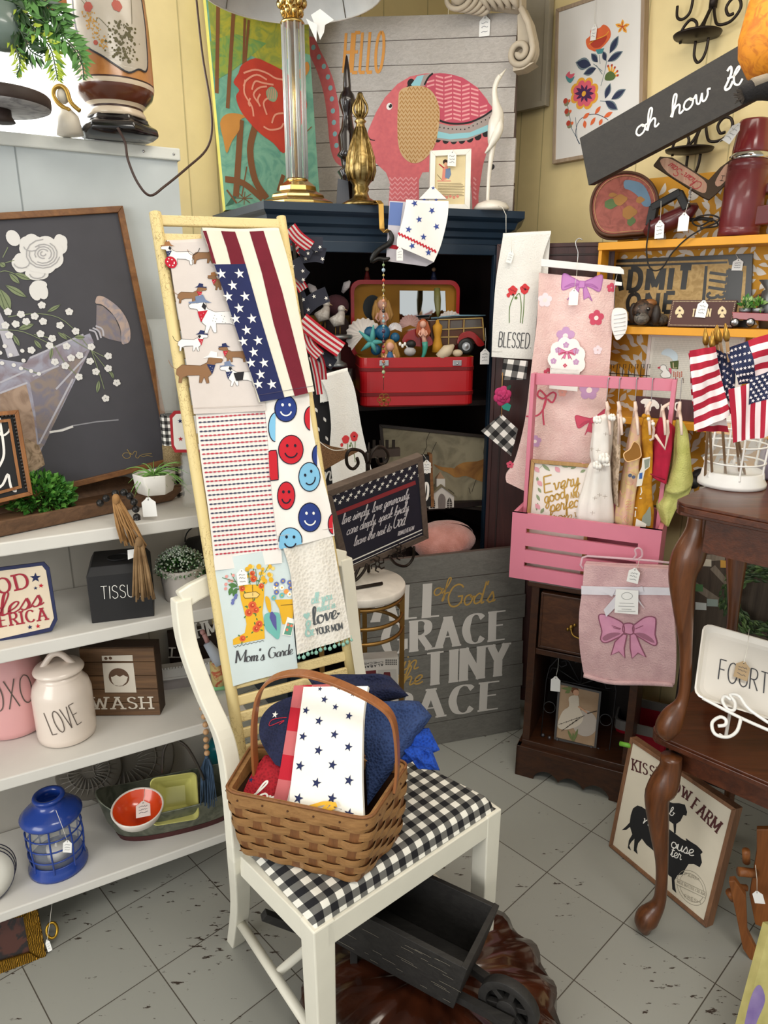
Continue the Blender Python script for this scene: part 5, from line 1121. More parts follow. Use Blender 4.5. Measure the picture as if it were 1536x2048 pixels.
for e in((460,445),(485,440),(505,455),(522,480),(525,508)):b.stroke(f,Zf((480,515),e),15*k,yel,2);b.disc(f,Zf(e)[0],9*k,red_,4,10)
b.paint(f,cat_rom(Zf((175,510),(200,480),(205,500),(235,495),(215,530),(190,540)),3,True),pnk,3);b.paint(f,cat_rom(Zf((175,510),(205,530),(235,515),(210,558),(185,545)),3,True),tl_c,4)
for c0 in((172,680),(180,750),(192,830)):b.disc(f,Zf((c0[0]+8,c0[1]+12))[0],26*k,c_('sage','#8a8468'),2);b.disc(f,Zf(c0)[0],21*k,red_,3);b.disc(f,Zf((c0[0]+26,c0[1]+0))[0],12*k,orr,3)
for a,e in(((335,760),(290,800)),((370,770),(410,715)),((375,790),(340,845)),((300,810),(305,865)),((430,790),(490,755)),((420,800),(400,845))):P_=Zf(a,e);leaf(b,f,P_[0],P_[1],34*k,orr,3)
b.build('canvas',t);price_tag(t,f.off(.004),Zf((385,-200))[0],Zf((372,222))[0],52*k,112*k,-.06)
s=wr.off(.03);b=MB();q=s.P([(1020,-60),(1104,-60),(1092,211),(1020,227)]);GD=mat('putty_paint','#a89f8c',.6,amt=.08)
b.slab(s,q,-.02,0,GD);b.frame(s,s.P([(1020,-60),(1104,-60),(1092,211),(1020,227)]),.018,0,.006,GD)
for p in((1057,142),(1052,215)):b.disc(s,s.uv(*p),.005,mat('screw_hole','#2c241e',.8),1,10)
tag(b.build('panel_board',bevel=.001),'putty grey moulded board hanging on the right wall beside the plank elephant sign','board')
CM=mat('corbel_plaster','#bdb09c',.7,amt=.15,bump=.3);cs=plane(at(1050,90,2.52),118);b=MB()
def spiral(c,r0,turns,n=36,dirn=1,ph=0):return[(c[0]+r0*(1-i/n*.85)*math.cos(ph+dirn*2*math.pi*turns*i/n),c[1]+r0*(1-i/n*.85)*math.sin(ph+dirn*2*math.pi*turns*i/n))for i in range(n)]
k=mpx(cs.O);sc0=cs.uv(1044,108)
for h_,rr_ in((0,.012),(.02,.012),(-.02,.012)):b.tube([cs(x,y,h_)for x,y in[cs.uv(1046,20),cs.uv(1060,50),cs.uv(1068,85)]+spiral(sc0,27*k,1.6,ph=.5,dirn=-1)],rr_*.8,CM,8)
b.slab(cs,cs.P([(1035,30),(1048,20),(1068,80),(1062,120),(1035,136)]),-.03,.0,CM);b.slab(cs,cs.P([(1030,132),(1072,128),(1050,142),(1030,146)]),-.03,.02,CM)
for j in range(5):
 cc=cs.uv(930+j*9,3+j*1.2);b.tube([cs(cc[0]+(.042-.003*j)*math.cos(a),cc[1]+(.035-.002*j)*math.sin(a),.05-.012*j)for a in[2*math.pi*i/20 for i in range(20)]],.008,CM,8,True)
b.ball(cs(*cs.uv(930,0),.05),(.03,.02,.03),CM)
for j in range(6):
 b.tube([cs(*cs.uv(960+j*14,-20),.02),cs(*cs.uv(958+j*15,4),.03),cs(*cs.uv(968+j*14,22),.01)],[.012,.014,.004],CM,8)
b.slab(cs,cs.P([(950,-40),(1045,-40),(1045,22),(975,14)]),-.04,.01,CM)
tag(b.build('scroll_corbel'),'carved plaster scroll corbel above the right end of the plank elephant sign','corbel')
def scon(pts,r):return pts
def sconce(x0,y0,label,Yw):
 s=wr.off(.06);t=thing('candle_sconce',label,'sconce',hit(s,x0,y0));k=mpx(hit(s,x0,y0));o=s.uv(x0,y0)
 def P(*p):return[s(o[0]+x*k,o[1]-y*k,h_)for x,y,h_ in p]
 b=MB();b.lathe([(0,0),(44*k,3*k),(46*k,7*k),(30*k,2*k+.003),(0,.004)],IRON,s(o[0],o[1]),28);b.build('candle_plate',t)
 b=MB()
 for pp in([(-2,5,0),(-2,30,.0),(6,44,0),(16,40,0),(22,25,0),(24,5,0)],[(10,-5,0),(6,-30,-.02),(12,-62,-.04)],[(-14,-8,0),(0,-25,-.02),(10,-62,-.04)],[(14,-60,-.04),(22,-35,-.03),(34,-18,-.02),(58,-18,-.02),(74,-35,-.02),(70,-52,-.02),(56,-56,-.02),(46,-44,-.02),(52,-30,-.02),(62,-30,-.02)],[(-38,0,-.01),(-38,-22,-.01),(-22,-38,-.01),(-8,-30,-.01),(-8,-16,-.01),(-20,-10,-.01)],[(10,-62,-.04),(10,-100,-.045)],[(18,-62,-.04),(16,-100,-.045)],[(-60,-75,-.03),(-58,-55,-.03),(-46,-48,-.03),(-32,-56,-.03),(-28,-80,-.03),(-30,-110,-.03)],[(46,-62,-.02),(60,-80,-.02),(62,-110,-.03)]):
  b.tube(P(*cat_rom(pp,5)),2.9*k,IRON,8)
 b.tube(P((12,-55,-.04),(12,-80,-.04)),8*k,IRON,10);b.build('scroll_arms',t)
sconce(1394,76,'black wrought iron scroll candle sconce high on the right wall above the slanted black plank',0)
sconce(1378,306,'black wrought iron candle sconce below the slanted black plank',0)
# --- yellow papered shelf unit
SR=Surf((.652,2.287,0),(.778,-.628,0),(0,0,1));YL=mat('marigold_paint','#dd9a26',.5,amt=.06)
t=thing('wall_shelf_unit','marigold yellow shelf unit with yellow and white botanical paper backing','shelf unit',SR(.3,.9,-.07))
for z in(1.717,1.474,1.202):b=MB();b.slab(SR,[(-.005,z-.022),(.75,z-.022),(.75,z),(-.005,z)],-.135,0,YL);b.build('shelf',t,bevel=.0015)
SB=SR.off(-.135);b=MB();YB=mat('paper_marigold','#cf9428',.7,amt=.1);PWh=mat('paper_white','#ddd6cc',.7,kind='flat')
zt0=SB.uv(1309,356)[1];zt1=zt0
b.slab(SB,[(.0,.9),(.75,.9),(.75,zt0),(.0,zt0)],-.012,0,YB);r_=random.Random(12)
for iu in range(25):
 for iv in range(36):
  cu,cv=.02+.0285*(iu+r_.random()*.8),.92+(zt0-.945)/36*(iv+r_.random()*.8);a=3*math.sin(cu*11+1)+3*math.cos(cv*9)+r_.uniform(-.5,.5);l=r_.uniform(.014,.024)
  leaf(b,SB,(cu-l*math.cos(a)*.8,max(.905,cv-l*math.sin(a))),(cu+l*math.cos(a)*.8,min(zt0-.003,cv+l*math.sin(a))),r_.uniform(.011,.019),PWh,1+(iu%3)*.3,bend=r_.uniform(-.007,.007))
b.build('papered_back',t)
b=MB();b.slab(SR,[(-.003,.9),(.007,.9),(.007,1.695),(-.003,1.695)],-.135,-.004,YL);b.build('side_panel',t)
zc=1.718;s=plane(SR(.045,zc,-.015),108,6)
oc=s.uv(1253,412);k=mpx(s(*oc));s2=s
t=thing('train_case','round tooled leather train case with faded map colours and stitched rim','case',s(*s.uv(1250,468)))
ol=cat_rom([(1192,455),(1182,420),(1188,385),(1210,358),(1245,345),(1280,350),(1305,370),(1316,400),(1312,435),(1300,462),(1260,468),(1215,470)],4,True)
LT=mat('tooled_leather','#a2584c',.6,kind='marble',col2='#8b4a3f',scale=4,bump=.5);LE=mat('leather_edge','#5b3a27',.6)
b=MB();P_=s.P(ol);cx_,cy_=oc;b.slab(s,[(cx_+(x-cx_)*1.0,cy_+(y-cy_)*1.0)for x,y in P_],-.055,0,LT,LE);b.tube([s(x,y,.001)for x,y in P_],.0045,LE,8,True);b.tube([s(x,y,-.055)for x,y in P_],.0045,LE,8,True)
I_=[(cx_+(x-cx_)*.9,cy_+(y-cy_)*.9)for x,y in P_];b.tube([s(x,y,.001)for x,y in I_],.0012,mat('stitch','#c79a6c',.8),5,True)
cl=[(cx_+(x-cx_)*.86,cy_+(y-cy_)*.86)for x,y in s.P(cat_rom([(1250,352),(1285,358),(1303,380),(1310,410),(1292,412),(1280,390),(1262,376),(1248,370)],3,True))]
b.paint(s,cl,mat('faded_blue','#6e8ba2',.7,amt=.2),2)
Gm=mat('map_green','#5c7346',.7);Om=mat('map_ochre','#a8763e',.7)
for c0,rx,ry,mm_ in(((1222,408),14,9,Gm),((1262,442),8,9,Gm),((1240,400),13,10,Om),((1258,425),14,12,Om),((1280,400),8,6,Om),((1225,390),8,4,Om)):
 p0=s.uv(*c0);b.paint(s,[(p0[0]+rx*k*(1+.14*math.sin(3*a+rx))*math.cos(a),p0[1]+ry*k*(1+.12*math.cos(4*a))*math.sin(a))for a in[2*math.pi*i/20 for i in range(20)]],mm_,3)
b.build('body',t)
hs=lambda x,y,h_=0:hit(SR,x,y,h_)
t=thing('electric_iron','vintage electric iron with maroon body, black handle and looping cord','iron',hs(1345,470,-.04))
k=mpx(hs(1340,440,-.03));MR=mat('maroon_enamel','#571c1f',.35,coat=.4)
b=MB();b.tube([hs(1292,468,-.03),hs(1305,458,-.03),hs(1345,440,-.04),hs(1380,420,-.05),hs(1396,410,-.055)],[10*k,17*k,19*k,15*k,5*k],MR,14);b.build('body',t)
b=MB()
for a,e,w,dd in(((1300,452),(1308,412),17,12),((1304,416),(1362,384),15,13),((1358,384),(1374,418),15,12)):b.bar(hs(*a,-.03),hs(*e,-.03),w*k,dd*k,BLACK,up=tuple(SR.N))
b.build('handle',t,bevel=.003)
b=MB();cd=mat('fabric_cord','#221e1c',.8);b.tube([hs(x,y,h_)for x,y,h_ in cat_rom([(1300,440,-.02),(1296,470,.01),(1293,500,.012),(1297,530,.012),(1308,541,.012),(1325,535,.012),(1345,505,.012),(1375,476,.01),(1410,455,.01),(1432,446,-.02),(1438,436,-.03),(1420,430,-.04),(1395,434,-.04),(1385,445,-.04),(1400,452,-.03),(1425,440,-.03),(1435,452,-.03),(1400,456,-.03)],5)],.0022,cd,8)
b.tube([hs(1380,440,-.05),hs(1405,437,-.05),hs(1425,440,-.045)],.005,cd,8);b.build('cord',t)
s=SR.off(.012);k=mpx(s(*s.uv(1320,450)));price_tag(t,s,s.uv(1323,402),s.uv(1320,459),18*k,34*k,.05)
t=thing('corkscrew','small silver handled corkscrew propped on the iron with a blank tag','corkscrew',hs(1375,410,-.01));b=MB()
for i in range(6):b.ball(hs(1382-i*.8,378+i*5.5,-.01),(.004,.004,.0022),STEEL,8)
b.tube([hs(1382,374,-.01),hs(1376,415,-.01)],.0018,STEEL,6);b.build('shaft',t);price_tag(t,s,s.uv(1376,408),s.uv(1368,444),20*k,34*k,.0,False)
s=plane(SR(.34,1.78,-.045),112);BRK=mat('bark_edge','#4a3a2a',.8,bump=.5);FW=mat('cut_wood_face','#d3a88e',.7,kind='wood',col2='#bd8f76')
t=thing('wood_slice_plaque','V shaped cut branch plaque with upside down red Chain-Saw lettering','plaque',s(*s.uv(1418,398)))
b=MB();b.slab(s,s.P([(1307,330),(1320,313),(1345,315),(1417,360),(1440,335),(1460,320),(1470,350),(1435,385),(1418,399),(1405,393),(1330,345)]),-.03,0,BRK)
b.paint(s,s.P(cat_rom([(1320,322),(1335,316),(1360,328),(1408,360),(1413,378),(1405,386),(1370,368),(1335,345)],3,True)),FW,1);b.paint(s,s.P(cat_rom([(1430,365),(1447,335),(1458,328),(1462,345),(1440,372)],3,True)),FW,1)
b.text(s,'Chain-Saw',*s.P([(1406,368),(1343,326)]),15*mpx(s.O),mat('plaque_red','#b13a3c',.7,kind='flat'),'script',w=.1);b.text(s,'H',*s.P([(1447,362),(1450,352)]),7*mpx(s.O),BLK,'sans');b.build('face',t)
c=SR(.55,1.718,-.055);c=hit(Surf(SR(0,0,-.05),SR.U,SR.W),1478,452);c.z=1.718;k=mpx(c)
t=thing('thermos_flask','tall maroon vacuum flask with silver collar and screw cup','flask',c);MT=mat('thermos_maroon','#6c2226',.4,coat=.3,amt=.2);CH=mat('chrome','#cfcfce',.12,1)
Mt=Matrix.Rotation(R(1.5),3,'Y')
b=MB();b.lathe([(0,0),(38*k,0),(38*k,8*k)]+[(x*k,y*k)for x,y in((38,10),(37,11),(38,13),(37,14),(38,16),(38,118),(37,119),(38,121),(37,122),(38,124),(37,125),(38,127),(37,136),(33,140),(0,140))],MT,c,32,Mt);b.build('body',t)
b=MB();b.lathe([(36*k,138*k),(37*k,141*k),(37*k,146*k),(34*k,148*k),(34*k,150*k)],CH,c,32,Mt);b.build('collar',t)
b=MB();b.lathe([(33*k,149*k),(33.5*k,155*k),(29*k,205*k),(27*k,209*k),(0,210*k)],mat('thermos_cup','#7a2428',.25,coat=.6),c,32,Mt);b.build('cup',t)
s=SR.off(.02);price_tag(t,s,s.uv(1430,292),s.uv(1466,266),17*k,36*k,-.6)
s=plane(hs(1498,452,-.02),112);b=MB();b.slab(s,s.P([(1498,452),(1498,425),(1510,412),(1570,405),(1570,445)]),-.06,0,mat('maroon_leather','#5f1a1c',.35,coat=.4));b.slab(s.off(-.03),s.P([(1527,372),(1535,362),(1570,360),(1570,385),(1530,382)]),-.05,0,mat('maroon_leather'));tag(b.build('jewelry_case',bevel=.004),'open maroon leather jewellery case at the right end of the top yellow shelf','case')
# --- ADMIT ONE ticket sign
s=SR.off(-.112);q=s.P([(1236,519),(1505,507),(1498,652),(1230,652)]);
s=Surf(s(q[3][0],1.476),SR.U,V((0,0,1))*.995+-SR.N*.06);q=s.P([(1198,521),(1505,507),(1499,660),(1194,660)]);q[2]=(q[2][0],0);q[3]=(q[3][0],0)
TK=mat('ticket_black','#22211f',.4,coat=.2);TT=mat('ticket_tan','#bfa06c',.7,kind='marble',col2='#a88956',scale=5)
t=thing('ticket_sign','long black and tan wooden sign lettered ADMIT ONE like a ticket','sign',s(.1,0,0));b=MB();b.slab(s,[q[3],q[2],q[1],q[0]],-.012,0,TK);Zt=lambda*p:s.Z(1200,300,4.571,p);k=mpx(s.O)/4.571
b.paint(s,Zt((30,1034),(1170,1000),(1180,1050),(1340,1060),(1310,1560),(20,1560)),TT,1);b.paint(s,Zt((30,1055),(1165,1018),(1165,1036),(30,1077)),TK,2)
b.paint(s,Zt((960,1060),(985,1060),(960,1400),(930,1400)),TK,2);b.paint(s,Zt((1175,1080),(1310,1110),(1285,1400),(1140,1400)),TK,2)
b.text(s,'ADMIT',*Zt((95,1285),(810,1275)),178*k,TK,'bold',w=.26);b.text(s,'ONE',*Zt((245,1480),(665,1480)),158*k,TK,'bold',w=.22);b.text(s,'77733',*Zt((1005,1105),(975,1420)),140*k,TK,'sans',w=.16)
b.build('board',t);price_tag(t,s,Zt((1245,960))[0],Zt((1262,1050))[0],80*k,90*k,-.03)
c=hs(1292,640,-.05);c.z=1.476;k=mpx(c);DB=mat('dog_brown','#4e3a2c',.45,kind='marble',col2='#221c19',scale=8);DG=mat('dog_grey','#6b655d',.5,kind='marble',col2='#3a3531',scale=8)
t=thing('dog_figurine','brown and grey spaniel puppy figurine lying on the shelf','figurine',c);b=MB()
b.ball(hs(1288,622,-.03),(24*k,24*k,23*k),DB,16);b.ball(hs(1283,637,-.0),(15*k,15*k,12*k),DG,12);b.ball(hs(1277,630,.012),(6*k,5*k,5*k),BLACK,8);b.ball(hs(1300,606,-.03),(14*k,12*k,8*k),mat('dog_tan','#8a5a30',.5),10)
b.ball(hs(1313,640,-.08),(22*k,30*k,14*k),DG,12);b.build('head',t)
for x,y,lab in((1312,630,'ear'),(1266,626,'ear')):b=MB();b.ball(hs(x,y,-.02),(9*k,9*k,20*k),mat('dog_ear','#2e2520',.5),10);b.build(lab,t)
for x in(1279,1297):b=MB();b.ball(hs(x,618,.0),(3.6*k,3*k,3.6*k),BLACK,8);b.ball(hs(x-1,617,.004),1*k,WHITE,5);b.build('eye',t)
s=plane(hs(1336,652,-.01),124,12);s.O.z=1.476;q=s.P([(1345,600),(1474,601),(1464,652),(1335,650)]);q=[(q[0][0],q[0][1]),(q[1][0],q[0][1]),(q[2][0],0.001),(q[3][0],0.001)]
BX=mat('box_brown','#4a2620',.5);t=thing('domino_box','brown wooden box lettered TEXAN with cream spades and a dotted border','box',s(.05,0,-.02));b=MB();b.slab(s,[q[3],q[2],q[1],q[0]],-.03,0,BX);Zx=lambda*p:s.Z(1200,300,4.571,p);k=mpx(s.O)/4.571;CR2=mat('box_cream','#dcc9a2',.7,kind='flat')
i0,i1,i2,i3=[(q[j][0]+(.004 if j in(0,3)else-.004),q[j][1]+(-.004 if j<2 else.004))for j in range(4)]
for a,e,n in((i0,i1,44),(i1,i2,14),(i2,i3,44),(i3,i0,14)):
 for j in range(n):b.disc(s,(a[0]+(e[0]-a[0])*j/n,a[1]+(e[1]-a[1])*j/n),.0011,CR2,2,6)
for cx0 in(728,1117):
 b.paint(s,cat_rom(Zx((cx0,1425),(cx0+40,1470),(cx0+30,1505),(cx0+8,1495),(cx0+25,1530),(cx0-25,1530),(cx0-8,1495),(cx0-36,1505),(cx0-38,1470)),2,True),CR2,2);b.star(s,Zx((cx0+2,1468))[0],15*k,BX,4)
b.text(s,'TEXAN',*Zx((840,1520),(1005,1520)),62*k,CR2,'slab',w=.2);b.build('case',t);price_tag(t,s,Zx((948,1385))[0],Zx((935,1455))[0],88*k,150*k,-.08)
c=hs(1500,648,-.02);t=thing('toy_wagon','little red wagon carrying two tin pots of succulents','toy wagon',c);s=plane(hs(1468,640,-.01),122);b=MB();b.slab(s,s.P([(1466,638),(1560,644),(1560,628),(1464,624)]),-.05,0,mat('wagon_red','#8c1420',.3,coat=.5));b.build('tray',t,bevel=.001)
k=mpx(s.O)
for x in(1470,1501):
 b=MB();o_=s(*s.uv(x,645),.004);M_=Matrix((s.U,s.W,s.N)).transposed();b.lathe([(0,-.004),(8.5*k,-.004),(8.5*k,.004),(6.5*k,.005),(5*k,.008),(0,.009)],STEEL,o_,16,M_,mats=[BLACK,BLACK,BLACK,STEEL,STEEL]);b.build('wheel',t)
for x,kind in((1488,0),(1514,1)):
 o_=s(*s.uv(x,626),-.02);pt=MB();pt.lathe([(0,0),(10*k,0),(12*k,9*k),(10.5*k,9*k),(10*k,7*k),(0,7*k)],mat('tin_pot','#8f9496',.4,.8),o_,16);p_=pt.build('tin_pot',t)
 b=MB();r_=random.Random(x);sprigs(b,o_+V((0,0,13*k)),9*k,9*k,13*k,50,G1 if not kind else G2,mat('succulent_pale','#9dbb76',.5),.016,x,up=.6);b.build('succulent',p_)
b=MB();ws=plane(hs(1524,608,-.06),110);b.tube([ws(.026*math.cos(a),.026*math.sin(a))for a in[2*math.pi*i/24 for i in range(24)]],.003,mat('wheel_brown','#5a2a1c',.5),8,True)
for i in range(8):a=i*math.pi/4;b.tube([ws(0,0),ws(.026*math.cos(a),.026*math.sin(a))],.0013,mat('wheel_brown'),6)
tag(b.build('wagon_wheel'),'small brown spoked wooden wheel behind the potted succulents','wheel')
b=MB();c=hs(1540,640,-.07);c.z=1.476;k=mpx(c);b.lathe([(0,0),(18*k,0),(26*k,40*k),(22*k,70*k),(16*k,74*k),(30*k,92*k),(27*k,92*k),(13*k,74*k),(0,60*k)],mat('pewter','#7c7e80',.35,.8),c,24);tag(b.build('pewter_pitcher'),'pewter pitcher cut by the right edge on the middle yellow shelf','pitcher')
s=Surf(SR(.1,1.204,-.07),SR.U,V((0,0,1))*.99-SR.N*.1);q=s.P([(1297,667),(1490,672),(1480,812),(1284,808)]);q[3]=(q[3][0],0);q[2]=(q[2][0],0)
t,b,f=framed('cross_stitch_picture','white framed cross stitch of a goose and umbrella on gridded cloth','picture',s,q,.010,mat('frame_pink_white','#dcd0cc',.5),mat('aida_cloth','#dcd9cf',.8,amt=.03),.015,.004);Zg=lambda*p:f.Z(1200,640,4.571,p);k=mpx(s.O)/4.571
gl_=mat('grid_line','#a9a79e',.8,kind='flat');u0_,v0_=q[3][0]+.012,.012;u1_,v1_=q[1][0]-.012,q[0][1]-.012
for i in range(60):
 x=u0_+(u1_-u0_)*i/60;b.stroke(f,[(x,v0_),(x,v1_)],.0004,gl_,1)
for i in range(40):y=v0_+(v1_-v0_)*i/40;b.stroke(f,[(u0_,y),(u1_,y)],.0004,gl_,1)
b.paint(f,cat_rom(Zg((560,310),(590,270),(640,262),(700,300),(712,350),(690,390),(640,340),(600,325)),3,True),mat('goose_umbrella','#c9dbe4',.8,kind='flat'),3)
gw=mat('goose_white','#efefec',.8,kind='flat');b.paint(f,cat_rom(Zg((548,450),(560,415),(600,415),(612,450),(640,480),(645,520),(580,530),(552,500),(575,470)),3,True),gw,3);b.stroke(f,cat_rom(Zg((548,450),(560,415),(600,415),(612,450),(640,480),(645,520),(580,530),(552,500),(575,470)),3,True),4*k,mat('stitch_grey','#6c6c68',.8,kind='flat'),4,closed=True)
b.paint(f,Zg((528,430),(555,425),(552,445),(530,445)),mat('beak','#c04a58',.8,kind='flat'),4);b.paint(f,Zg((640,380),(720,370),(715,450),(650,445)),mat('stitch_green','#4d5b31',.8,kind='flat'),3);b.stroke(f,Zg((670,390),(672,440),(705,438)),7*k,mat('box_cream'),4)
b.paint(f,Zg((630,440),(655,440),(655,500),(632,470)),mat('stitch_pink','#d0657c',.8,kind='flat'),3)
for i in range(5):
 for j in range(3):b.paint(f,Zg((670+i*18,470+j*18+(i%2)*9),(680+i*18,470+j*18+(i%2)*9),(680+i*18,482+j*18+(i%2)*9),(670+i*18,482+j*18+(i%2)*9)),mat('stitch_red','#b8543c',.8,kind='flat'),3)
b.build('stitching',t)
s=Surf(SR(.1,1.203,-.03),SR.U,(0,0,1));q=s.P([(1268,792),(1392,802),(1392,832),(1268,826)]);q[2]=(q[2][0],0);q[3]=(q[3][0],0);q[0]=(q[3][0],q[0][1]);q[1]=(q[2][0],q[0][1])
b=MB();b.slab(s,[q[3],q[2],q[1],q[0]],-.012,0,mat('plum_plank','#5b3c40',.7,kind='wood',col2='#4a2f34'));Zr=lambda*p:s.Z(1200,640,4.571,p);k=mpx(s.O)/4.571
b.paint(s,cat_rom(Zr((370,745),(400,720),(440,722),(500,730),(540,770),(538,810),(515,812),(500,790),(470,795),(465,830),(440,830),(430,790),(405,800),(410,770),(385,765)),2,True),WHT,2);b.text(s,'OO',*Zr((625,828),(735,826)),68*k,WHT,'sans',w=.2);b.stroke(s,Zr((560,770),(565,830)),8*k,WHT,2);tag(b.build('bear_sign'),'plum plank sign with a white bear cutout behind the baby clothes','sign')
b=MB()
for i in range(7):p=hs(1222+i*12,738,-.02);b.tube([p+V((0,0,-.03)),p,p+V((0,0,.014)),p+V((.008,0,.014)),p+V((.008,0,.002))],.0012,IRON,5)
b.tube([hs(1215,746,-.02),hs(1300,752,-.02)],.0015,IRON,6);b.tube([hs(1215,756,-.02),hs(1300,762,-.02)],.0015,IRON,6);tag(b.build('wire_rack'),'small black wire rack behind the top bar of the pink crate','rack')
b=MB();c=hs(1402,955,-.05);b.ball(c,(.03,.03,.028),BLACK,12);b.ball(c+V((-.03,-.02,-.01)),(.02,.02,.02),BLACK,10);tag(b.build('black_ornament'),'dark rounded ornament in shadow left of the white wire lantern','ornament')
# --- slanted black plank "oh how He"
A=at(1177,371,2.17);Bq=at(1159,276,2.18);Cq=at(1560,42,1.85);s=Surf(A,Cq-Bq,Bq-A)
t=thing('script_plank_sign','long charcoal black plank sign, slanted up to the right, with white handwritten script','sign',s(.1,0,0));b=MB();q=s.P([(1177,371),(1580,158),(1560,43),(1159,276)]);q[0]=(0,0);q[3]=(q[3][0],q[3][1]);q[1]=(q[2][0]+.002,0)
b.slab(s,q,-.038,0,mat('charcoal_plank','#37332f',.6,kind='wood',col2='#2e2b28',axis='x'),mat('plank_side_black','#171514',.6));Zo=lambda*p:s.Z(1080,0,3.368,p);k=mpx(s.O)/3.368
b.text(s,'oh',*Zo((645,925),(785,850)),112*k,WHT,'script',w=.1);b.text(s,'how',*Zo((885,795),(1130,665)),112*k,WHT,'script',w=.1)
b.stroke(s,cat_rom(Zo((1262,480),(1285,450),(1290,490),(1262,560),(1248,590),(1255,605),(1280,590),(1300,545)),4),13*k,WHT,3);b.stroke(s,cat_rom(Zo((1262,530),(1310,510),(1345,460),(1335,450),(1310,500),(1310,560),(1340,570),(1365,530)),4),11*k,WHT,3)
b.build('plank',t,bevel=.001)
c=at(1560,70,1.62);k=mpx(c);b=MB();GO=mat('gourd_orange','#d98a20',.6,kind='marble',col2='#b9691a',scale=5,bump=.3)
b.lathe([(0,-85*k),(25*k,-84*k),(52*k,-70*k),(72*k,-35*k),(76*k,0),(66*k,60*k),(50*k,120*k),(30*k,160*k),(0,170*k)],GO,c,28);tag(b.build('orange_gourd'),'large orange gourd hanging at the top right corner','gourd')
b=MB();r_=random.Random(6);FR=mat('frayed_rope','#4d443c',.9,kind='fabric',col2='#1c1917',bump=.8);pts=[at(1484,192,1.56),at(1505,180,1.56),at(1530,176,1.56),at(1565,180,1.56)]
b.tube(pts,[17*k,20*k,22*k,22*k],mat('black_fur','#1c1a1b',.9,kind='fuzzy'),12);b.tube([at(1505,168,1.55),at(1530,160,1.55),at(1565,162,1.55)],11*k,mat('grey_rope','#8d8272',.9,kind='fabric',bump=.8),10)
for i in range(60):a=r_.uniform(0,6.28);rr_=r_.uniform(0,16*k);p=at(1480,192,1.555)+V((rr_*math.cos(a),0,rr_*math.sin(a)));b.tube([at(1492,190,1.555),p],[.0016,.0008],FR,4)
tag(b.build('furry_cord'),'frayed black and grey furry cord end below the orange gourd','cord')
# --- draped on the armoire door
TW=mat('terry_white','#ebe9e4',.95,kind='fuzzy',amt=.04,bump=.5)
s=plane(at(1040,470,2.33),98,0);s=folds(s,.004,42,1)
t=thing('blessed_towel','white terry hand towel with two red poppies over the word BLESSED','towel',s(0,-.4,0));b=MB()
cloth(b,s,[(1006,472),(992,560),(986,640),(983,714)],[(1102,467),(1085,520),(1075,620),(1066,719)],TW,back=.12,thick=.008)
Zc=lambda*p:s.Z(960,440,3.79,p);k=s.mpx(1030,600)/3.79;pop=mat('poppy_print','#cf3a3f',.8,kind='flat');popd=mat('poppy_print_dark','#8e1f28',.8,kind='flat');stg=mat('stem_print','#5d7a3a',.8,kind='flat')
for st in([(258,570),(225,660),(222,780)],[(275,575),(300,560),(312,660),(305,780)],[(335,560),(330,680),(320,785)]):b.stroke(s,cat_rom(Zc(*st),4),6*k,stg,2)
for c0,rx,ry in(((248,535),34,34),((338,523),34,36),((215,570),14,16)):p0=s.uv(960+c0[0]/3.79,440+c0[1]/3.79);b.paint(s,[(p0[0]+rx*k*(1+.12*math.sin(5*a))*math.cos(a),p0[1]+ry*k*(1+.1*math.cos(4*a))*math.sin(a))for a in[2*math.pi*i/24 for i in range(24)]],pop,3)
for c0,r_ in(((250,565),7),((343,525),8),((272,590),11)):b.disc(s,Zc(c0)[0],r_*k,BLK if r_<10 else stg,4,12)
for c0 in((240,520),(262,530),(330,505),(352,515)):b.stroke(s,Zc((c0[0]-12,c0[1]),(c0[0],c0[1]+14),(c0[0]+12,c0[1]+10)),4*k,popd,4)
b.text(s,'BLESSED.',*Zc((140,960),(382,972)),112*k,CHARC,'skinny',w=.06);b.stroke(s,Zc((90,995),(410,1012)),5*k,mat('hem_grey','#cfccc6',.9,kind='flat'),2);b.build('cloth',t)
price_tag(t,s.off(.004),Zc((235,130))[0],Zc((228,280))[0],42*k,90*k,-.25)
s=plane(at(1000,800,2.27),92);t=thing('gingham_bunting','hanging black and white gingham bunting with a pink felt rose on twine','bunting',s(0,-.1,0))
GB_=mat('buffalo_check','#e6e4df',.9,kind='gingham',col2='#1d1d1f',scale=26)
for pp,rot in(([(1001,760),(1008,718),(1056,722),(1052,760)],.15),([(962,862),(1003,828),(1036,858),(1022,912),(990,885)],.75)):
 b=MB();q=s.P(pp);b.slab(s,q,-.002,0,GB_);ca,sa=math.cos(rot),math.sin(rot)
 for i,p in enumerate(b.v):u=(p-s.O).dot(s.U);v=(p-s.O).dot(s.W);b.uvs[i]=(u*ca-v*sa,u*sa+v*ca)
 b.build('pennant',t)
b=MB();rc=s.uv(1005,792);k=mpx(s.O);RP=mat('felt_rose','#c23a6f',.9,kind='fabric',col2='#a32a5c')
for r_,n,h_ in((15,6,0),(10,5,.006),(5.5,4,.011)):
 for i in range(n):a=2*math.pi*i/n+r_;b.ball(s(rc[0]+r_*.62*k*math.cos(a),rc[1]+r_*.75*k*math.sin(a),h_),(r_*.62*k,.005,r_*.62*k),RP,10)
b.ball(s(rc[0],rc[1],.014),.005,RP,8);b.build('felt_rose',t)
b=MB();sp2=s.off(.002);tlf=mat('felt_teal','#2c8d7c',.9,kind='fabric');leaf(b,sp2,s.uv(1012,780),s.uv(1022,770),.012,mat('felt_dark_green','#23493a',.9,kind='fabric'));b.slab(s,s.P([(1003,812),(1014,805),(1022,810),(1018,822),(1006,818)]),.002,.004,tlf);b.build('felt_leaf',t)
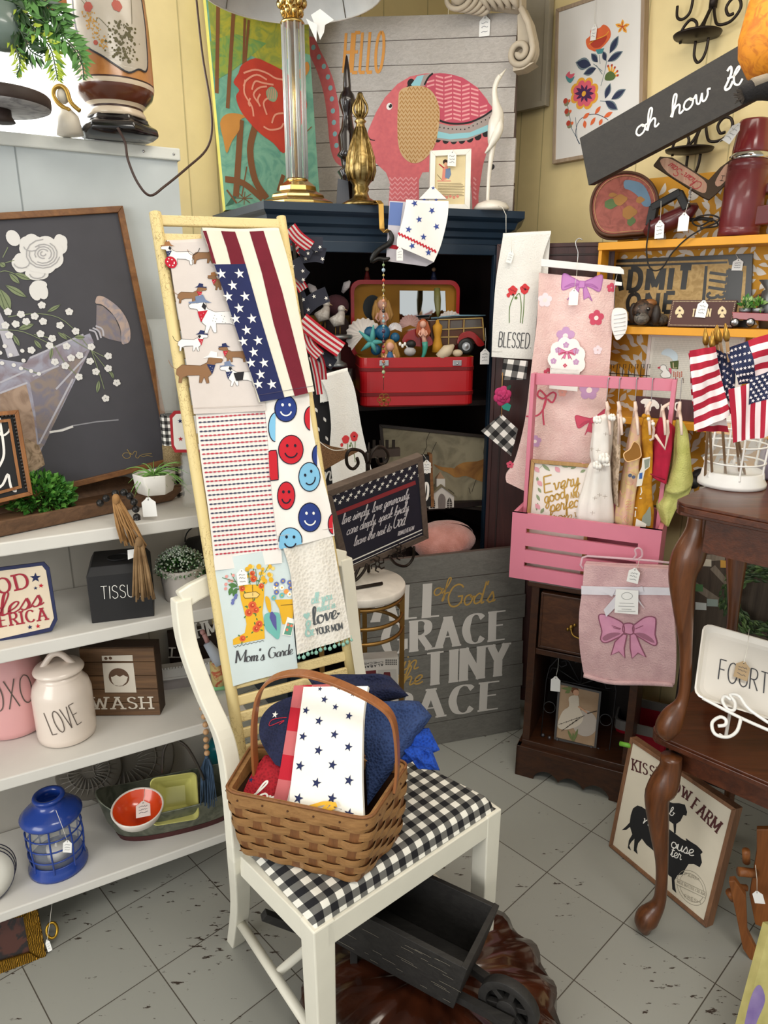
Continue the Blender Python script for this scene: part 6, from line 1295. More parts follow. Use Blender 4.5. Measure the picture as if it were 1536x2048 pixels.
b=MB();b.tube([s(*s.uv(1005,745),.003),s(*s.uv(1004,780),-.002),s(*s.uv(1003,832),.003)],.0018,JU,6);b.build('twine',t)
s=folds(plane(at(1150,550,2.24),101,2),.010,34,.5,3,.004,9)
t=thing('bow_print_blanket','long pale pink plush blanket printed with bows and flowers','blanket',s(0,-.9,0));b=MB();PF=mat('pink_plush','#eccdc8',.95,kind='fuzzy',col2='#e3bfbb',sheen=.3)
cloth(b,s,[(1078,545),(1074,640),(1062,740),(1050,840),(1030,920),(1012,950),(1013,966)],[(1231,560),(1226,640),(1219,740),(1208,840),(1196,930),(1190,990),(1186,1040)],PF,thick=.02,nu=30,nv=40)
PD=mat('bow_rose','#cb4f68',.9,kind='flat');PL=mat('bow_lilac','#c184bf',.9,kind='flat');PD2=mat('bow_rose_dark','#b84560',.9,kind='flat');PL2=mat('bow_lilac_dark','#a968a8',.9,kind='flat');PP=mat('petal_mauve','#c39ac2',.9,kind='flat')
k=s.mpx(1150,700);bow(b,s,s.uv(1163,569),.058,PL,PL2,2,-.05);bow(b,s,s.uv(1185,840),.05,PD,PD2,2,.25)
for st in([(1093,793),(1080,780),(1075,790),(1085,797),(1093,793),(1105,785),(1112,790),(1105,805),(1095,798)],[(1093,795),(1088,815),(1075,830),(1052,832)],[(1093,795),(1086,820),(1088,850)]):b.stroke(s,cat_rom(s.P(st),4),3.5*k,PD,3)
for c0,r_,m_ in(((1192,636),15,PD),((1131,672),18,PP),((1178,780),20,PP),((1070,882),13,PP),((1223,575),9,PD),((1020,930),8,PD),((1096,745),9,PD),((1125,785),9,mat('petal_peach','#e8a79a',.9,kind='flat')),((1195,700),9,mat('blanket_pale','#f2e2ea',.9,kind='flat')),((1090,600),14,mat('blanket_pale'))):flower(b,s,s.uv(*c0),r_*k,m_,5,.6,2,.3,mat('petal_centre','#f3e3df',.9,kind='flat')if r_>10 else None)
b.build('cloth',t)
cs_=Surf(s.O,s.U,s.W).off(.016);card=s.P(scalloped(1133,718,34,40,9,.12));b=MB();b.slab(cs_,card,0,.0012,TAGW);b.slab(cs_,s.P([(1100,735),(1158,738),(1154,782),(1098,776)]),0,.0012,TAGW);fs=cs_.off(.0014);bow(b,fs,fs.uv(1134,705),.026,mat('card_bow','#d980a8',.9,kind='flat'),PD2,1)
for c0 in((1107,722),(1152,724),(1116,700),(1152,702),(1132,690)):flower(b,fs,fs.uv(*c0),.009,PP,5,.6,1,.3)
flower(b,fs,fs.uv(1130,731),.006,PD,4,.6,1);b.build('display_card',t)
price_tag(t,cs_,cs_.uv(1155,520),cs_.uv(1147,594),18*k,32*k,0,False)
t=thing('blanket_hanger','white clip hanger holding the pale pink bow print blanket','hanger',hit(cs_,1160,520));hw=mat('hanger_white','#ecebea',.4);b=MB();hs_=cs_.off(-.012)
b.slab(hs_,hs_.P([(1082,518),(1240,534),(1247,540),(1248,549),(1082,533)]),0,.006,hw);b.slab(hs_,hs_.P([(1229,563),(1243,565),(1243,572),(1229,571)]),0,.012,hw);b.build('bar',t,bevel=.001)
b=MB();b.tube([hs_(*hs_.uv(x,y),.003)for x,y in cat_rom([(1155,524),(1156,505),(1152,492),(1152,482),(1158,477),(1165,480)],4)],.0017,STEEL,6);b.tube([hs_(*hs_.uv(x,y),.003)for x,y in((1235,545),(1229,570),(1228,632))],.0013,STEEL,5);b.build('hook',t)
b=MB();b.slab(hs_,hs_.P(cat_rom([(1225,620),(1240,616),(1252,622),(1254,645),(1250,665),(1235,680),(1228,672),(1222,650)],3,True)),.004,.010,hw)
for i in range(6):y=628+i*8;b.tube([hs_(*hs_.uv(1227,y+2),.011),hs_(*hs_.uv(1250,y-1),.011)],.0012,hw,5)
tag(b.build('shell_ornament'),'white ribbed seashell ornament hanging beside the pink blanket','ornament')
# --- nightstand
O=atz(1040,1545,0);NS=plane(O,115.5);NW=.345;NDp=.27;NT=.712
NWd=mat('nightstand_wood','#44240f',.45,kind='wood',col2='#2e170b',axis='x',coat=.1);NDk=mat('nightstand_dark','#170d0a',.7);NDr=mat('drawer_wood','#52301a',.45,kind='wood',col2='#3a1f10',axis='x',coat=.1)
t=thing('nightstand','dark brown wooden nightstand with one drawer above an open compartment','nightstand',O)
b=MB();b.slab(NS,[(-.012,NT-.022),(NW+.012,NT-.022),(NW+.012,NT),(-.012,NT)],-NDp,.014,NWd);b.build('top',t,bevel=.005)
b=MB();b.slab(NS,[(0,.07),(.024,.07),(.024,NT-.022),(0,NT-.022)],-NDp,0,NWd);b.slab(NS,[(NW-.024,.07),(NW,.07),(NW,NT-.022),(NW-.024,NT-.022)],-NDp,0,NWd);b.slab(NS,[(0,.07),(NW,.07),(NW,NT-.022),(0,NT-.022)],-NDp,-NDp+.01,NDk)
b.slab(NS,[(.024,.455),(NW-.024,.455),(NW-.024,.475),(.024,.475)],-NDp,-.004,NWd);b.slab(NS,[(.0,.11),(NW,.11),(NW,.135),(0,.135)],-NDp,.004,NWd)
ap=[(-.014,.115),(-.014,0),(.05,0)]+[(.05+(NW-.1)*i/24,.012+.028*abs(math.sin(3*math.pi*i/24))**.7)for i in range(25)]+[(NW-.05,0),(NW+.014,0),(NW+.014,.115)]
b.slab(NS,ap,-.012,.016,NWd);b.slab(NS.off(-NDp/2),[(-.014,0),(.0,0),(0,.115),(-.014,.115)],-NDp/2,NDp/2+.016,NWd);b.build('body',t,bevel=.002)
b=MB();b.slab(NS,[(.032,.485),(NW-.032,.485),(NW-.032,.675),(.032,.675)],-.02,.004,NDr);b.frame(NS,[(.032,.675),(NW-.032,.675),(NW-.032,.485),(.032,.485)],.008,.004,.007,NWd);dr=b.build('drawer',t,bevel=.0015)
b=MB();hc=(NW/2,.575)
for sx in(-1,1):
 b.ball(NS(hc[0]+sx*.04,hc[1],.010),(.008,.006,.011),BRASSD,8);b.ball(NS(hc[0]+sx*.03,hc[1]+.01,.008),(.006,.004,.006),BRASSD,6);b.ball(NS(hc[0]+sx*.05,hc[1]-.008,.008),(.006,.004,.006),BRASSD,6)
b.tube([NS(hc[0]+x,hc[1]+y,h_)for x,y,h_ in cat_rom([(-.04,0,.014),(-.03,-.018,.022),(0,-.024,.024),(.03,-.018,.022),(.04,0,.014)],4)],.003,BRASSD,8);b.build('handle',dr)
s=plane(hit(NS,1085,1498,-.04),110,14);s.O.z=.137;t=thing('wire_picture_frame','black wire arched picture frame with a vintage girl print inside the nightstand','picture frame',s(.05,0,0));WI=mat('black_wire','#3c3c3e',.4,.7);Zw=lambda*p:s.Z(1000,1100,3.84,p)
b=MB()
for pp in([(312,1460),(355,1000),(380,900),(440,835),(520,805),(640,800),(760,840),(860,930),(892,1080),(835,1590),(312,1465)],[(355,980),(890,1090)],[(620,1030),(430,905)],[(620,1030),(530,860),(480,815)],[(620,1030),(640,820)],[(620,1030),(750,990)],[(470,860),(505,850),(510,885),(470,900),(440,870)],[(380,940),(400,905),(440,910),(430,960)],[(560,830),(580,865),(620,855),(600,830)],[(840,1010),(805,1030),(815,1065),(860,1060)]):b.tube([s(x,y)for x,y in cat_rom(Zw(*pp),3)]if len(pp)>5 and pp[0]!=(312,1460)else[s(x,y)for x,y in Zw(*pp)],.0018,WI,5)
for c0 in((380,1208),(812,1305)):cc=Zw(c0)[0];r_=44*s.mpx(1100,1400)/3.84;b.tube([s(cc[0]+r_*math.cos(a),cc[1]+r_*math.sin(a))for a in[2*math.pi*i/20 for i in range(20)]],.0018,WI,5,True)
for c0 in((330,1420),(380,1440),(440,1455),(700,1515),(755,1530),(815,1545)):b.ball(s(*Zw(c0)[0],.002),.0065,mat('wire_flower','#56555a',.4,.6),8)
b.build('wire_surround',t)
q=Zw((450,1010),(780,1085),(738,1530),(415,1450));b=MB();I=b.frame(s,q,.007,-.004,.005,mat('frame_grey','#4a4848',.5));b.slab(s,[I[3],I[2],I[1],I[0]],-.004,-.001,mat('sepia_card','#ad9378',.8,col2='#a08468'))
gp=lambda n,h='#000000':mat('girl_'+n,h,.8,kind='flat');kk=s.mpx(1150,1400)/3.84
b.disc(s,Zw((650,1330))[0],95*kk,gp('egg','#b3a9a0'),1,24,105*kk);b.paint(s,cat_rom(Zw((530,1130),(600,1120),(610,1210),(640,1290),(600,1350),(500,1380),(440,1350),(480,1240),(530,1200)),3,True),gp('dress','#cfc4b4'),2)
b.disc(s,Zw((585,1095))[0],24*kk,gp('face','#c99b7e'),4);b.disc(s,Zw((575,1078))[0],28*kk,gp('hair','#6b4028'),3)
for a,e in(((560,1070),(470,1060)),((550,1060),(500,1100)),((560,1050),(520,1050)),((540,1090),(500,1090))):P_=Zw(a,e);leaf(b,s,P_[0],P_[1],22*kk,gp('green','#6c7a4a'),4)
b.stroke(s,Zw((600,1200),(670,1250)),12*kk,gp('face'),4);b.stroke(s,Zw((670,1255),(745,1235)),7*kk,gp('dark','#3a3028'),4)
for st in([(650,1270),(450,1340)],[(640,1275),(470,1390)],[(620,1280),(500,1370)]):b.stroke(s,Zw(*st),3*kk,gp('dark'),4);[b.disc(s,Zw((st[0][0]+(st[1][0]-st[0][0])*f_,st[0][1]+(st[1][1]-st[0][1])*f_))[0],5*kk,gp('dark'),5,8)for f_ in(.3,.5,.7,.9)]
for a,e in(((560,1470),(520,1380)),((565,1470),(600,1370)),((570,1470),(560,1400))):P_=Zw(a,e);leaf(b,s,P_[0],P_[1],20*kk,gp('green'),4)
b.build('picture',t);price_tag(t,s.off(.012),Zw((455,815))[0],Zw((430,1018))[0],74*kk,120*kk,.05,False)
# --- pink crate
CRS=plane(atz(1018,1154,NT+.001),115.5);CW=CRS.uv(1309,1192)[0];CHt=CRS.uv(1026,1024)[1];CDp=.24
PC=mat('crate_pink','#d27b90',.45,amt=.04);t=thing('pink_crate','pink slatted wooden crate with a tall bar handle standing on the nightstand','crate',CRS(CW/2,0,-.1))
b=MB();sy=[CHt*f_ for f_ in(0,.20,.265,.455,.52,.71,.78,1)];su=(.045,CW-.06)
for i in range(0,8,2):b.slab(CRS,[(0,sy[i]),(CW,sy[i]),(CW,sy[i+1]),(0,sy[i+1])],-.012,0,PC)
for x0,x1 in((0,su[0]),(su[1],CW)):b.slab(CRS,[(x0,0),(x1,0),(x1,CHt),(x0,CHt)],-.012,.0002,PC)
b.build('front_panel',t)
b=MB();b.slab(CRS,[(0,0),(CW,0),(CW,CHt),(0,CHt)],-CDp,-CDp+.012,PC);b.build('back_panel',t)
for u,nm in((0,'side_panel'),(CW-.012,'side_panel')):b=MB();b.slab(CRS,[(u,0),(u+.012,0),(u+.012,CHt),(u,CHt)],-CDp+.012,-.012,PC);b.build(nm,t,bevel=.001)
b=MB();b.slab(CRS,[(.012,0),(CW-.012,0),(CW-.012,.01),(.012,.01)],-CDp+.012,-.012,PC);b.build('bottom',t)
CM_=CRS.off(-.10);pu=CM_.uv(1048,1000)[0];pt_=CM_.uv(1070,746);bt=CM_.uv(1372,762)
zt=pt_[1];pu=.012;pr=CW-.012
b=MB();b.slab(CM_,[(pu,.0),(pu+.012,0),(pu+.012,zt),(pu,zt)],-.02,.02,PC);b.build('handle_post',t,bevel=.001)
b=MB();b.slab(CM_,[(pr-.012,.0),(pr,0),(pr,zt),(pr-.012,zt)],-.02,.02,PC);b.build('handle_post',t,bevel=.001)
b=MB();b.slab(CM_,[(pu+.012,zt-.034),(pr-.012,zt-.034),(pr-.012,zt),(pu+.012,zt)],-.006,.006,PC);b.build('handle_bar',t,bevel=.001)
s=plane(CRS(.06,.012,-.05),112,6);q=s.P([(1062,919),(1195,909),(1190,1075),(1064,1060)]);ln_=V(q[1])-V(q[0]);q=[q[0],(q[0][0]+.19,q[0][1]),(q[0][0]+.19,.0),(q[0][0],.0)]
t,b,f=framed('verse_picture','oak framed floral verse in gold script, Every good and perfect, standing in the pink crate','picture',s,q,.011,mat('pale_oak','#b98f57',.5,kind='wood',col2='#a07a45'),mat('verse_paper','#e9e0da',.8,amt=.03),.02)
Zv=lambda*p:f.Z(980,860,3.657,p);k=f.mpx(1120,980)/3.657;GI=mat('gold_print','#b08a3c',.5,.3,kind='flat');lfm=mat('leaf_sage','#8a9876',.8,kind='flat');tlp=mat('tulip_pink','#d99aa6',.8,kind='flat')
b.text(f,'Every',*Zv((400,460),(650,400)),120*k,GI,'script',w=.09);b.text(f,'good',*Zv((400,535),(550,495)),100*k,GI,'script',w=.1);b.text(f,'AND',*Zv((592,497),(652,490)),42*k,GI,'slab',w=.14);b.text(f,'perfect',*Zv((440,600),(670,555)),105*k,GI,'script',w=.1);b.text(f,'IS',*Zv((628,632),(660,625)),30*k,GI,'slab');b.text(f,'from',*Zv((420,660),(600,650)),70*k,GI,'script',w=.08)
for a,e,w in(((380,250),(440,300),26),((430,255),(490,235),20),((510,240),(570,275),30),((560,270),(640,250),22),((590,285),(640,255),24),((350,380),(345,340),20),((350,420),(375,460),20),((350,530),(340,590),22),((370,610),(395,570),24),((660,310),(700,290),22),((340,470),(365,520),22)):P_=Zv(a,e);leaf(b,f,P_[0],P_[1],w*k,lfm,2)
for c0 in((495,290),(365,390),(350,560),(690,260),(345,290)):P_=Zv((c0[0]-18,c0[1]-22),(c0[0]+16,c0[1]+20));leaf(b,f,P_[0],P_[1],34*k,tlp,3)
b.stroke(f,cat_rom(Zv((345,300),(400,250),(480,260),(560,250),(640,260),(700,250)),3),3*k,lfm,1);b.build('print',t)
# --- baby clothes on hangers
HP=mat('pale_hanger','#e5cdbf',.5)
def garment(Lp,Rp,D,m,deep=.045,name='garment',t=None,waves=5,n=24,close=True,amp=.12):
 """a small garment seen nearly edge-on: flattened folded tube between two pixel outlines at depth D"""
 A=cat_rom(Lp,5);B_=cat_rom(Rp,5);b=MB();vs=[];rows=len(A)
 for i in range(rows):
  a,c=at(*A[i],D),at(*B_[i],D);mid=(a+c)/2;h_=(c-a)/2;dy=V((-h_.y,h_.x,0)).normalized()if h_.length>1e-6 else V((0,1,0));dd=min(deep,deep*(.35+i/rows*1.2))
  for j in range(n):
   q=2*math.pi*j/n;w=1+amp*math.sin(waves*q+i*.12)*min(1,i/6);vs.append(mid+h_*math.cos(q)*w-V((0,1,0))*dd*math.sin(q)*w)
 fs=[(i*n+j,(i+1)*n+j,(i+1)*n+(j+1)%n,i*n+(j+1)%n)for i in range(rows-1)for j in range(n)]
 if close:fs+=[tuple(range(n)),tuple(range((rows-1)*n,rows*n))[::-1]]
 b.add(vs,fs,m,True);return b
BARY=CM_(.2,zt,.0).y
def hang(x,y0,y1,label,dx=0):
 """wire hook over the pink bar and pale hanger arms"""
 uq=CM_.uv(x,760);t=thing('child_hanger',label,'hanger',CM_(uq[0],uq[1]-.1,0),'child hangers on the pink bar');b=MB();Yh=CM_(uq[0],0,.012).y
 pts=cat_rom([(x+3,y0+10),(x+2,y0+1),(x,y0),(x-1,y0+8),(x-2,y0+24),(x-4+dx,y1)],4);b.tube([at(px,py,Yh+(.012 if i<4 else 0))for i,(px,py)in enumerate(pts)],.0013,STEEL,6);b.build('hook',t);return t,Yh
ZD=lambda*p:zz(1160,740,6.4,p)
cgl=[('white',ZD((340,560),(200,640),(150,900),(140,1100),(160,1190),(120,1260),(60,1500),(0,1700),(-20,1920)),ZD((370,570),(420,620),(410,850),(390,1080),(385,1190),(390,1260),(400,1500),(420,1700),(425,1950)),mat('muslin_white','#efeae4',.9,kind='fabric',amt=.05),'white ruffled muslin romper with tiny brown sprigs, leftmost on the pink bar',1217,372),('tan',ZD((480,560),(440,700),(430,900),(430,1100),(415,1300),(420,1500),(430,1700)),ZD((530,580),(545,680),(500,850),(480,1050),(455,1300),(440,1500),(445,1720)),mat('muslin_floral','#c9b39c',.9,kind='blotch',col2='#9f8a74',scale=5),'narrow floral tan baby garment behind the white muslin romper',1240,510),('cream',ZD((690,560),(640,800),(600,1000),(590,1180),(560,1350),(530,1550),(480,1750),(460,1960)),ZD((735,580),(780,780),(785,1000),(745,1180),(735,1350),(690,1550),(670,1750),(640,2000)),mat('cream_knit','#dcc08e',.9,kind='blotch',col2='#d9b09a',scale=4),'cream baby romper with scalloped sleeve and faint sunny prints',1274,730),('mustard',ZD((830,590),(790,750),(790,1000),(800,1150),(750,1350),(700,1600),(670,1800),(650,2000)),ZD((900,590),(930,750),(930,1000),(905,1150),(895,1350),(905,1600),(925,1800),(905,2050)),mat('mustard_print','#c98f1e',.9,kind='blotch',col2='#b9801c',scale=2),'mustard yellow and grey block print baby romper',1306,935),('red',ZD((1030,600),(975,720),(960,900),(930,1100),(905,1250),(900,1360)),ZD((1090,620),(1205,740),(1190,900),(1150,1100),(1110,1300),(1075,1440)),mat('raspberry_cotton','#b81c3e',.9,kind='fabric',col2='#a01634'),'raspberry red baby shirt on a pale hanger',1349,1215),('yellow',ZD((1240,640),(1200,850),(1170,1100),(1130,1350),(1060,1600),(1000,1750),(1040,1950)),ZD((1300,640),(1360,780),(1385,1000),(1410,1250),(1420,1480),(1230,1700),(1080,1960)),mat('lemon_terry','#c9c87c',.95,kind='fuzzy',col2='#b4b566'),'pale lemon towelling baby top, rightmost on the pink bar',1364,1305)]
ink={n:mat('garment_ink_'+n,h,.9,kind='flat')for n,h in(('brown','#7a6048'),('pink','#d08478'),('blue','#3a62a8'),('grey','#8c9386'),('navy','#59607a'),('white','#e4dfd4'))}
for i,(nm,Lp,Rp,m_,lab,hx,_)in enumerate(cgl):
 th,Yh=hang(hx,756,(805,808,806,808,808,806)[i],'pale child hanger with steel hook holding the '+{'white':'white muslin romper','tan':'narrow tan floral garment','cream':'cream romper','mustard':'mustard romper','red':'raspberry red shirt','yellow':'lemon yellow top'}[nm])
 hb=MB();cx0=(Lp[0][0]+Rp[0][0])/2
 hb.tube([at(hx-4,803,Yh),at(cx0,815,Yh),at(cx0-2,834,Yh)],[.004,.006,.007],HP,8);hb.tube([at(cx0,822,Yh),at(cx0+3,838,Yh-.05),at(cx0+5,870,Yh-.07)],[.005,.0045,.0035],HP,8)
 if nm=='red':
  v_=ZD((1120,640),(1120,700),(1130,800),(1085,1010),(965,830));hb.tube([at(x,y,Yh-.05)for x,y in v_],.0045,HP,8)
 if nm=='mustard':
  v_=ZD((920,640),(945,760),(935,880),(890,900));hb.tube([at(x,y,Yh-.05)for x,y in v_],.004,HP,8)
 if nm=='tan':
  v_=ZD((490,560),(500,700),(490,950));hb.tube([at(x,y,Yh-.04)for x,y in v_],.004,HP,8)
 hb.build('hanger_arms',th)
 t=thing('baby_garment',lab,'baby clothes',at(cx0,950,Yh));b=garment(Lp,Rp,Yh,m_,deep=.04);
 cen=[((Lp[j][0]+Rp[j][0])/2,(Lp[j][1]+Rp[j][1])/2)for j in range(len(Lp))]
 fs=plane(at(cx0,950,Yh-.058),100)
 b.build('cloth',t)
 b=MB();mk=lambda*p:fs.P(ZD(*p));kk=fs.mpx(cx0,950)/6.4
 if nm=='white':
  for x,y in((330,820),(230,1030),(150,1010),(190,1640),(250,1600),(320,1620),(160,1830),(250,1280)):
   for j in range(4):P_=mk((x,y),(x+30*math.cos(j*1.5),y-26*math.sin(j*1.5)));b.stroke(fs,P_,4*kk,ink['brown'],1)
  b.build('sprig_print',t);b=MB();
  for c0,r_ in(((215,630),.009),((400,600),.008),((300,1120),.012),((215,1210),.010),((330,1190),.008)):
   b=MB();p0=at(*zz(1160,740,6.4,[c0])[0],Yh-.05);
   for j in range(7):a=j*.9;b.ball(p0+V((r_*math.cos(a),-.002*j,r_*.5*math.sin(a))),(r_*.6,r_*.6,r_*.8),mat('ruffle_white','#f2efe9',.9),8)
   b.build('ruffle',t)
 elif nm=='cream':
  cuff=cat_rom([at(*p,Yh-.062)for p in ZD((690,920),(640,1010),(560,1075),(590,1165),(660,1165),(770,1120),(780,1050),(755,960))],4,True);b.add(cuff,[tuple(range(len(cuff)))],mat('sleeve_inside','#9a6a2e',.9));b.tube(cuff,.0018,mat('cuff_edge','#e8bd88',.9),6,True);b.build('sleeve',t);b=MB()
  for c0,r_ in(((640,1350),26),((685,1370),24)):b.disc(fs,mk(c0)[0],r_*kk,ink['navy'],2,14)
  for st in([(580,1420),(600,1460),(660,1470),(690,1430)],[(590,1320),(640,1300),(720,1340)],[(560,1900),(600,1860),(650,1900),(600,1960),(560,1900)],[(510,1540),(540,1600),(580,1560)]):b.stroke(fs,cat_rom(mk(*st),3),6*kk,ink['pink'],2)
  for j in range(4):b.stroke(fs,mk((590,1690+j*34),(610,1675+j*34),(630,1690+j*34),(655,1675+j*34)),9*kk,ink['pink'],2)
  b.build('print',t)
 elif nm=='mustard':
  b.paint(fs,mk((800,1130),(900,1110),(890,1240),(830,1290),(790,1480),(720,1490),(740,1350),(790,1240)),ink['white'],1);b.paint(fs,mk((760,1320),(800,1310),(795,1390),(755,1395)),ink['blue'],2);b.paint(fs,mk((820,1150),(895,1130),(880,1240),(830,1270)),ink['grey'],2);b.paint(fs,cat_rom(mk((900,1750),(840,1830),(800,1880),(800,1960),(900,1990)),3,True),ink['grey'],1);b.paint(fs,mk((720,1900),(850,1970),(840,2010),(705,2000)),ink['white'],2)
  for st in([(780,1500),(790,1560),(770,1600)],[(760,1640),(790,1640)],[(710,1800),(705,1880)],[(700,1760),(730,1765)]):b.stroke(fs,mk(*st),14*kk,ink['white'],2)
  b.build('print',t);b=MB()
  for c0 in((820,590),(870,600),(900,660)):b.ball(at(*zz(1160,740,6.4,[c0])[0],Yh-.045),.007,m_,8)
  b.ball(at(*ZD((875,625))[0],Yh-.055),.005,WHITE,8);b.ball(at(*ZD((935,690))[0],Yh-.055),.006,WHITE,8);b.build('bow_tie',t)
 elif nm=='red':b.tube([at(*p,Yh-.055)for p in ZD((903,1330),(990,1370),(1085,1405))],.002,mat('raspberry_dark','#8e1230',.9),6);b.build('hem',t)
 elif nm=='yellow':
  g2=garment(ZD((1250,640),(1230,900),(1215,1150),(1160,1350),(1100,1580)),ZD((1310,660),(1370,850),(1390,1050),(1415,1250),(1425,1480)),Yh-.03,m_,deep=.03,waves=3,n=16);g2.build('sleeve',t)
 elif nm=='tan':b.ball(at(*ZD((545,650))[0],Yh-.04),(.010,.008,.010),WHITE,8);b.build('bow',t)
 # --- folded mauve blanket with bow, hanging in front of the crate
s=folds(CRS.off(.05),.003,25,0,2,.002,14);t=thing('bow_applique_blanket','folded mauve pink plush blanket with an appliqued bow and white ribbon band','blanket',hit(CRS,1255,1370,.04));b=MB();MP=mat('mauve_plush','#d8b3b4',.95,kind='fuzzy',col2='#c9a2a5',sheen=.4)
cloth(b,s,[(1168,1130),(1164,1180),(1158,1230),(1159,1290),(1166,1340),(1170,1352)],[(1344,1139),(1346,1200),(1350,1260),(1352,1310),(1350,1362),(1346,1372)],MP,thick=.035,nu=24,nv=30)
b.tube([s(*s.uv(x,y),.002)for x,y in cat_rom([(1168,1350),(1220,1362),(1280,1366),(1346,1370)],5)],.007,MP,8);b.build('cloth',t)
Zk=lambda*p:s.Z(1000,1100,3.84,p);k=s.mpx(1250,1250);b=MB();bm1=mat('applique_pink','#dd9db9',.8,kind='fabric',col2='#cf8cab');bm2=mat('applique_edge','#8f5369',.8,kind='flat');sb=s.off(.002)
def PB2(pts,m_,L):b.paint(sb,pts,m_,L)
for pts in(cat_rom(Zk((760,500),(800,490),(900,530),(950,570),(950,640),(880,680),(810,705),(775,680),(785,620),(770,560)),3,True),cat_rom(Zk((1190,520),(1120,515),(1050,560),(1020,590),(1030,640),(1100,690),(1180,735),(1205,715),(1190,650),(1195,580)),3,True),Zk((945,640),(885,700),(855,800),(915,775),(960,825),(955,750),(975,650)),Zk((1000,650),(1000,750),(1015,830),(1060,790),(1120,825),(1080,740),(1040,640)),cat_rom(Zk((950,570),(985,560),(1020,570),(1030,610),(1015,645),(975,640),(945,620)),3,True)):
 PB2(pts,bm1,2);b.stroke(sb,pts,2.4*k,bm2,3,closed=True)
for pts in(Zk((790,665),(850,630),(930,635),(870,665),(810,690)),Zk((1040,640),(1100,640),(1165,680),(1185,715),(1120,690))):PB2(cat_rom(pts,3,True),mat('applique_inner','#a26a80',.8,kind='flat'),4)
for st in([(860,575),(930,600)],[(1040,605),(1100,580)],[(870,590),(925,605)]):b.stroke(sb,Zk(*st),1.6*k,bm2,5)
b.build('bow_applique',t)
b=MB();RB=mat('satin_ribbon','#e6e2ea',.35,sheen=.3);sr=s.off(.006);b.grid(lambda u,v:sr(*[(a+(c-a)*u)for a,c in zip(s.uv(1163,1188-17*v),s.uv(1350,1189-15*v))]),20,2,RB,thick=.001,tn=s.N)
for pts in(((1232,1178),(1210,1172),(1206,1182),(1225,1192)),((1260,1176),(1285,1172),(1288,1182),(1262,1188)),((1232,1190),(1208,1218),(1213,1232),(1230,1215),(1240,1192)),((1262,1190),(1275,1200),(1290,1218),(1282,1205),(1272,1188))):b.slab(sr.off(.004),sr.P(pts),0,.001,RB)
b.build('ribbon',t);sc2=Surf(sr.O,sr.U,sr.W).off(.010);b=MB();b.slab(sc2,sc2.P([(1232,1178),(1277,1181),(1276,1229),(1229,1225)]),0,.001,TAGW);f2=sc2.off(.0012);gk=mat('tag_grey_print','#9a9a98',.8,kind='flat');b.stroke(f2,[f2.uv(1254+11*math.cos(a),1192+7*math.sin(a))for a in[2*math.pi*i/16 for i in range(16)]],1*k,gk,1,closed=True)
for y,w_ in((1206,14),(1212,16),(1218,10),(1222,18)):b.stroke(f2,f2.P([(1253-w_,y),(1253+w_,y+1)]),1.1*k,gk,1)
b.build('brand_card',t);price_tag(t,sc2.off(.003),sc2.uv(1279,1118),sc2.uv(1268,1149),22*k,32*k,-.1)
t=thing('clear_hanger','translucent plastic skirt hanger above the folded mauve blanket','hanger',hit(CRS,1270,1120,.03));CP=mat('clear_plastic','#e7c9d2',.2,alpha=.55,kind='flat');b=MB();sh_=Surf(CRS.O,CRS.U,CRS.W).off(.04)
b.tube([sh_(*sh_.uv(x,y))for x,y in((1166,1137),(1161,1130),(1165,1115),(1175,1112),(1262,1118),(1300,1121),(1345,1126))],.0035,CP,6);b.tube([sh_(*sh_.uv(x,y))for x,y in cat_rom([(1266,1118),(1272,1110),(1270,1100),(1276,1096),(1283,1100),(1284,1112),(1276,1118)],3)],.003,CP,6);tag(t,t['label'],'hanger');b.build('frame',t)
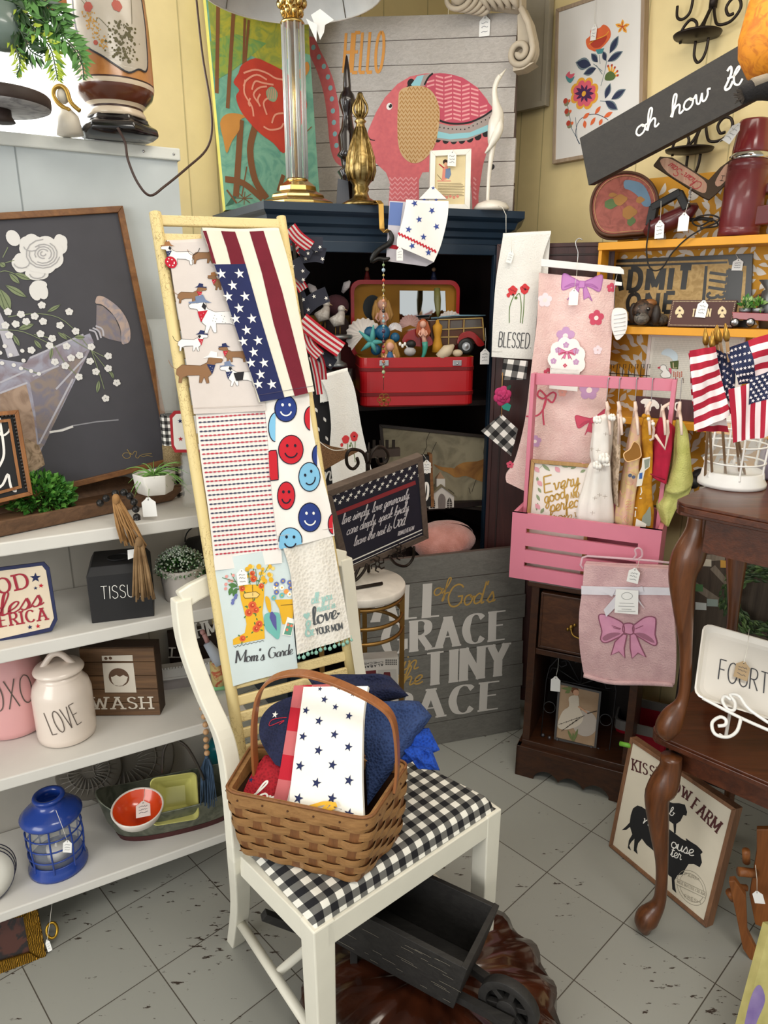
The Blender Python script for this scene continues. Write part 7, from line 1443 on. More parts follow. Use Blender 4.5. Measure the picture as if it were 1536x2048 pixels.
# --- two stacked cabriole leg tables at the right
TWd=mat('cherry_table','#5c2f1a',.32,kind='wood',col2='#3e1e11',axis='x',coat=.2);TWl=mat('cherry_leg','#6e3f1f',.35,kind='wood',col2='#4c2914',axis='z',coat=.2)
dF=V((math.sin(R(135)),math.cos(R(135)),0));dB=V((-dF.y,dF.x,0));dB=dB if dB.y>0 else-dB
def table(C,zt,label,legs,Wt=.56,Dt=.46,zap=.09,floor=0.0,name='side_table'):
 t=thing(name,label,'table',V((C.x,C.y,floor)));S=Surf(V((C.x,C.y,0)),dF,(0,0,1));r=.05
 rc=[(r-r*math.cos(a),r-r*math.sin(a))for a in[math.pi/2*i/8 for i in range(9)]]
 out=[(x,-y)for x,y in rc]+[(Wt-r+r*math.sin(a),-(r-r*math.cos(a)))for a in[math.pi/2*i/8 for i in range(9)]]+[(Wt,-Dt),(0,-Dt)]
 b=MB()
 for z0,z1,k in((zt-.026,zt-.018,.008),(zt-.018,zt-.006,0),(zt-.006,zt,.004)):
  P_=[S(min(max(x,k),Wt-k),0,max(min(y,-k),-Dt+k))for x,y in out];n=len(P_)
  b.add([p+V((0,0,z0))for p in P_]+[p+V((0,0,z1))for p in P_],[tuple(range(n)),tuple(range(2*n-1,n-1,-1))]+[(j+n,(j+1)%n+n,(j+1)%n,j)for j in range(n)],TWd)
 b.build('tabletop',t,bevel=.0015)
 b=MB();e=.035
 b.slab(S,[(e+.03,zt-.026-zap),(Wt-e,zt-.026-zap),(Wt-e,zt-.026),(e+.03,zt-.026)],-e-.016,-e,TWd);b.slab(S,[(e+.03,zt-.026-zap),(Wt-e,zt-.026-zap),(Wt-e,zt-.026),(e+.03,zt-.026)],-Dt+e,-Dt+e+.016,TWd)
 for u in(e,Wt-e-.016):b.slab(S,[(u,zt-.026-zap),(u+.016,zt-.026-zap),(u+.016,zt-.026),(u,zt-.026)],-Dt+e,-e-.03,TWd)
 b.build('apron',t)
 L,Rr,Y=legs;prof=cat_rom([((l[0]+r_[0])/2,(l[1]+r_[1])/2,(r_[0]-l[0])/2)for l,r_ in zip(L,Rr)],4)
 P0=[at(x,y,Y)for x,y,w in prof];rs=[w*mpx(p)for(x,y,w),p in zip(prof,P0)]
 base=P0[0].copy();b=MB();b.tube(P0,rs,TWl,14);b.build('leg',t)
 off=[(p-base)for p in P0];su=[o.dot(dF)for o in off];sb=[o.dot(dB)for o in off];sw=(base-V((C.x,C.y,0)))
 u0,v0=sw.dot(dF),sw.dot(dB)
 for mu,mv in((1,0),(0,1),(1,1)):
  cu=Wt-u0 if mu else u0;cv=Dt-v0 if mv else v0
  pts=[V((C.x,C.y,0))+dF*(cu+(-a if mu else a))+dB*(cv+(-c_ if mv else c_))+V((0,0,P0[i].z))for i,(a,c_)in enumerate(zip(su,sb))]
  b=MB();b.tube(pts,rs,TWl,12);b.build('leg',t)
 return t
Cu=atz(1338,1003,1.16)
table(Cu,1.16,'dark cherry cabriole leg table stacked on top of the lower table, holding the flag lantern',([(1378,1030),(1371,1063),(1346,1110),(1338,1146),(1346,1207),(1359,1293),(1359,1366),(1351,1403),(1324,1430),(1311,1452),(1326,1472)],[(1421,1030),(1418,1063),(1410,1110),(1392,1155),(1387,1220),(1384,1293),(1382,1366),(1376,1405),(1368,1435),(1358,1462),(1348,1478)],Cu.y+.035),floor=.56,zap=.075)
Cl=atz(1292,1462,.56)
table(Cl,.56,'lower dark cherry cabriole leg table standing on the floor at the right',([(1322,1502),(1319,1526),(1299,1559),(1290,1588),(1299,1642),(1311,1707),(1311,1767),(1303,1800),(1274,1824),(1270,1841),(1284,1862)],[(1363,1523),(1362,1546),(1356,1580),(1338,1604),(1337,1677),(1336,1737),(1334,1780),(1330,1815),(1318,1842),(1308,1852),(1300,1866)],1.43),zap=.06)
c=atz(1462,968,1.161);k=mpx(c);WM=mat('white_wire','#eeece8',.4,coat=.2)
t=lantern(c,k,WM,'white wire cage lantern holding five little flags on the upper table',56*k,150*k,(48*k,82*k,118*k),63*k,nbar=6)
b=MB();b.lathe([(52*k,.03),(52*k,140*k),(51*k,140*k),(51*k,.03)],GL,c,28);b.build('glass',t)
b=MB();b.lathe([(0,.022),(17*k,.022),(17*k,.022+16*k),(0,.022+15*k)],mat('candle_wax'),c,20);b.ball(c+V((0,0,.022+24*k)),(3*k,3*k,8*k),mat('candle_wax'),8);b.build('candle',t)
ST=mat('flag_stick','#a8845c',.6);GS=mat('gold_spear','#a8803a',.35,.8);FRd=mat('flag_red','#a3142f',.8,kind='flat');FWh=mat('flag_white','#e8dcdc',.8,kind='flat');FNv=mat('flag_navy','#1d2547',.8,kind='flat')
def flag(top,bot,quad,canton,stripes,Yt,label,vertical=False,seed=0,nst=30):
 """quad TL,TR,BR,BL px of the cloth; stripes run from TL-TR edge to BL-BR edge unless vertical"""
 t=thing('stick_flag',label,'flag',at(*bot,Yt));b=MB();b.tube([at(*top,Yt),at(*bot,c.y-.0 if bot[1]>900 else Yt)],.0028,ST,6);b.build('stick',t)
 b=MB();p=at(*top,Yt);d_=(at(*top,Yt)-at(*bot,Yt)).normalized();b.tube([p,p+d_*.006,p+d_*.012,p+d_*.03],[.0035,.006,.0055,.0015],GS,8);b.build('spear_tip',t)
 s=plane(at(*quad[0],Yt-.006),93+seed*3);q=s.P(quad);b=MB();N_=26
 def f(u,v):a=V(q[0])*(1-u)+V(q[1])*u;d__=V(q[3])*(1-u)+V(q[2])*u;r_=a*(1-v)+d__*v;return r_
 wav=lambda u,v:.006*math.sin(7*(v if not vertical else u)+4*(u if not vertical else v)+seed)+.003*math.sin(13*u+seed)
 for i in range(stripes):
  m_=FRd if i%2==0 else FWh
  if vertical:fn=lambda u,v,i=i:((i+u)/stripes,1-v)
  else:fn=lambda u,v,i=i:(u,1-(i+v)/stripes)if 0 else(u,(i+1-v)/stripes)
  b.grid(lambda u,v:s(*f(*fn(u,v)),wav(*fn(u,v))),4 if vertical else N_,N_ if vertical else 3,m_)
 if canton:
  u0,v0,u1,v1=canton;b.grid(lambda u,v:s(*f(u0+(u1-u0)*u,v1+(v0-v1)*v),wav(u0+(u1-u0)*u,v1+(v0-v1)*v)+.0012),12,12,FNv)
  sf_=Surf(s.O,s.U,s.W)
  for r_ in range(6):
   for c_ in range(5):u=u0+(u1-u0)*(c_+.3+(r_%2)*.5)/5.4;v=v0+(v1-v0)*(r_+.6)/6.2;p=f(u,v);b.star(sf_.off(wav(u,v)+.002),(p.x,p.y),.0034,FWh,1)
 b.build('flag_cloth',t);return t
flag((1412,690),(1425,965),[(1374,706),(1430,694),(1458,865),(1392,862)],None,13,1.30,'small striped flag on a stick, leftmost in the white lantern',seed=1)
flag((1434,688),(1452,960),[(1425,696),(1466,712),(1472,840),(1440,800)],(0,0,1,.8),9,1.29,'small flag showing its starred navy corner beside the leftmost striped flag',seed=2)
flag((1440,684),(1490,950),[(1452,698),(1552,662),(1560,760),(1478,770)],(0,0,.45,1),7,1.27,'small flag reaching to the upper right with a near black star corner',seed=3)
flag((1424,696),(1410,955),[(1380,702),(1430,692),(1460,830),(1390,864)],None,12,1.275,'small striped flag hanging in front of the leftmost flag',seed=4)
flag((1454,682),(1480,955),[(1458,780),(1560,744),(1545,870),(1466,886)],(.40,-.08,1,.38),9,1.25,'front stick flag hanging with vertical stripes over the white lantern',vertical=True,seed=5)
o=MB();o.lathe([(0,0),(20*k,0),(22*k,6*k),(20*k,60*k),(16*k,66*k),(0,66*k)],mat('lilac_candle','#8a8090',.4,kind='wood',col2='#766c7c'),atz(1535,965,1.161)+V((.02,.04,0)),20);tag(o.build('candle_jar'),'grey lilac ribbed candle jar beside the white lantern at the right edge','candle')
s=quadsurf((1408,1246),(1620,1306),(1610,1462),(1384,1392),1.36);t=thing('ceramic_platter','white rectangular ceramic platter lettered FOURTH with a kraft tag','platter',s(.05,0,0));b=MB();CW_=mat('platter_white','#e3ddd4',.2,coat=.5,amt=.02)
q=s.P([(1408,1246),(1620,1306),(1610,1462),(1384,1392)]);cx_,cy_=[sum(p[i]for p in q)/4 for i in(0,1)];hw_,hh_=(q[1][0]-q[0][0])/2,(q[0][1]-q[3][1])/2
def rr(k_,h_,dx=0):return[s(cx_+sx*(hw_-k_-.02)+.02*math.cos(R(a)),cy_+sy_*(hh_-k_-.02)+.02*math.sin(R(a)),h_)for sx,sy_,a0 in((1,1,0),(-1,1,90),(-1,-1,180),(1,-1,270))for a in(a0,a0+30,a0+60,a0+90)]
rg=[rr(.02,-.016),rr(.004,-.002),rr(0,.002),rr(.003,.003),rr(.012,-.008),rr(.02,-.010)];n=16
for i in range(5):b.add(rg[i]+rg[i+1],[(j,(j+1)%n,n+(j+1)%n,n+j)for j in range(n)],CW_,True)
b.add(rg[5],[tuple(range(n))],CW_);b.add(rg[0],[tuple(range(n))[::-1]],CW_);fs=s.off(-.0098)
b.text(fs,'FOURTH',*s.P([(1439,1355),(1560,1392)]),48*s.mpx(1480,1350),CHARC,'skinny',w=.05);b.build('dish',t);KT=mat('kraft_tag','#b39a78',.8);k=s.mpx(1480,1340);price_tag(t,s,s.uv(1497,1260),s.uv(1483,1342),27*k,42*k,-.1,m=KT)
t=thing('plate_easel','white scrolled wire easel holding the FOURTH platter','easel',atz(1470,1475,.561));b=MB();e_=s.off(.014)
for pp in([(1462,1400),(1450,1392),(1445,1402),(1455,1418),(1468,1420),(1470,1405),(1460,1390),(1478,1392),(1500,1420),(1560,1460)],[(1436,1452),(1450,1450),(1452,1440),(1440,1434),(1424,1446),(1430,1468),(1455,1474),(1474,1462),(1482,1436)],[(1405,1396),(1482,1436),(1560,1470)]):b.tube([e_(*e_.uv(x,y))for x,y in cat_rom(pp,4)],.0036,WM,8)
b.tube([e_(*e_.uv(1440,1470)),e_(*e_.uv(1470,1455),-.06),e_(*e_.uv(1490,1320),-.05)],.0035,WM,8);b.build('wire',t)
s=quadsurf((1262,1478),(1470,1620),(1410,1855),(1217,1690),1.72);sc_=atz(1410,1858,0);s=plane(atz(1217,1694,0),math.degrees(math.atan2(sc_.x-atz(1217,1694,0).x,sc_.y-atz(1217,1694,0).y)),12)
q=s.P([(1260,1474),(1472,1618),(1412,1856),(1217,1692)]);t,b,f=framed('farm_sign','wood framed cream sign of a black cow and sheep reading KISSING COW FARM','sign',s,q,.011,mat('sign_oak','#8f6547',.6,kind='wood',col2='#72503a'),mat('linen_cream','#d9d0bd',.8,amt=.05),.03,.004)
Zq=lambda*p:f.Z(1180,1440,3.368,p);k=abs(f.uv(1300,1600)[1]-f.uv(1300,1700)[1])/336.8
MRn=mat('barn_red','#4f2626',.8,kind='flat');b.text(f,'KISSI',*Zq((288,335),(455,395)),78*k,MRn,'slab',w=.16);b.text(f,'OW',*Zq((560,470),(665,545)),70*k,MRn,'slab',w=.16);b.text(f,'FARM',*Zq((685,590),(850,755)),84*k,MRn,'slab',w=.16)
cow=[(215,742),(245,715),(268,690),(275,640),(290,595),(320,575),(350,585),(400,620),(470,690),(540,740),(620,800),(650,815),(645,795),(680,820),(720,845),(745,870),(760,890),(745,905),(755,960),(740,992),(700,970),(665,970),(640,1010),(625,1040),(590,1045),(570,1080),(575,1130),(582,1165),(555,1140),(550,1060),(530,1045),(440,890),(380,840),(350,800),(325,830),(315,870),(322,905),(295,880),(300,800),(280,820),(265,845),(278,880),(255,862),(262,810),(285,770),(270,720),(245,740)]
b.paint(f,Zq(*cow),BLK,1);b.paint(f,Zq((530,550),(560,560),(600,560),(640,570),(655,620),(650,645),(630,640),(610,680),(582,700),(578,765),(566,760),(562,700),(535,680),(520,600)),BLK,1)
b.text(f,'ouse',*Zq((545,855),(690,915)),95*k,WHT,'script',w=.07);b.text(f,'ter',*Zq((545,915),(610,940)),80*k,WHT,'script',w=.07);b.text(f,'n',*Zq((355,695),(400,715)),90*k,WHT,'script',w=.07);b.text(f,'b',*Zq((535,635),(560,645)),60*k,WHT,'script',w=.09)
gy=mat('stamp_grey','#8f8878',.8,kind='flat');cc0=(685,1130)
for r_ in(112,92):b.stroke(f,Zq(*[(cc0[0]+r_*.88*math.cos(a),cc0[1]+r_*math.sin(a)+.35*r_*math.cos(a))for a in[2*math.pi*i/40 for i in range(40)]]),3*k,gy,1,closed=True)
b.paint(f,Zq((580,1065),(780,1160),(780,1200),(582,1105)),mat('linen_cream'),2);b.stroke(f,Zq((580,1065),(780,1160),(780,1200),(582,1105)),2.5*k,gy,3,closed=True);b.text(f,'MILK BUTTER CREAM',*Zq((590,1095),(772,1182)),18*k,gy,'slab',w=.15);b.text(f,'FARM',*Zq((640,1045),(735,1085)),20*k,gy,'sans',w=.12);b.text(f,'FRESH',*Zq((640,1195),(745,1240)),20*k,gy,'sans',w=.12);b.build('panel',t)
c=atz(1292,1560,0)+V((.02,.12,0));k=mpx(c);b=MB();BR_=mat('bin_red','#a3142a',.4);BG_=mat('bin_grey','#77736f',.5)
s=Surf(c,V((.9,-.43,0)),(0,0,1));zb=at(1290,1425,c.y).z
def rbox(w,d,z,r=.02):return[s(sx*(w-r)+r*math.cos(R(a)),z,sy*(d-r)+r*math.sin(R(a)))for sx,sy,a0 in((1,1,0),(-1,1,90),(-1,-1,180),(1,-1,270))for a in(a0,a0+45,a0+90)]
def loft(b,rings,ms,cap0=True,cap1=True):
 n=len(rings[0])
 for i in range(len(rings)-1):b.add(rings[i]+rings[i+1],[(j,n+j,n+(j+1)%n,(j+1)%n)for j in range(n)],ms[i],False)
 if cap0:b.add(rings[0],[tuple(range(n))],ms[0])
 if cap1:b.add(rings[-1],[tuple(range(n))[::-1]],ms[-1])
loft(b,[rbox(.07,.07,0),rbox(.085,.085,zb-.05),rbox(.09,.09,zb-.035),rbox(.09,.09,zb),rbox(.083,.083,zb),rbox(.08,.08,zb-.03),rbox(.065,.065,.02)],[BR_,BR_,BG_,BG_,BG_,BR_]);tag(b.build('storage_bin'),'grey rimmed square red bin behind the farm sign beside the nightstand','bin')
b=MB();b.tube([at(1240,1487,1.80),at(1262,1492,1.78)],.007,mat('lime_plastic','#6fae3a',.5),10);tag(b.build('lime_tube'),'short lime green tube poking out left of the red bin','tube')
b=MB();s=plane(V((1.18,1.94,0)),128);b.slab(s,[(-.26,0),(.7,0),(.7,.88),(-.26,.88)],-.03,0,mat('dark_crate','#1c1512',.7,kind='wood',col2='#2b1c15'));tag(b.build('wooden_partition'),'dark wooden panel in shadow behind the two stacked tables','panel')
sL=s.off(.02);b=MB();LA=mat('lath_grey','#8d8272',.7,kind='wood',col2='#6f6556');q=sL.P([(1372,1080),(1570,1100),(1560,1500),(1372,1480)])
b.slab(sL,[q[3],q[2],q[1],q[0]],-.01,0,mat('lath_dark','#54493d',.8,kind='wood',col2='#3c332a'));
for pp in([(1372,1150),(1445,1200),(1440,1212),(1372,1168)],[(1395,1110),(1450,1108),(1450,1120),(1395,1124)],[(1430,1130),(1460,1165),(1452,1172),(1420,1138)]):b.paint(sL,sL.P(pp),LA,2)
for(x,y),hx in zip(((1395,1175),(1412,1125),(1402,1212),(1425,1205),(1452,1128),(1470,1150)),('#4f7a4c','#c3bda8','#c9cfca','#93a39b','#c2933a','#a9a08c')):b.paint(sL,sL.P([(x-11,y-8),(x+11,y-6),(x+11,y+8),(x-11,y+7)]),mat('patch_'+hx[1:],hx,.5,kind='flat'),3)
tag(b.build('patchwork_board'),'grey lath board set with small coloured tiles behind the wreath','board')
b=MB();r_=random.Random(9);wc=sL(*sL.uv(1530,1190),.05);wm1=mat('wreath_green','#2e4424',.55,amt=.4);wm2=mat('wreath_green_mid','#4a6334',.55)
for i in range(420):
 a=r_.uniform(0,6.28);rr_=.085+r_.uniform(-.022,.022);p=wc+sL.U*(rr_*math.cos(a))+V((0,0,rr_*math.sin(a)))+sL.N*r_.uniform(-.015,.025);tdir=(-sL.U*math.sin(a)+V((0,0,math.cos(a)))+sL.N*r_.uniform(-.3,.8)+sL.U*r_.uniform(-.7,.7)).normalized();x=tdir.cross(sL.N).normalized();L_=r_.uniform(.02,.034)
 b.add([p,p+tdir*L_*.5+x*L_*.2,p+tdir*L_,p+tdir*L_*.5-x*L_*.2,p+tdir*L_*.5+sL.N*.003],[(0,1,4),(4,1,2),(0,4,3),(4,2,3)],wm1 if r_.random()<.6 else wm2)
tag(b.build('leaf_wreath'),'dark green leafy wreath cut by the right edge between the tables','wreath')
o0=atz(1500,1915,0);t=thing('wooden_rocker','small golden brown wooden rocker with dowel pegs at the lower right edge','wooden toy',o0);PN=mat('golden_pine','#94592a',.5,kind='wood',col2='#74421d',axis='z');s=plane(o0,118)
Zs=lambda*p:s.Z(1180,1440,3.368,p)
b=MB();b.slab(s,Zs((935,1075),(975,1070),(1050,1180),(1060,1420),(1120,1540),(1230,1560),(1230,1640),(1100,1635),(1030,1530),(990,1330)),-.012,.006,PN);b.build('side',t,bevel=.002)
b=MB();b.slab(s,Zs((1120,800),(1230,800),(1230,1500),(1110,1450),(1070,1250),(1120,950)),-.05,-.035,PN);b.build('side',t,bevel=.002)
b=MB()
for a,e,r_ in(((1050,900),(1050,1010),.009),((955,1140),(1050,1190),.008),((1000,1040),(1110,1090),.011),((940,1180),(960,1260),.010)):pa,pe=Zs(a,e);b.tube([s(*pa,-.01),s(*pe,-.03)],r_,PN,12)
b.build('dowel',t);k=s.mpx(1510,1790);price_tag(t,s.off(.01),Zs((1115,950))[0],Zs((1135,1165))[0],20*k,30*k,.35,False)
s=plane(atz(1475,2075,.15),75,24);b=MB();q=s.P([(1560,1860),(1600,2120),(1478,2120),(1528,1900)]);b.slab(s,s.P([(1540,1852),(1640,1840),(1640,2130),(1466,2130)]),-.02,0,mat('abstract_yellow','#c2b878',.8,kind='plain',col2='#a39a5e',bump=.5));b.paint(s,s.P(cat_rom([(1505,1985),(1520,1970),(1530,2000),(1515,2040),(1500,2080),(1485,2090),(1490,2040)],4,True)),mat('abstract_purple','#6a5590',.8,kind='plain',col2='#8b7aa6',bump=.5),1);tag(b.build('abstract_canvas'),'yellow and purple painted canvas corner at the bottom right','painting')
# --- white dining chair with gingham seat
CWm=mat('chair_white','#e5e1d2',.45,amt=.05,coat=.1);t=thing('dining_chair','white painted dining chair with a black and white gingham padded seat','chair',(-.05,1.3,0))
zs=.465;fl_,fr_,br2,bl2=atz(628,1868,zs),atz(1003,1618,zs),V((-.04,1.575,zs)),atz(482,1706,zs)
def leg(pts,w,d,nm='leg'):
 b=MB();P_=[V(p)for p in pts];fx=(fr_-fl_).normalized();fy=V((-fx.y,fx.x,0));vs=[]
 for i,p in enumerate(P_):
  ww=w[i]/2 if isinstance(w,(list,tuple))else w/2;vs+=[p-fx*ww-fy*d/2,p+fx*ww-fy*d/2,p+fx*ww+fy*d/2,p-fx*ww+fy*d/2]
 fs=[(4*i+j,4*i+(j+1)%4,4*i+4+(j+1)%4,4*i+4+j)for i in range(len(P_)-1)for j in range(4)]+[(3,2,1,0),(4*len(P_)-4,4*len(P_)-3,4*len(P_)-2,4*len(P_)-1)]
 b.add(vs,fs,CWm);b.build(nm,t,bevel=.003)
fx=(fr_-fl_).normalized();fy=V((-fx.y,fx.x,0))
a=fl_+fx*.024+fy*.024;leg([V((a.x,a.y,0)),V((a.x,a.y,.2)),V((a.x,a.y,zs))],[.036,.042,.048],.046)
a2=fr_-fx*.022+fy*.022;leg([V((a2.x,a2.y,0)),V((a2.x,a2.y,.2)),V((a2.x,a2.y,zs))],[.034,.04,.046],.044)
def sect(pts):return[tuple(p)for p in cat_rom(pts,5)]
Lf=atz(472,1882,0);bk=V((-.13,.16,0));seatL=bl2+V((-.008,.006,0));seatR=br2
topL,topR=at(362,1195,1.385),at(686,1115,1.66)
Lp=[Lf,(Lf+seatL)/2+V((.01,-.01,0)),seatL+V((0,0,-.01)),at(463,1560,1.245),at(446,1470,1.275),at(409,1385,1.31),at(375,1290,1.35),at(364,1225,1.375),topL]
dR=seatR-seatL;Rp_=[Lf+dR,(Lf+dR+seatR)/2,seatR,at(735,1450,1.585),at(718,1370,1.60),at(708,1310,1.615),at(700,1240,1.635),at(693,1170,1.65),topR]
leg(sect(Lp),[.036]*5+[.036]*36,.032);leg(sect(Rp_),[.036]*41,.032)
b=MB();tr0,tr1=topL+V((0,0,-.005)),topR+V((0,0,-.005));pts=[]
for i in range(17):f_=i/16;p=tr0+(tr1-tr0)*f_+V((0,0,.034*math.sin(math.pi*f_)**.7));pts.append(p)
ribbon_path(b,pts,(fy.x*.25,fy.y*.25,1),.042,.026,CWm);b.build('top_rail',t,bevel=.004)
for p,q,nm in((fl_+fx*.03+fy*.010,fr_-fx*.03+fy*.010,'apron'),(fl_+fy*.03+fx*.012,bl2-fy*.0+fx*.004,'apron'),(fr_+fy*.03-fx*.012,br2-fy*.0,'apron'),(bl2,br2,'apron')):
 b=MB();b.bar(p-V((0,0,.028)),q-V((0,0,.028)),.018,.052,CWm);b.build(nm,t,bevel=.002)
b=MB();zl=.15;bL=(Lf*.66+seatL*.34);bR=bL+dR;b.tube([V((a.x,a.y,zl)),V((bL.x,bL.y,zl))],.011,CWm,10);b.tube([V((a2.x,a2.y,zl)),V((bR.x,bR.y,zl))],.011,CWm,10)
m1,m2=(V((a.x,a.y,zl))+V((bL.x,bL.y,zl)))/2,(V((a2.x,a2.y,zl))+V((bR.x,bR.y,zl)))/2;b.tube([m1,m2],.010,CWm,10);b.build('stretcher',t)
GH=mat('seat_gingham','#e9e6dc',.9,kind='gingham',col2='#15151a',scale=30);b=MB()
c4=[fl_+fx*.008+fy*.008,fr_-fx*.008+fy*.008,br2+fx*-.004,bl2+fx*.012]
def seat(u,v):
 q=c4[0]*(1-u)*(1-v)+c4[1]*u*(1-v)+c4[2]*u*v+c4[3]*(1-u)*v;e=min(1,(1-abs(2*u-1))*9),min(1,(1-abs(2*v-1))*6);k_=(1-(1-e[0])**2)**.5*(1-(1-e[1])**2)**.5
 return q+V((0,0,.034*k_+.006*math.sin(math.pi*u)*math.sin(math.pi*v)))
def suv(u,v):p=seat(u,v);d=p-fl_;return(d.dot(fx)+.003,d.dot(fy)+d.z*.8)
b.grid(seat,60,40,GH,uvf=suv);b.build('seat_cushion',t)
# --- woven basket
zb0,zb1=.502,.668;WV=mat('basket_splint','#a97d4c',.5,kind='wood',col2='#8f653a',axis='x',scale=2);WVd=mat('basket_stake','#8f5d34',.6,kind='wood',col2='#6f4626');WVk=mat('basket_gap','#4d301c',.9)
tops=[atz(453,1582,zb1),atz(738,1640,zb1),atz(814,1526,zb1),atz(507,1494,zb1)];bots=[atz(478,1703,zb0),atz(714,1766,zb0),atz(800,1672,zb0),V((-.175,1.27,zb0))]
t=thing('woven_basket','brown woven splint basket with a bentwood handle, filled with towels, on the chair seat','basket',(bots[0]+bots[2])/2)
def bp(s_,v,h=0):
 i=int(s_)%4;f_=s_-int(s_);j=(i+1)%4;p0=bots[i]*(1-v)+tops[i]*v;p1=bots[j]*(1-v)+tops[j]*v;p=p0*(1-f_)+p1*f_
 cen=(bots[0]+bots[1]+bots[2]+bots[3])/4*(1-v)+(tops[0]+tops[1]+tops[2]+tops[3])/4*v;e=min(f_,1-f_);r_=max(0,1-e/.10);q=cen-p;q.z=0
 ed=(p1-p0);nn=V((ed.y,-ed.x,0)).normalized();o2=(tops[(j+1)%4]-tops[j])if f_>.5 else(tops[i]-tops[i-1]);n2=V((o2.y,-o2.x,0)).normalized();nn=(nn*(1-.5*min(1,r_))+n2*.5*min(1,r_)).normalized();k_=4*v*(1-v)*.006
 return p+q*(.055*r_*r_)+nn*(h+k_)
b=MB();b.grid(lambda u,v:bp(u*4%4 if u<1 else 3.9999,v,-.003),96,6,WVk);b.add([p+V((0,0,.002))for p in bots],[(0,1,2,3)],WVd)
cnt=[7,5,7,5]
for i in range(4):
 for j in range(cnt[i]):
  f0,f1=(j+.1)/cnt[i],(j+.9)/cnt[i]
  b.grid(lambda u,v:bp(i+f0+(f1-f0)*u,.0+.93*v,.0005),3,5,WVd)
rows=7
for r_ in range(rows):
 v0,v1=(r_+.04)/rows*.93,(r_+.96)/rows*.93;k0=0
 for i in range(4):
  def hh(f_):return.0028+.0034*math.sin(math.pi*(f_*cnt[i]+.5-.5)+(math.pi if(r_+k0)%2 else 0)+0)
  b.grid(lambda u,v,i=i:bp(min(i+u,i+.9999),v0+(v1-v0)*v,hh(u)*(.75+.25*math.sin(math.pi*v))),cnt[i]*6,3,WV);k0+=cnt[i]
b.build('woven_body',t)
for h0,v0,v1,nm in((.006,.86,1.0,'rim_band'),):
 b=MB();b.grid(lambda u,v:bp(min(u*4,3.9999),v0+(v1-v0)*v,h0),120,1,WV);b.grid(lambda u,v:bp(min((1-u)*4,3.9999),v0+(v1-v0)*v,-h0),120,1,WV);b.grid(lambda u,v:bp(min(u*4,3.9999),1.0,h0-2*h0*v),120,1,WV);b.grid(lambda u,v:bp(min(u*4,3.9999),.86,-h0+2*h0*v),120,1,WV)
 b.tube([bp(i/30+1e-4,1.02,.004)for i in range(120)],.0028,WVd,6,True)
 for i in range(22):b.ball(bp(i*4/22+.09,.93,.0065),.0022,WVk,6)
 b.build(nm,t)
hA,hB=bp(3.5,.9),bp(1.5,.9);HS=Surf(V(((hA.x+hB.x)/2,(hA.y+hB.y)/2,0)),V((hB.x-hA.x,hB.y-hA.y,0)),(0,0,1));b=MB()
hp=[HS(*HS.uv(x,y))for x,y in cat_rom([(512,1560),(508,1480),(510,1430),(520,1385),(545,1357),(590,1346),(640,1354),(700,1377),(755,1406),(782,1432),(792,1470),(795,1530),(790,1580)],5)]
ribbon_path(b,hp,tuple(HS.N),.023,.0055,mat('bent_oak','#a5683a',.45,kind='wood',col2='#8a5229',coat=.2));b.build('handle',t,bevel=.001)
def lying(name,label,sf,L,Rr,m,thick=.012,back=0,art=None,cat='towel',disp=None):
 if disp:sf=folds(sf,*disp)
 t=thing(name,label,cat,hit(Surf(sf.O,sf.U,sf.W),*L[-1]));b=MB();cloth(b,sf,L,Rr,m,thick=thick,back=back)
 if art:art(b,sf,t)
 b.build('cloth',t);return t
n_=V((-.62,-.40,-.1));BS=Surf(at(575,1614,1.12),V((.95,-.28,.05)),V((.10,.62,.62)))
def star_art(b,s,t):
 k=s.mpx(650,1500)
 for x,y,r_ in((640,1378,5),(678,1376,5),(706,1388,6),(649,1399,8),(671,1414,7),(612,1421,8),(698,1432,8),(638,1442,9),(606,1473,9),(669,1469,9),(697,1494,9),(637,1501,9.5),(600,1532,10),(665,1530,9.5),(633,1566,10),(698,1561,10),(597,1597,10),(664,1597,10),(698,1628,10)):b.star(s,s.uv(x,y),r_*k,NAVYP,2,.1)
RG=mat('red_gingham','#e8dcd8',.9,kind='gingham',col2='#b3182c',scale=11)
lying('gingham_star_towel','red and white gingham edge of a towel folded under the white star towel',BS.off(.008),[(588,1371),(575,1450),(558,1550),(545,1606)],[(660,1368),(650,1450),(640,1550),(630,1612)],RG,.010)
lying('star_towel','white cotton towel printed with small navy stars, front centre of the basket',BS.off(.024),[(607,1374),(598,1440),(586,1530),(577,1616)],[(736,1372),(727,1430),(724,1540),(727,1634)],mat('cotton_white','#efede5',.9,kind='fabric',amt=.03),.012,art=star_art)
NW_=mat('navy_waffle','#1b2140',.9,kind='waffle',col2='#121731');RWf=mat('red_waffle','#a81a28',.9,kind='waffle',col2='#7f101d');BW_=mat('slate_blue_waffle','#2b3f6b',.9,kind='waffle',col2='#1b2a50');RB_=mat('royal_waffle','#1545a8',.9,kind='waffle',col2='#0d2f7c')
def fam(b,s,t):k=s.mpx(530,1570);b.text(s,'fam',*s.P([(500,1598),(550,1618)]),40*k,WHT,'script',w=.09);b.star(s,s.uv(502,1560),6*k,NAVYP,2)
def nav(b,s,t):k=s.mpx(560,1450);b.star(s,s.uv(551,1430),7*k,WHT,3);b.stroke(s,cat_rom(s.P([(575,1436),(545,1440),(540,1452),(570,1442),(560,1450)]),4),1.3*k,REDP,3)
S1=Surf(at(500,1610,1.135),V((.95,-.28,.05)),V((.10,.70,.5)));lying('red_waffle_towel','red waffle towel with white embroidered script at the left inside the basket',S1,[(530,1510),(505,1545),(488,1580),(486,1596)],[(585,1510),(575,1560),(565,1600),(558,1622)],RWf,.015,art=fam)
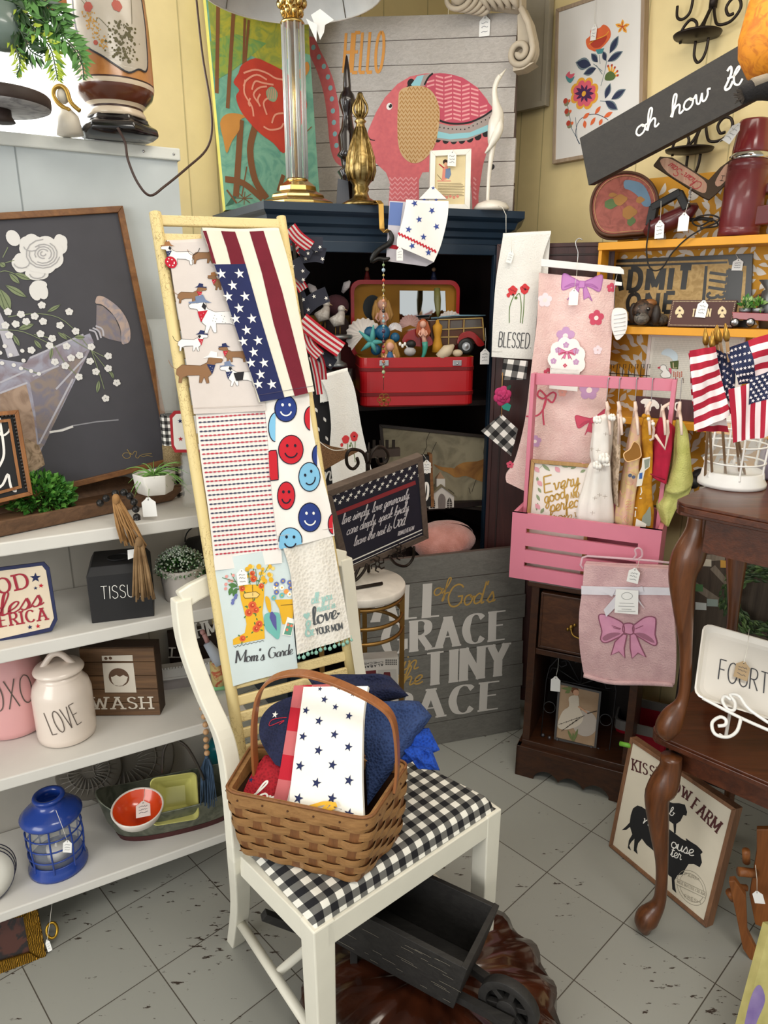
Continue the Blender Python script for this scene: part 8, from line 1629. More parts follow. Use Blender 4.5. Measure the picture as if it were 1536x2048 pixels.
S2=Surf(at(540,1520,1.19),V((.95,-.28,.05)),V((.10,.60,.6)));lying('navy_waffle_towel','navy waffle towel with a white star and red script at the left of the basket',S2,[(580,1395),(540,1412),(519,1440),(520,1480),(552,1530)],[(640,1380),(630,1420),(615,1470),(600,1520),(590,1545)],NW_,.022,art=nav,disp=(.004,60,1))
S3=Surf(at(730,1560,1.15),V((.93,-.33,.02)),V((.0,.72,.6)))
def pillowy(name,label,quadpx,Y,m,th=.05,az=110,lean=35,rnd_=.5,seed=0):
 """a thick soft folded towel: rounded slab between four pixel corners"""
 s=plane(at(*quadpx[3],Y),az,lean);q=[V(p)for p in s.P(quadpx)];b=MB()
 def f(u,v,sg):
  p=(q[3]*(1-u)+q[2]*u)*(1-v)+(q[0]*(1-u)+q[1]*u)*v;e=(1-(2*u-1)**6)**.5*(1-(2*v-1)**6)**.5 if abs(2*u-1)<1 and abs(2*v-1)<1 else 0
  return s(p.x,p.y,sg*th/2*e+.003*math.sin(14*u+seed)*e+.004*math.sin(9*v+5*u+seed)*e)
 b.grid(lambda u,v:f(u,v,1),26,26,m);b.grid(lambda u,v:f(1-u,v,-1),26,26,m);return tag(b.build(name),label,'towel')
pillowy('royal_blue_towel','bright royal blue waffle towel hanging over the right rim of the basket',[(742,1460),(858,1456),(880,1500),(738,1560)],1.22,RB_,.03,104,40,seed=4)
pillowy('royal_blue_towel_end','lower drooping end fold of bright royal blue towel beside the basket handle',[(800,1490),(862,1495),(880,1541),(838,1538)],1.215,RB_,.028,104,25,seed=1)
pillowy('dark_navy_towel','dark navy waffle towel, topmost at the back of the basket',[(612,1352),(780,1352),(818,1392),(660,1420)],1.32,NW_,.045,108,52,seed=2)
pillowy('slate_blue_towel','slate blue waffle towel draped over the right side of the basket',[(722,1402),(838,1402),(864,1432),(735,1612)],1.17,BW_,.045,108,45,seed=3)
b=MB();yr=mat('yellow_ribbon','#d9a520',.5,kind='flat');rs_=BS.off(.032)
for pp in([(598,1622),(625,1612),(655,1606),(672,1612),(650,1622)],[(640,1624),(655,1610),(648,1606),(632,1612),(640,1626)],[(650,1626),(672,1606)]):b.stroke(rs_,cat_rom(rs_.P(pp),4),.006,yr,1)
b.tube([rs_(*rs_.uv(668,1614),.001),rs_(*rs_.uv(684,1619),.002)],.0008,STEEL,5);tag(b.build('yellow_ribbon'),'small yellow ribbon with a pin at the foot of the star towel','ribbon')
# --- blanket ladder
LS=quadsurf((310,425),(562,434),(735,1570),(505,1650),1.27);LC=mat('ladder_cream','#d8c48c',.5,kind='crackle',col2='#8a6b3c',axis='z');LCx=mat('ladder_cream_rung','#d9c48e',.5,kind='crackle',col2='#8e6a38',axis='x',scale=1.3)
LSc=LS.c;t=thing('blanket_ladder','crackled cream painted slatted ladder rack leaning on the chair back','ladder',(LSc[0]+LSc[1])/2)
b=MB();b.tube([LSc[0],LSc[3]],.0125,LC,16);b.build('rail',t,bevel=.002);b=MB();b.tube([LSc[1],LSc[2]],.0105,LC,16);b.build('rail',t)
Wl=(LSc[1]-LSc[0]).length;ys=[LS.uv(318,441)[1],LS.uv(326,478)[1]]+[LS.uv(470,y)[1]for y in(1368,1403,1437,1471,1506,1545,1590)];ys+=[ys[1]-.06*i for i in range(2,15)]
for v in ys:b=MB();b.slab(LS,[(.004,v-.011),(Wl-.004,v-.011),(Wl-.004,v+.011),(.004,v+.011)],-.006,.005,LCx);b.build('rung',t,bevel=.003)
T6=lambda s,*p:s.Z(300,400,3.84,p)
s=folds(LS.off(.018),.002,38,.5,2);LN=mat('linen_oatmeal','#d3cac6',.95,kind='fabric',amt=.05);t=thing('dog_print_towel','oatmeal linen towel printed with dogs in hats and bandanas','towel',s(.1,.9,0));b=MB()
cloth(b,s,[(335,486),(352,600),(372,720),(388,828)],[(500,478),(512,600),(522,720),(531,822)],LN,back=.1);k=s.mpx(440,650)/3.84
dg=lambda n,h:mat('dog_'+n+'_print',h,.9,kind='flat');brn_,wh_,bk_,hn,hg,hb_,rd_=dg('brown','#8a6648'),dg('white','#ebe8e6'),dg('black','#232227'),dg('navyhat','#232d58'),dg('greyhat','#6f7e9c'),dg('brownhat','#9a6a42'),dg('bandana','#b5172f')
def dog(x,y,S_,body,hat,fl=1,neck=None,tail=0):
 S_*=1.22;P=lambda*p:s.Z(300,400,3.84,[(x+fl*a*S_,y+c_*S_)for a,c_ in p])
 bd=[(-75,-15),(-55,-32),(20,-30),(45,-42),(52,-62),(70,-72),(95,-62),(108,-52),(102,-42),(80,-40),(66,-20),(62,5),(50,15),(54,38),(44,40),(34,15),(24,38),(14,38),(16,8),(-30,10),(-52,18),(-56,40),(-68,40),(-66,15),(-78,5)]
 b.paint(s,P(*bd),body,1);b.stroke(s,P(*bd),2.4*k,bk_ if body is wh_ else dg('outline','#5b4534'),2,closed=True);b.stroke(s,cat_rom(P((-75,-15),(-95,-25),(-108,-50)),3),4*k,body if body is not wh_ else bk_,2)
 b.paint(s,P((30,-60),(50,-70),(60,-88),(85,-82),(84,-66),(108,-64),(106,-58),(60,-62)),hat,3);b.paint(s,P((44,-36),(78,-32),(66,4)),neck or rd_,3)
 b.paint(s,P((58,-62),(48,-50),(52,-36),(64,-48)),bk_ if body is wh_ else brn_,2.5)
 for q in((58,-26),(66,-20),(64,-10)):b.disc(s,P(q)[0],2.4*k,wh_,4,6)
 if tail:
  for i in range(16):b.disc(s,P((-60+(i*29%90),-22+(i*17%30)))[0],3*k,bk_,2,6)
dog(305,745,1.0,brn_,hn);dog(230,440,1.15,wh_,hb_,-1,hn);dog(420,440,1.0,brn_,hb_,1);dog(545,930,1.9,wh_,hg,-1,None,1);dog(310,1110,1.05,wh_,hn);dog(650,1200,.95,brn_,hn,-1);dog(350,1330,1.6,brn_,wh_,1,hn);dog(700,1370,1.25,wh_,hg,-1,hn);dog(560,650,.9,brn_,hb_,-1)
b.paint(s,T6(s,(640,1330),(720,1320),(710,1385),(660,1390)),bk_,4);b.disc(s,T6(s,(160,480))[0],44*k,rd_,3)
for i in range(7):b.disc(s,T6(s,(160+26*math.cos(i),480+28*math.sin(i*1.1)))[0],5*k,wh_,4,6)
b.stroke(s,T6(s,(325,1600),(860,1580)),4*k,dg('hem','#b9afa9'),2);b.build('cloth',t)
s=folds(LS.off(.013),.0018,45,0,3);t=thing('stitch_striped_towel','white towel with thin red and navy stitched stripes in the middle of the ladder','towel',s(.1,.5,0));b=MB();WC=mat('cotton_warm_white','#e9e4e0',.95,kind='fabric',amt=.03)
Ls,Rs=[(389,800),(402,920),(418,1030),(430,1141)],[(533,790),(545,910),(556,1020),(564,1126)];fn=cloth(b,s,Ls,Rs,WC);k=s.mpx(480,1000)
Lc,Rc=cat_rom(Ls,12),cat_rom(Rs,12)
def edge(C,y_):
 for i in range(len(C)-1):
  if C[i][1]<=y_<=C[i+1][1]:f_=(y_-C[i][1])/(C[i+1][1]-C[i][1]);return C[i][0]+(C[i+1][0]-C[i][0])*f_
 return C[-1][0]
for i in range(31):
 y0=836+i*9.1;a_,c_=(edge(Lc,y0)+3,y0),(edge(Rc,y0-11),y0-11-(i-15)*.12);m_=dg('stitch_red','#b84050')if i%2==0 else dg('stitch_navy','#3c3d58')
 b.stroke(s,s.P([(a_[0]+(c_[0]-a_[0])*j/8,a_[1]+(c_[1]-a_[1])*j/8)for j in range(9)]),1.1*k,m_,1)
 for j in range(16):f0,f1=(j+.15)/16,(j+.7)/16;b.stroke(s,s.P([(a_[0]+(c_[0]-a_[0])*f_,a_[1]+(c_[1]-a_[1])*f_)for f_ in(f0,f1)]),3.0*k,m_,2)
b.build('cloth',t)
s=folds(LS.off(.020),.003,55,1,2,.001,14);t=thing('smiley_towel','white towel printed with red, navy and light blue smiley faces','towel',s(.2,.5,0));b=MB();T7=lambda*p:s.Z(380,800,4.518,p)
cloth(b,s,zz(380,800,4.518,[(660,-60),(690,150),(715,450),(750,900),(805,1352)]),zz(380,800,4.518,[(1080,-60),(1100,200),(1180,600),(1270,950),(1312,1225)]),WC);k=s.mpx(580,950)/4.518
sb_,sr_,sl_,sbl=dg('smile_navy','#24397f'),dg('smile_red','#c01f2e'),dg('smile_sky','#7db9dc'),dg('smile_line','#171a2c')
def smile(x,y,rx,ry,m_,line,a0=0,a1=6.283,rot=0):
 P=lambda pts:s.Z(380,800,4.518,[(x+rx*(c_*math.cos(rot)-d__*math.sin(rot)),y+ry*(c_*math.sin(rot)+d__*math.cos(rot)))for c_,d__ in pts])
 full=a1-a0>6;arc=[(math.cos(a0+(a1-a0)*i/28),math.sin(a0+(a1-a0)*i/28))for i in range(28 if full else 29)]
 b.paint(s,P(arc),m_,2);b.stroke(s,P(arc),8*k,sbl,3,closed=full)
 if full or rx>75:
  for ex in(-.32,.32):b.disc(s,P([(ex,-.28)])[0],12*k,line,4,10,14*k)
  b.stroke(s,P([(.5*math.cos(a),.12+.42*math.sin(a))for a in[.25+2.65*i/10 for i in range(11)]]),12*k,line,4)
smile(862,80,98,118,sb_,WHT);smile(772,245,60,130,sl_,sbl,1.57,4.71);smile(1098,165,66,110,sr_,sbl,1.75,4.5);smile(910,450,110,130,sr_,sbl);smile(1078,695,100,130,sl_,sbl,rot=-.45);smile(868,865,76,125,sr_,sbl);smile(1080,1060,104,130,sb_,WHT);smile(905,1270,102,115,sl_,sbl,math.pi*.97,math.pi*2.05);smile(1160,500,55,95,sb_,WHT,1.75,4.5);smile(1300,1120,48,92,sr_,sbl,1.6,4.5)
b.paint(s,T7((712,470),(730,455),(780,452),(790,500),(800,700),(800,720),(730,728),(722,700)),sr_,2);b.stroke(s,T7((712,470),(730,455),(780,452),(790,500),(800,700),(800,720),(730,728),(722,700)),8*k,sbl,3);b.paint(s,T7((808,1270),(1006,1250),(1008,1300),(820,1348),(804,1330)),sl_,2)
b.stroke(s,T7((790,1230),(1290,1160)),4*k,dg('hem','#b9afa9'),4);b.build('cloth',t)
s=folds(LS.off(.030),.003,40,2,2);t=thing('flag_towel','long towel with maroon and cream stripes and white stars on a navy block','towel',s(.2,.9,0));b=MB();FC=mat('flag_cream','#dedacb',.95,kind='fabric',amt=.04);FM=mat('flag_maroon','#6e1a2b',.95,kind='fabric');FN=mat('flag_indigo','#232a57',.95,kind='fabric')
cloth(b,s,[(405,462),(420,505),(445,570),(485,690),(519,804)],[(558,462),(580,540),(600,640),(616,720),(628,783)],FC,back=.12);k=s.mpx(520,650)/3.84
for m_,pp in((FM,[(402,242),(430,242),(465,360),(505,495),(480,490),(440,350)]),(FM,[(545,240),(655,240),(700,370),(735,490),(622,496),(590,370)]),(FM,[(765,240),(870,240),(1010,700),(1210,1485),(1110,1508),(950,950),(860,560)])):b.paint(s,T6(s,*pp),m_,1)
b.paint(s,T6(s,(490,500),(735,487),(850,900),(1035,1520),(848,1550),(700,1120),(560,700)),FN,1.6)
for x,y in((545,572),(688,565),(635,658),(597,745),(732,740),(685,832),(655,915),(785,910),(742,1000),(715,1088),(832,1078),(797,1168),(775,1252),(877,1250),(850,1340),(832,1415),(938,1415)):b.star(s,T6(s,(x,y))[0],40*k,WHT,3,-.1,.38)
b.stroke(s,T6(s,(830,1500),(1250,1430)),3*k,dg('hem2','#4a4358'),4);b.build('cloth',t)
s=folds(LS.off(.013),.002,50,2,3);T8=lambda*p:s.Z(400,1080,4.518,p);t=thing('garden_print_towel',"pale blue towel with a yellow floral boot and the words Mom's Garden",'towel',s(.1,.2,0));b=MB()
cloth(b,s,zz(400,1080,4.518,[(120,180),(160,420),(215,760),(300,1322)]),zz(400,1080,4.518,[(800,60),(835,400),(850,800),(885,1158)]),mat('pale_aqua_cotton','#cfdcdd',.95,kind='fabric',amt=.03));k=s.mpx(520,1230)/4.518
gd=lambda n,h:mat('garden_'+n,h,.9,kind='flat');Yw,Or,Gn,Tl,Pu,Pk_,Bl,Wt_=gd('yellow','#e3b02e'),gd('orange','#d9603a'),gd('green','#4f7a44'),gd('teal','#72b8b0'),gd('purple','#5a5a9a'),gd('pink','#dd9a94'),gd('blue','#6a74b0'),gd('white','#efefe8')
boot=[(350,405),(578,400),(575,520),(560,650),(575,760),(582,890),(440,920),(300,950),(298,900),(320,885),(370,860),(405,840),(420,760),(400,650),(370,540)];b.paint(s,T8(*boot),Yw,2);b.stroke(s,T8(*[(305+i*18,965-i*4+(8 if i%2 else-4))for i in range(16)]),4*k,sbl,3)
for x,y,r_ in((470,590,38),(440,655,36),(500,630,32),(530,760,34),(505,800,34),(385,890,28),(380,440,26),(550,415,26),(480,350,30),(470,300,24)):
 b.disc(s,T8((x,y))[0],r_*.95*k,Or,3,12);b.disc(s,T8((x,y))[0],r_*.5*k,gd('rust','#b9412a'),4,10);b.disc(s,T8((x+4,y-4))[0],r_*.22*k,gd('coral','#ec9a5c'),5,8)
 for j in range(3):a=x+j*2.1;P_=T8((x+r_*math.cos(a),y+r_*math.sin(a)),(x+1.9*r_*math.cos(a),y+1.9*r_*math.sin(a)));leaf(b,s,P_[0],P_[1],12*k,Gn,2.5)
b.paint(s,T8((400,480),(500,465),(535,490),(510,520),(405,525),(388,500)),gd('buckle','#e9c878'),4);b.stroke(s,T8((400,480),(500,465),(535,490),(510,520),(405,525),(388,500)),4*k,sbl,5,closed=True);b.stroke(s,T8((470,405),(475,560)),4*k,sbl,4)
r_=random.Random(4)
for i in range(26):b.disc(s,T8((430+r_.uniform(-20,230),300+r_.uniform(-75,90)))[0],r_.uniform(14,24)*k,Yw if i%3 else gd('lemon','#e9d27a'),2+(i%3)*.3,9)
for a,e in(((510,400),(500,260)),((520,400),(560,270)),((450,400),(430,280)),((530,380),(620,230)),((330,380),(200,340)),((340,410),(280,300))):b.stroke(s,T8(a,e),5*k,Gn,3)
for x,y in((240,330),(265,365),(300,320),(235,400),(232,440),(290,370)):b.disc(s,T8((x,y))[0],14*k,Pk_,3,9)
for a,e in(((340,420),(255,400)),((330,430),(300,510)),((290,420),(265,500))):P_=T8(a,e);leaf(b,s,P_[0],P_[1],40*k,Gn,3)
for x,y in((300,545),(320,520),(295,570),(325,500)):b.disc(s,T8((x,y))[0],15*k,Bl,3,9)
b.paint(s,T8((670,540),(850,535),(850,560),(840,700),(790,760),(745,760),(715,620)),Yw,2);b.stroke(s,T8((728,590),(850,580)),4*k,sbl,3)
for x,y,m_ in((750,370,Bl),(690,400,Bl),(810,385,Bl),(690,470,Bl),(680,430,Wt_),(740,430,Wt_),(780,465,gd('coral','#ec9a5c')),(810,490,Wt_),(740,500,Tl),(665,520,Tl),(820,430,Bl)):b.disc(s,T8((x,y))[0],24*k,m_,3,9);b.disc(s,T8((x,y))[0],8*k,Yw if m_ is not Yw else Or,4,7)
b.paint(s,cat_rom(T8((585,515),(610,512),(635,560),(640,640),(620,650),(595,590)),3,True),Yw,3);b.paint(s,cat_rom(T8((575,700),(600,660),(700,655),(725,700),(725,800),(705,895),(640,850),(590,800)),3,True),Tl,3);b.paint(s,T8((630,655),(650,645),(685,690),(690,820),(655,770),(625,700)),Pu,4)
b.paint(s,T8((790,695),(860,720),(825,870),(740,855)),Wt_,4);b.paint(s,T8((790,745),(845,755),(820,860),(755,850)),gd('packet','#5f9a84'),5)
for x,y in((795,765),(825,775),(785,810)):b.disc(s,T8((x,y))[0],13*k,gd('tulip','#e87a5c'),6,8)
b.text(s,"Mom's",*T8((325,1112),(570,1085)),105*k,CHARC,'brush',w=.1);b.text(s,'Garde',*T8((615,1068),(832,1030)),92*k,CHARC,'brush',w=.1);b.build('cloth',t)
s2=Surf(s.O,s.U,s.W).off(.008);price_tag(t,s2,None,s2.uv(483,1154),20*s2.mpx(480,1150),32*s2.mpx(480,1150),-.05)
s=folds(LS.off(.016),.003,75,1,3);T9=lambda*p:s.Z(400,1080,4.518,p);t=thing('pompom_towel','cream crinkled towel with aqua pom-pom fringe reading all you need is love & YOUR MOM','towel',s(.2,.2,0));b=MB()
cloth(b,s,zz(400,1080,4.518,[(740,40),(815,300),(840,600),(878,1035)]),zz(400,1080,4.518,[(1200,-40),(1240,200),(1300,500),(1365,878)]),mat('crinkle_cream','#e0dbd2',.95,kind='waffle',col2='#d2ccc2',bump=.5,scale=.8));k=s.mpx(620,1230)/4.518;AQ,DGr=gd('aqua','#9cc4bd'),gd('slate','#4c5054')
b.text(s,'all you',*T9((1010,578),(1185,530)),85*k,AQ,'script',w=.1);b.text(s,'need is',*T9((1060,650),(1215,605)),75*k,AQ,'script',w=.1);b.text(s,'love',*T9((1030,770),(1225,705)),150*k,DGr,'brush',w=.12);b.text(s,'YOUR MOM',*T9((1055,858),(1288,802)),58*k,DGr,'sans',w=.15);b.text(s,'&',*T9((950,870),(1030,860)),125*k,AQ,'sans',w=.14)
heart(b,s,T9((965,685))[0],32*k,AQ);heart(b,s,T9((1248,665))[0],15*k,DGr);b.build('cloth',t);b=MB();PM=mat('pompom_aqua','#8dbdae',.95,kind='fuzzy')
for i in range(13):f_=i/12;x,y=893+f_*480,1062-f_*150+8*math.sin(i*2);b.ball(s(*T9((x,y))[0],.0),17*k*(1.1 if i%3 else.85),PM,8);b.tube([s(*T9((x,y-42))[0],0),s(*T9((x,y))[0],0)],2.5*k,PM,5)
b.build('pompom_fringe',t)
# --- wheelbarrow planter and carved stand under the chair
BG_b=mat('barrow_black','#2c2a28',.6,kind='wood',col2='#1f1d1c',axis='x',scale=1.5);bw0=atz(934,1940,.31);bw1=atz(999,1811,.31);bl_d=(atz(742,1840,.31)-bw0).normalized();Lb=.40;t=thing('wheelbarrow_planter','distressed black wooden wheelbarrow planter under the chair','planter',bw0+bl_d*.2-V((0,0,.14)))
ac=bw1-bw0;zb=V((0,0,-.135));fl2=0.06;ctr=bw0+bl_d*Lb/2+ac/2
def bc(i,j,lo):p=bw0+bl_d*(Lb*i)+ac*j;return(p+(ctr-p)*.16+zb)if lo else p
def wallp(b,a,c_):
 P0,P1,P2,P3=bc(*a,0),bc(*c_,0),bc(*c_,1),bc(*a,1);n=(P1-P0).cross(P3-P0).normalized();n=-n if n.dot(ctr+zb/2-P0)<0 else n
 b.hexa([P3,P2,P2+n*.012,P3+n*.012,P0,P1,P1+n*.012,P0+n*.012],BG_b)
for a_,c_,nm in(((0,0),(1,0),'side_board'),((0,1),(1,1),'side_board'),((0,0),(0,1),'front_board'),((1,0),(1,1),'back_board')):
 b=MB();wallp(b,a_,c_);b.build(nm,t,bevel=.001)
b=MB();b.add([bc(0,0,1),bc(1,0,1),bc(1,1,1),bc(0,1,1)],[(0,1,2,3)],BG_b)
sS=Surf(bc(0,0,1),-bl_d,bc(0,0,0)-bc(0,0,1));r_=random.Random(5);sc2_=mat('barrow_scratch','#8d8678',.8,kind='flat')
if sS.N.dot(CAM-sS.O)<0:sS=Surf(sS.O,bl_d,sS.W)
for i in range(34):u=-r_.uniform(.02,.33)if sS.U.dot(bl_d)<0 else r_.uniform(.02,.33);v=r_.uniform(.01,.125);l=r_.uniform(.01,.05);b.stroke(sS,[(u,v),(u+l*.7,v+.0008),(u+l,v)],.0008,sc2_,3)
b.build('bottom_board',t)
wc=at(1017,2011,1.08);ax=bl_d;t2=t;wn=ac.normalized();WS=Surf(wc,-bl_d,(0,0,1));b=MB();Mw=Matrix((WS.U,WS.W,WS.N)).transposed();R_=.062
b.lathe([(R_*.72,-.011),(R_,-.011),(R_,.011),(R_*.72,.011),(R_*.72,-.011)],BG_b,wc,32,Mw);b.lathe([(0,-.012),(R_*.34,-.012),(R_*.34,.013),(0,.013)],BG_b,wc,20,Mw)
for i in range(6):a_=i*math.pi/3+.3;b.bar(WS(0,0),WS(R_*.8*math.cos(a_),R_*.8*math.sin(a_)),.012,.012,BG_b)
b.build('wheel',t,bevel=.001)
b=MB()
for o_ in(-.045,.035):b.bar(bc(.1,.5,1)+wn*o_+V((0,0,.0)),WS(.02,-.008,0)+wn*o_*.6,.016,.018,BG_b);b.build('axle_arm',t);b=MB();b.bar(bc(.9,.5,1)+wn*o_*1.6,atz(530,1826,.30)+wn*(o_+.04),.018,.018,BG_b);b.build('handle',t,bevel=.001);b=MB();f_=.1 if o_<0 else.9;b.bar(bc(.75,f_,1),V((bc(.75,f_,1).x,bc(.75,f_,1).y,.0)),.016,.016,BG_b);b.build('leg',t,bevel=.001);b=MB()
CD=mat('carved_lacquer','#431f10',.2,kind='plain',col2='#1c0d08',coat=.9,scale=.6);c=V((.10,1.21,0));b=MB();n=96;prof=[(.262,0),(.272,.03),(.262,.07),(.23,.10),(.16,.125),(.09,.13),(.0,.13)];vs=[]
for i,(r0,z)in enumerate(prof):
 for j in range(n):a_=2*math.pi*j/n;rip=.02*abs(math.sin(8*a_+z*22))*(r0/.24);vs.append(c+V(((r0+rip)*math.cos(a_),(r0+rip)*math.sin(a_),z+rip*.8)))
b.add(vs,[(i*n+j,i*n+(j+1)%n,(i+1)*n+(j+1)%n,(i+1)*n+j)for i in range(len(prof)-1)for j in range(n)],CD,True);tag(b.build('carved_stand'),'round glossy dark brown carved wooden stand under the wheelbarrow','stand')
# --- red train suitcase full of mermaids on the armoire shelf
zsh=1.208;SC=plane(V((at(722,815,2.36).x,2.36,zsh)),82);SW=SC.uv(948,806)[0];SHt=SC.uv(722,716)[1];RS=mat('suitcase_red','#a80f18',.35,coat=.3,amt=.06);RSd=mat('suitcase_groove','#6d0a10',.5);YLn=mat('suitcase_lining','#a8741c',.7,amt=.1)
t=thing('red_suitcase','open vintage red train case with mustard lining standing on the armoire shelf','suitcase',SC(SW/2,0,-.1));SD=.2
def rrect(x0,y0,x1,y1,r,n=5):return[(cx+r*math.cos(R(a0+90*i/n)),cy+r*math.sin(R(a0+90*i/n)))for cx,cy,a0 in((x1-r,y1-r,0),(x0+r,y1-r,90),(x0+r,y0+r,180),(x1-r,y0+r,270))for i in range(n+1)]
pl=lambda z,k=0:[SC(x,z,-y)for x,y in rrect(k,k,SW-k,SD-k,.03-k*.5)]
b=MB();loft(b,[pl(0,.008),pl(.006,0),pl(SHt*.22),pl(SHt*.23,-.002),pl(SHt*.30,-.002),pl(SHt*.31),pl(SHt*.72),pl(SHt*.73,-.002),pl(SHt*.80,-.002),pl(SHt*.81),pl(SHt),pl(SHt,.006),pl(SHt-.05,.008)],[RS,RS,RS,RSd,RS,RS,RS,RSd,RS,RS,YLn,YLn])
b.build('base',t,bevel=.001)
LD=SC.off(-SD-.005);ly0=SHt*.9;ly1=LD.uv(800,560)[1];lx0=LD.uv(702,640)[0];lx1=LD.uv(918,640)[0]
b=MB();o_=rrect(lx0,ly0,lx1,ly1,.035);i_=rrect(lx0+.012,ly0+.01,lx1-.012,ly1-.014,.028);b.slab(LD,o_,-.05,-.03,RS);n=len(o_)
b.add([LD(x,y,.0)for x,y in o_]+[LD(x,y,0)for x,y in i_],[(j,(j+1)%n,n+(j+1)%n,n+j)for j in range(n)],RS);b.add([LD(x,y,.0)for x,y in o_]+[LD(x,y,-.04)for x,y in o_],[(j+n,(j+1)%n+n,(j+1)%n,j)for j in range(n)],RS);b.add([LD(x,y,.0)for x,y in i_]+[LD(x,y,-.025)for x,y in i_],[(j,(j+1)%n,(j+1)%n+n,j+n)for j in range(n)],YLn)
b.slab(LD,i_,-.03,-.024,YLn);LI=LD.off(-.023);b.disc(LI,LI.uv(745,615),.034,mat('oval_dark','#1b2226',.4),1,24,.042);lid=b.build('lid',t)
b=MB();b.slab(LI,LI.P([(799,581),(890,582),(892,640),(799,642)]),0,.003,mat('mirror','#d9dcde',.04,1,kind='flat'));b.build('mirror',lid)
for x in(768,914):b=MB();u,v=SC.uv(x,727);b.slab(SC,[(u-.015,v-.007),(u+.015,v-.007),(u+.015,v+.011),(u-.015,v+.011)],0,.005,STEEL);b.ball(SC(u,v,.006),.004,mat('steel_wire'),8);b.build('latch',t,bevel=.001)
YC=SC(.1,0,-.07).y;
def doll(name,lab,x,y,S_,hair,top,tail,cat='figurine',face=True,Yo=0):
 """small resin figure: head with hair, torso, arms and a tapering tail or skirt, head centre at (x, y)"""
 Y=YC+Yo;t=thing(name,lab,cat,at(x,y+40*S_,Y));k=mpx(at(x,y,Y))*S_;P=lambda a,c_,d=0:at(x+a*S_,y+c_*S_,Y-d);SK=mat('resin_skin','#d3a08c',.5,kind='flat')
 b=MB();b.tube([P(0,10),P(0,16),P(1,24),P(2,34),P(4,44)],[3*k,6*k,7*k,5*k,6.5*k],top or SK,10);b.tube([P(0,7),P(0,13)],2.6*k,SK,8);b.ball(P(0,0),(8*k,8*k,9.5*k),SK,14);b.ball(P(0,2.5,.0085*S_),(1.2*k,1.6*k,1.5*k),SK,6)
 for s_ in(-1,1):b.tube([P(s_*6,15),P(s_*10,24),P(s_*5,29,.01),P(s_*1,22,.014)],[2.4*k,2.1*k,1.8*k,1.6*k],SK,8)
 b.build('body',t)
 if face:b=MB();[b.ball(P(s_*3.3,-.5,.0078*S_),(1.5*k,.9*k,1.9*k),mat('doll_eye','#241a14',.3,kind='flat'),6)for s_ in(-1,1)];b.ball(P(0,5.2,.0078*S_),(1.7*k,.8*k,.7*k),mat('doll_lip','#a8433f',.5,kind='flat'),6);b.build('face',t)
 b=MB();b.ball(P(0,-3,-.003),(9.5*k,8*k,9.5*k),hair,12)
 for i in range(9):a=(i-4)/4;b.tube([P(a*8,-5,-.003),P(a*12,6,-.004),P(a*14+2*math.sin(i),18,-.003),P(a*13,30+3*math.sin(2*i),-.002)],[3.4*k,3.4*k,3*k,1.2*k],hair,6)if abs(a)>.3 else None
 b.build('hair',t)
 if tail:b=MB();b.tube([P(4,42),P(5,54),P(3,68),P(-2,82),P(-8,90)],[7*k,6.6*k,5*k,3*k,1.5*k],tail,10);[b.tube([P(-8,89),P(-8+10*s_,97)],[2*k,4*k],tail,8,flat=.5)for s_ in(-1,1)];b.build('tail',t)
HB_,HR_=mat('blond_hair','#b98a48',.6,amt=.3),mat('auburn_hair','#b05a34',.6,amt=.3);TLm=mat('mermaid_teal','#3f9e8c',.4,amt=.3);SHm=mat('shell_white','#d5cdc8',.5,amt=.1)
doll('mermaid_figurine','large blond long haired mermaid figure in front of the oval in the suitcase lid',764,607,1.25,HB_,None,mat('mermaid_brown','#8a6a58',.5),Yo=.06)
doll('mermaid_figurine','auburn haired mermaid with a teal tail sitting at the right of the suitcase',846,648,.85,HR_,None,TLm,Yo=-.02)
doll('mermaid_head_figurine','small blond doll head with big eyes at the front rim of the suitcase',780,692,1.1,HB_,mat('doll_top_blue','#2f5f8a',.6),None,Yo=-.035)
t=thing('dress_form','small mustard dress form figure beside the auburn mermaid','figurine',at(875,700,YC));b=MB();k=mpx(at(875,670,YC));MD=mat('mustard_dress','#b9831f',.7)
b.tube([at(875,y,YC)for y in(640,646,652,664,674,690,704)],[3*k,4*k,10*k,9*k,6.5*k,10*k,12*k],MD,14);b.build('dress',t);b=MB();b.tube([at(874,577,YC+.03),at(875,600,YC+.02),at(876,622,YC+.01),at(876,634,YC)],[6*k,7*k,5*k,1.5*k],mat('bottle_green_gold','#6d6a3a',.4,amt=.4),10);tag(b.build('glass_drop'),'slender gold green drop ornament hanging before the suitcase mirror','ornament')
def scallop(x,y,r,Y,m,lab,name='seashell',rot=0,n=13):
 b=MB();k=mpx(at(x,y,Y))*r;s=plane(at(x,y,Y),90,15)
 def f(u,v):a=R(-20)+R(220)*u+rot;rr_=k*v*(1+.035*math.cos(n*2*math.pi*u));return s(rr_*math.cos(a),rr_*math.sin(a)-k*.3,.3*k*(1-v*v)+.02*k*v*math.cos(n*2*math.pi*u))
 b.grid(f,78,8,m,thick=.002,tn=s.N);return tag(b.build(name),lab,'seashell')
scallop(728,662,36,YC+.0,SHm,'large flat white scallop shell at the left end of the suitcase',rot=.5);scallop(820,645,22,YC+.03,mat('shell_pink','#b08a84',.5),'rosy scallop shell in the middle of the suitcase');scallop(900,640,26,YC+.1,SHm,'pale scallop shell behind the woody wagon');scallop(790,655,14,YC-.0,mat('shell_pearl','#cfc9cc',.2,coat=.6),'small pearly shell behind the small blond doll head')
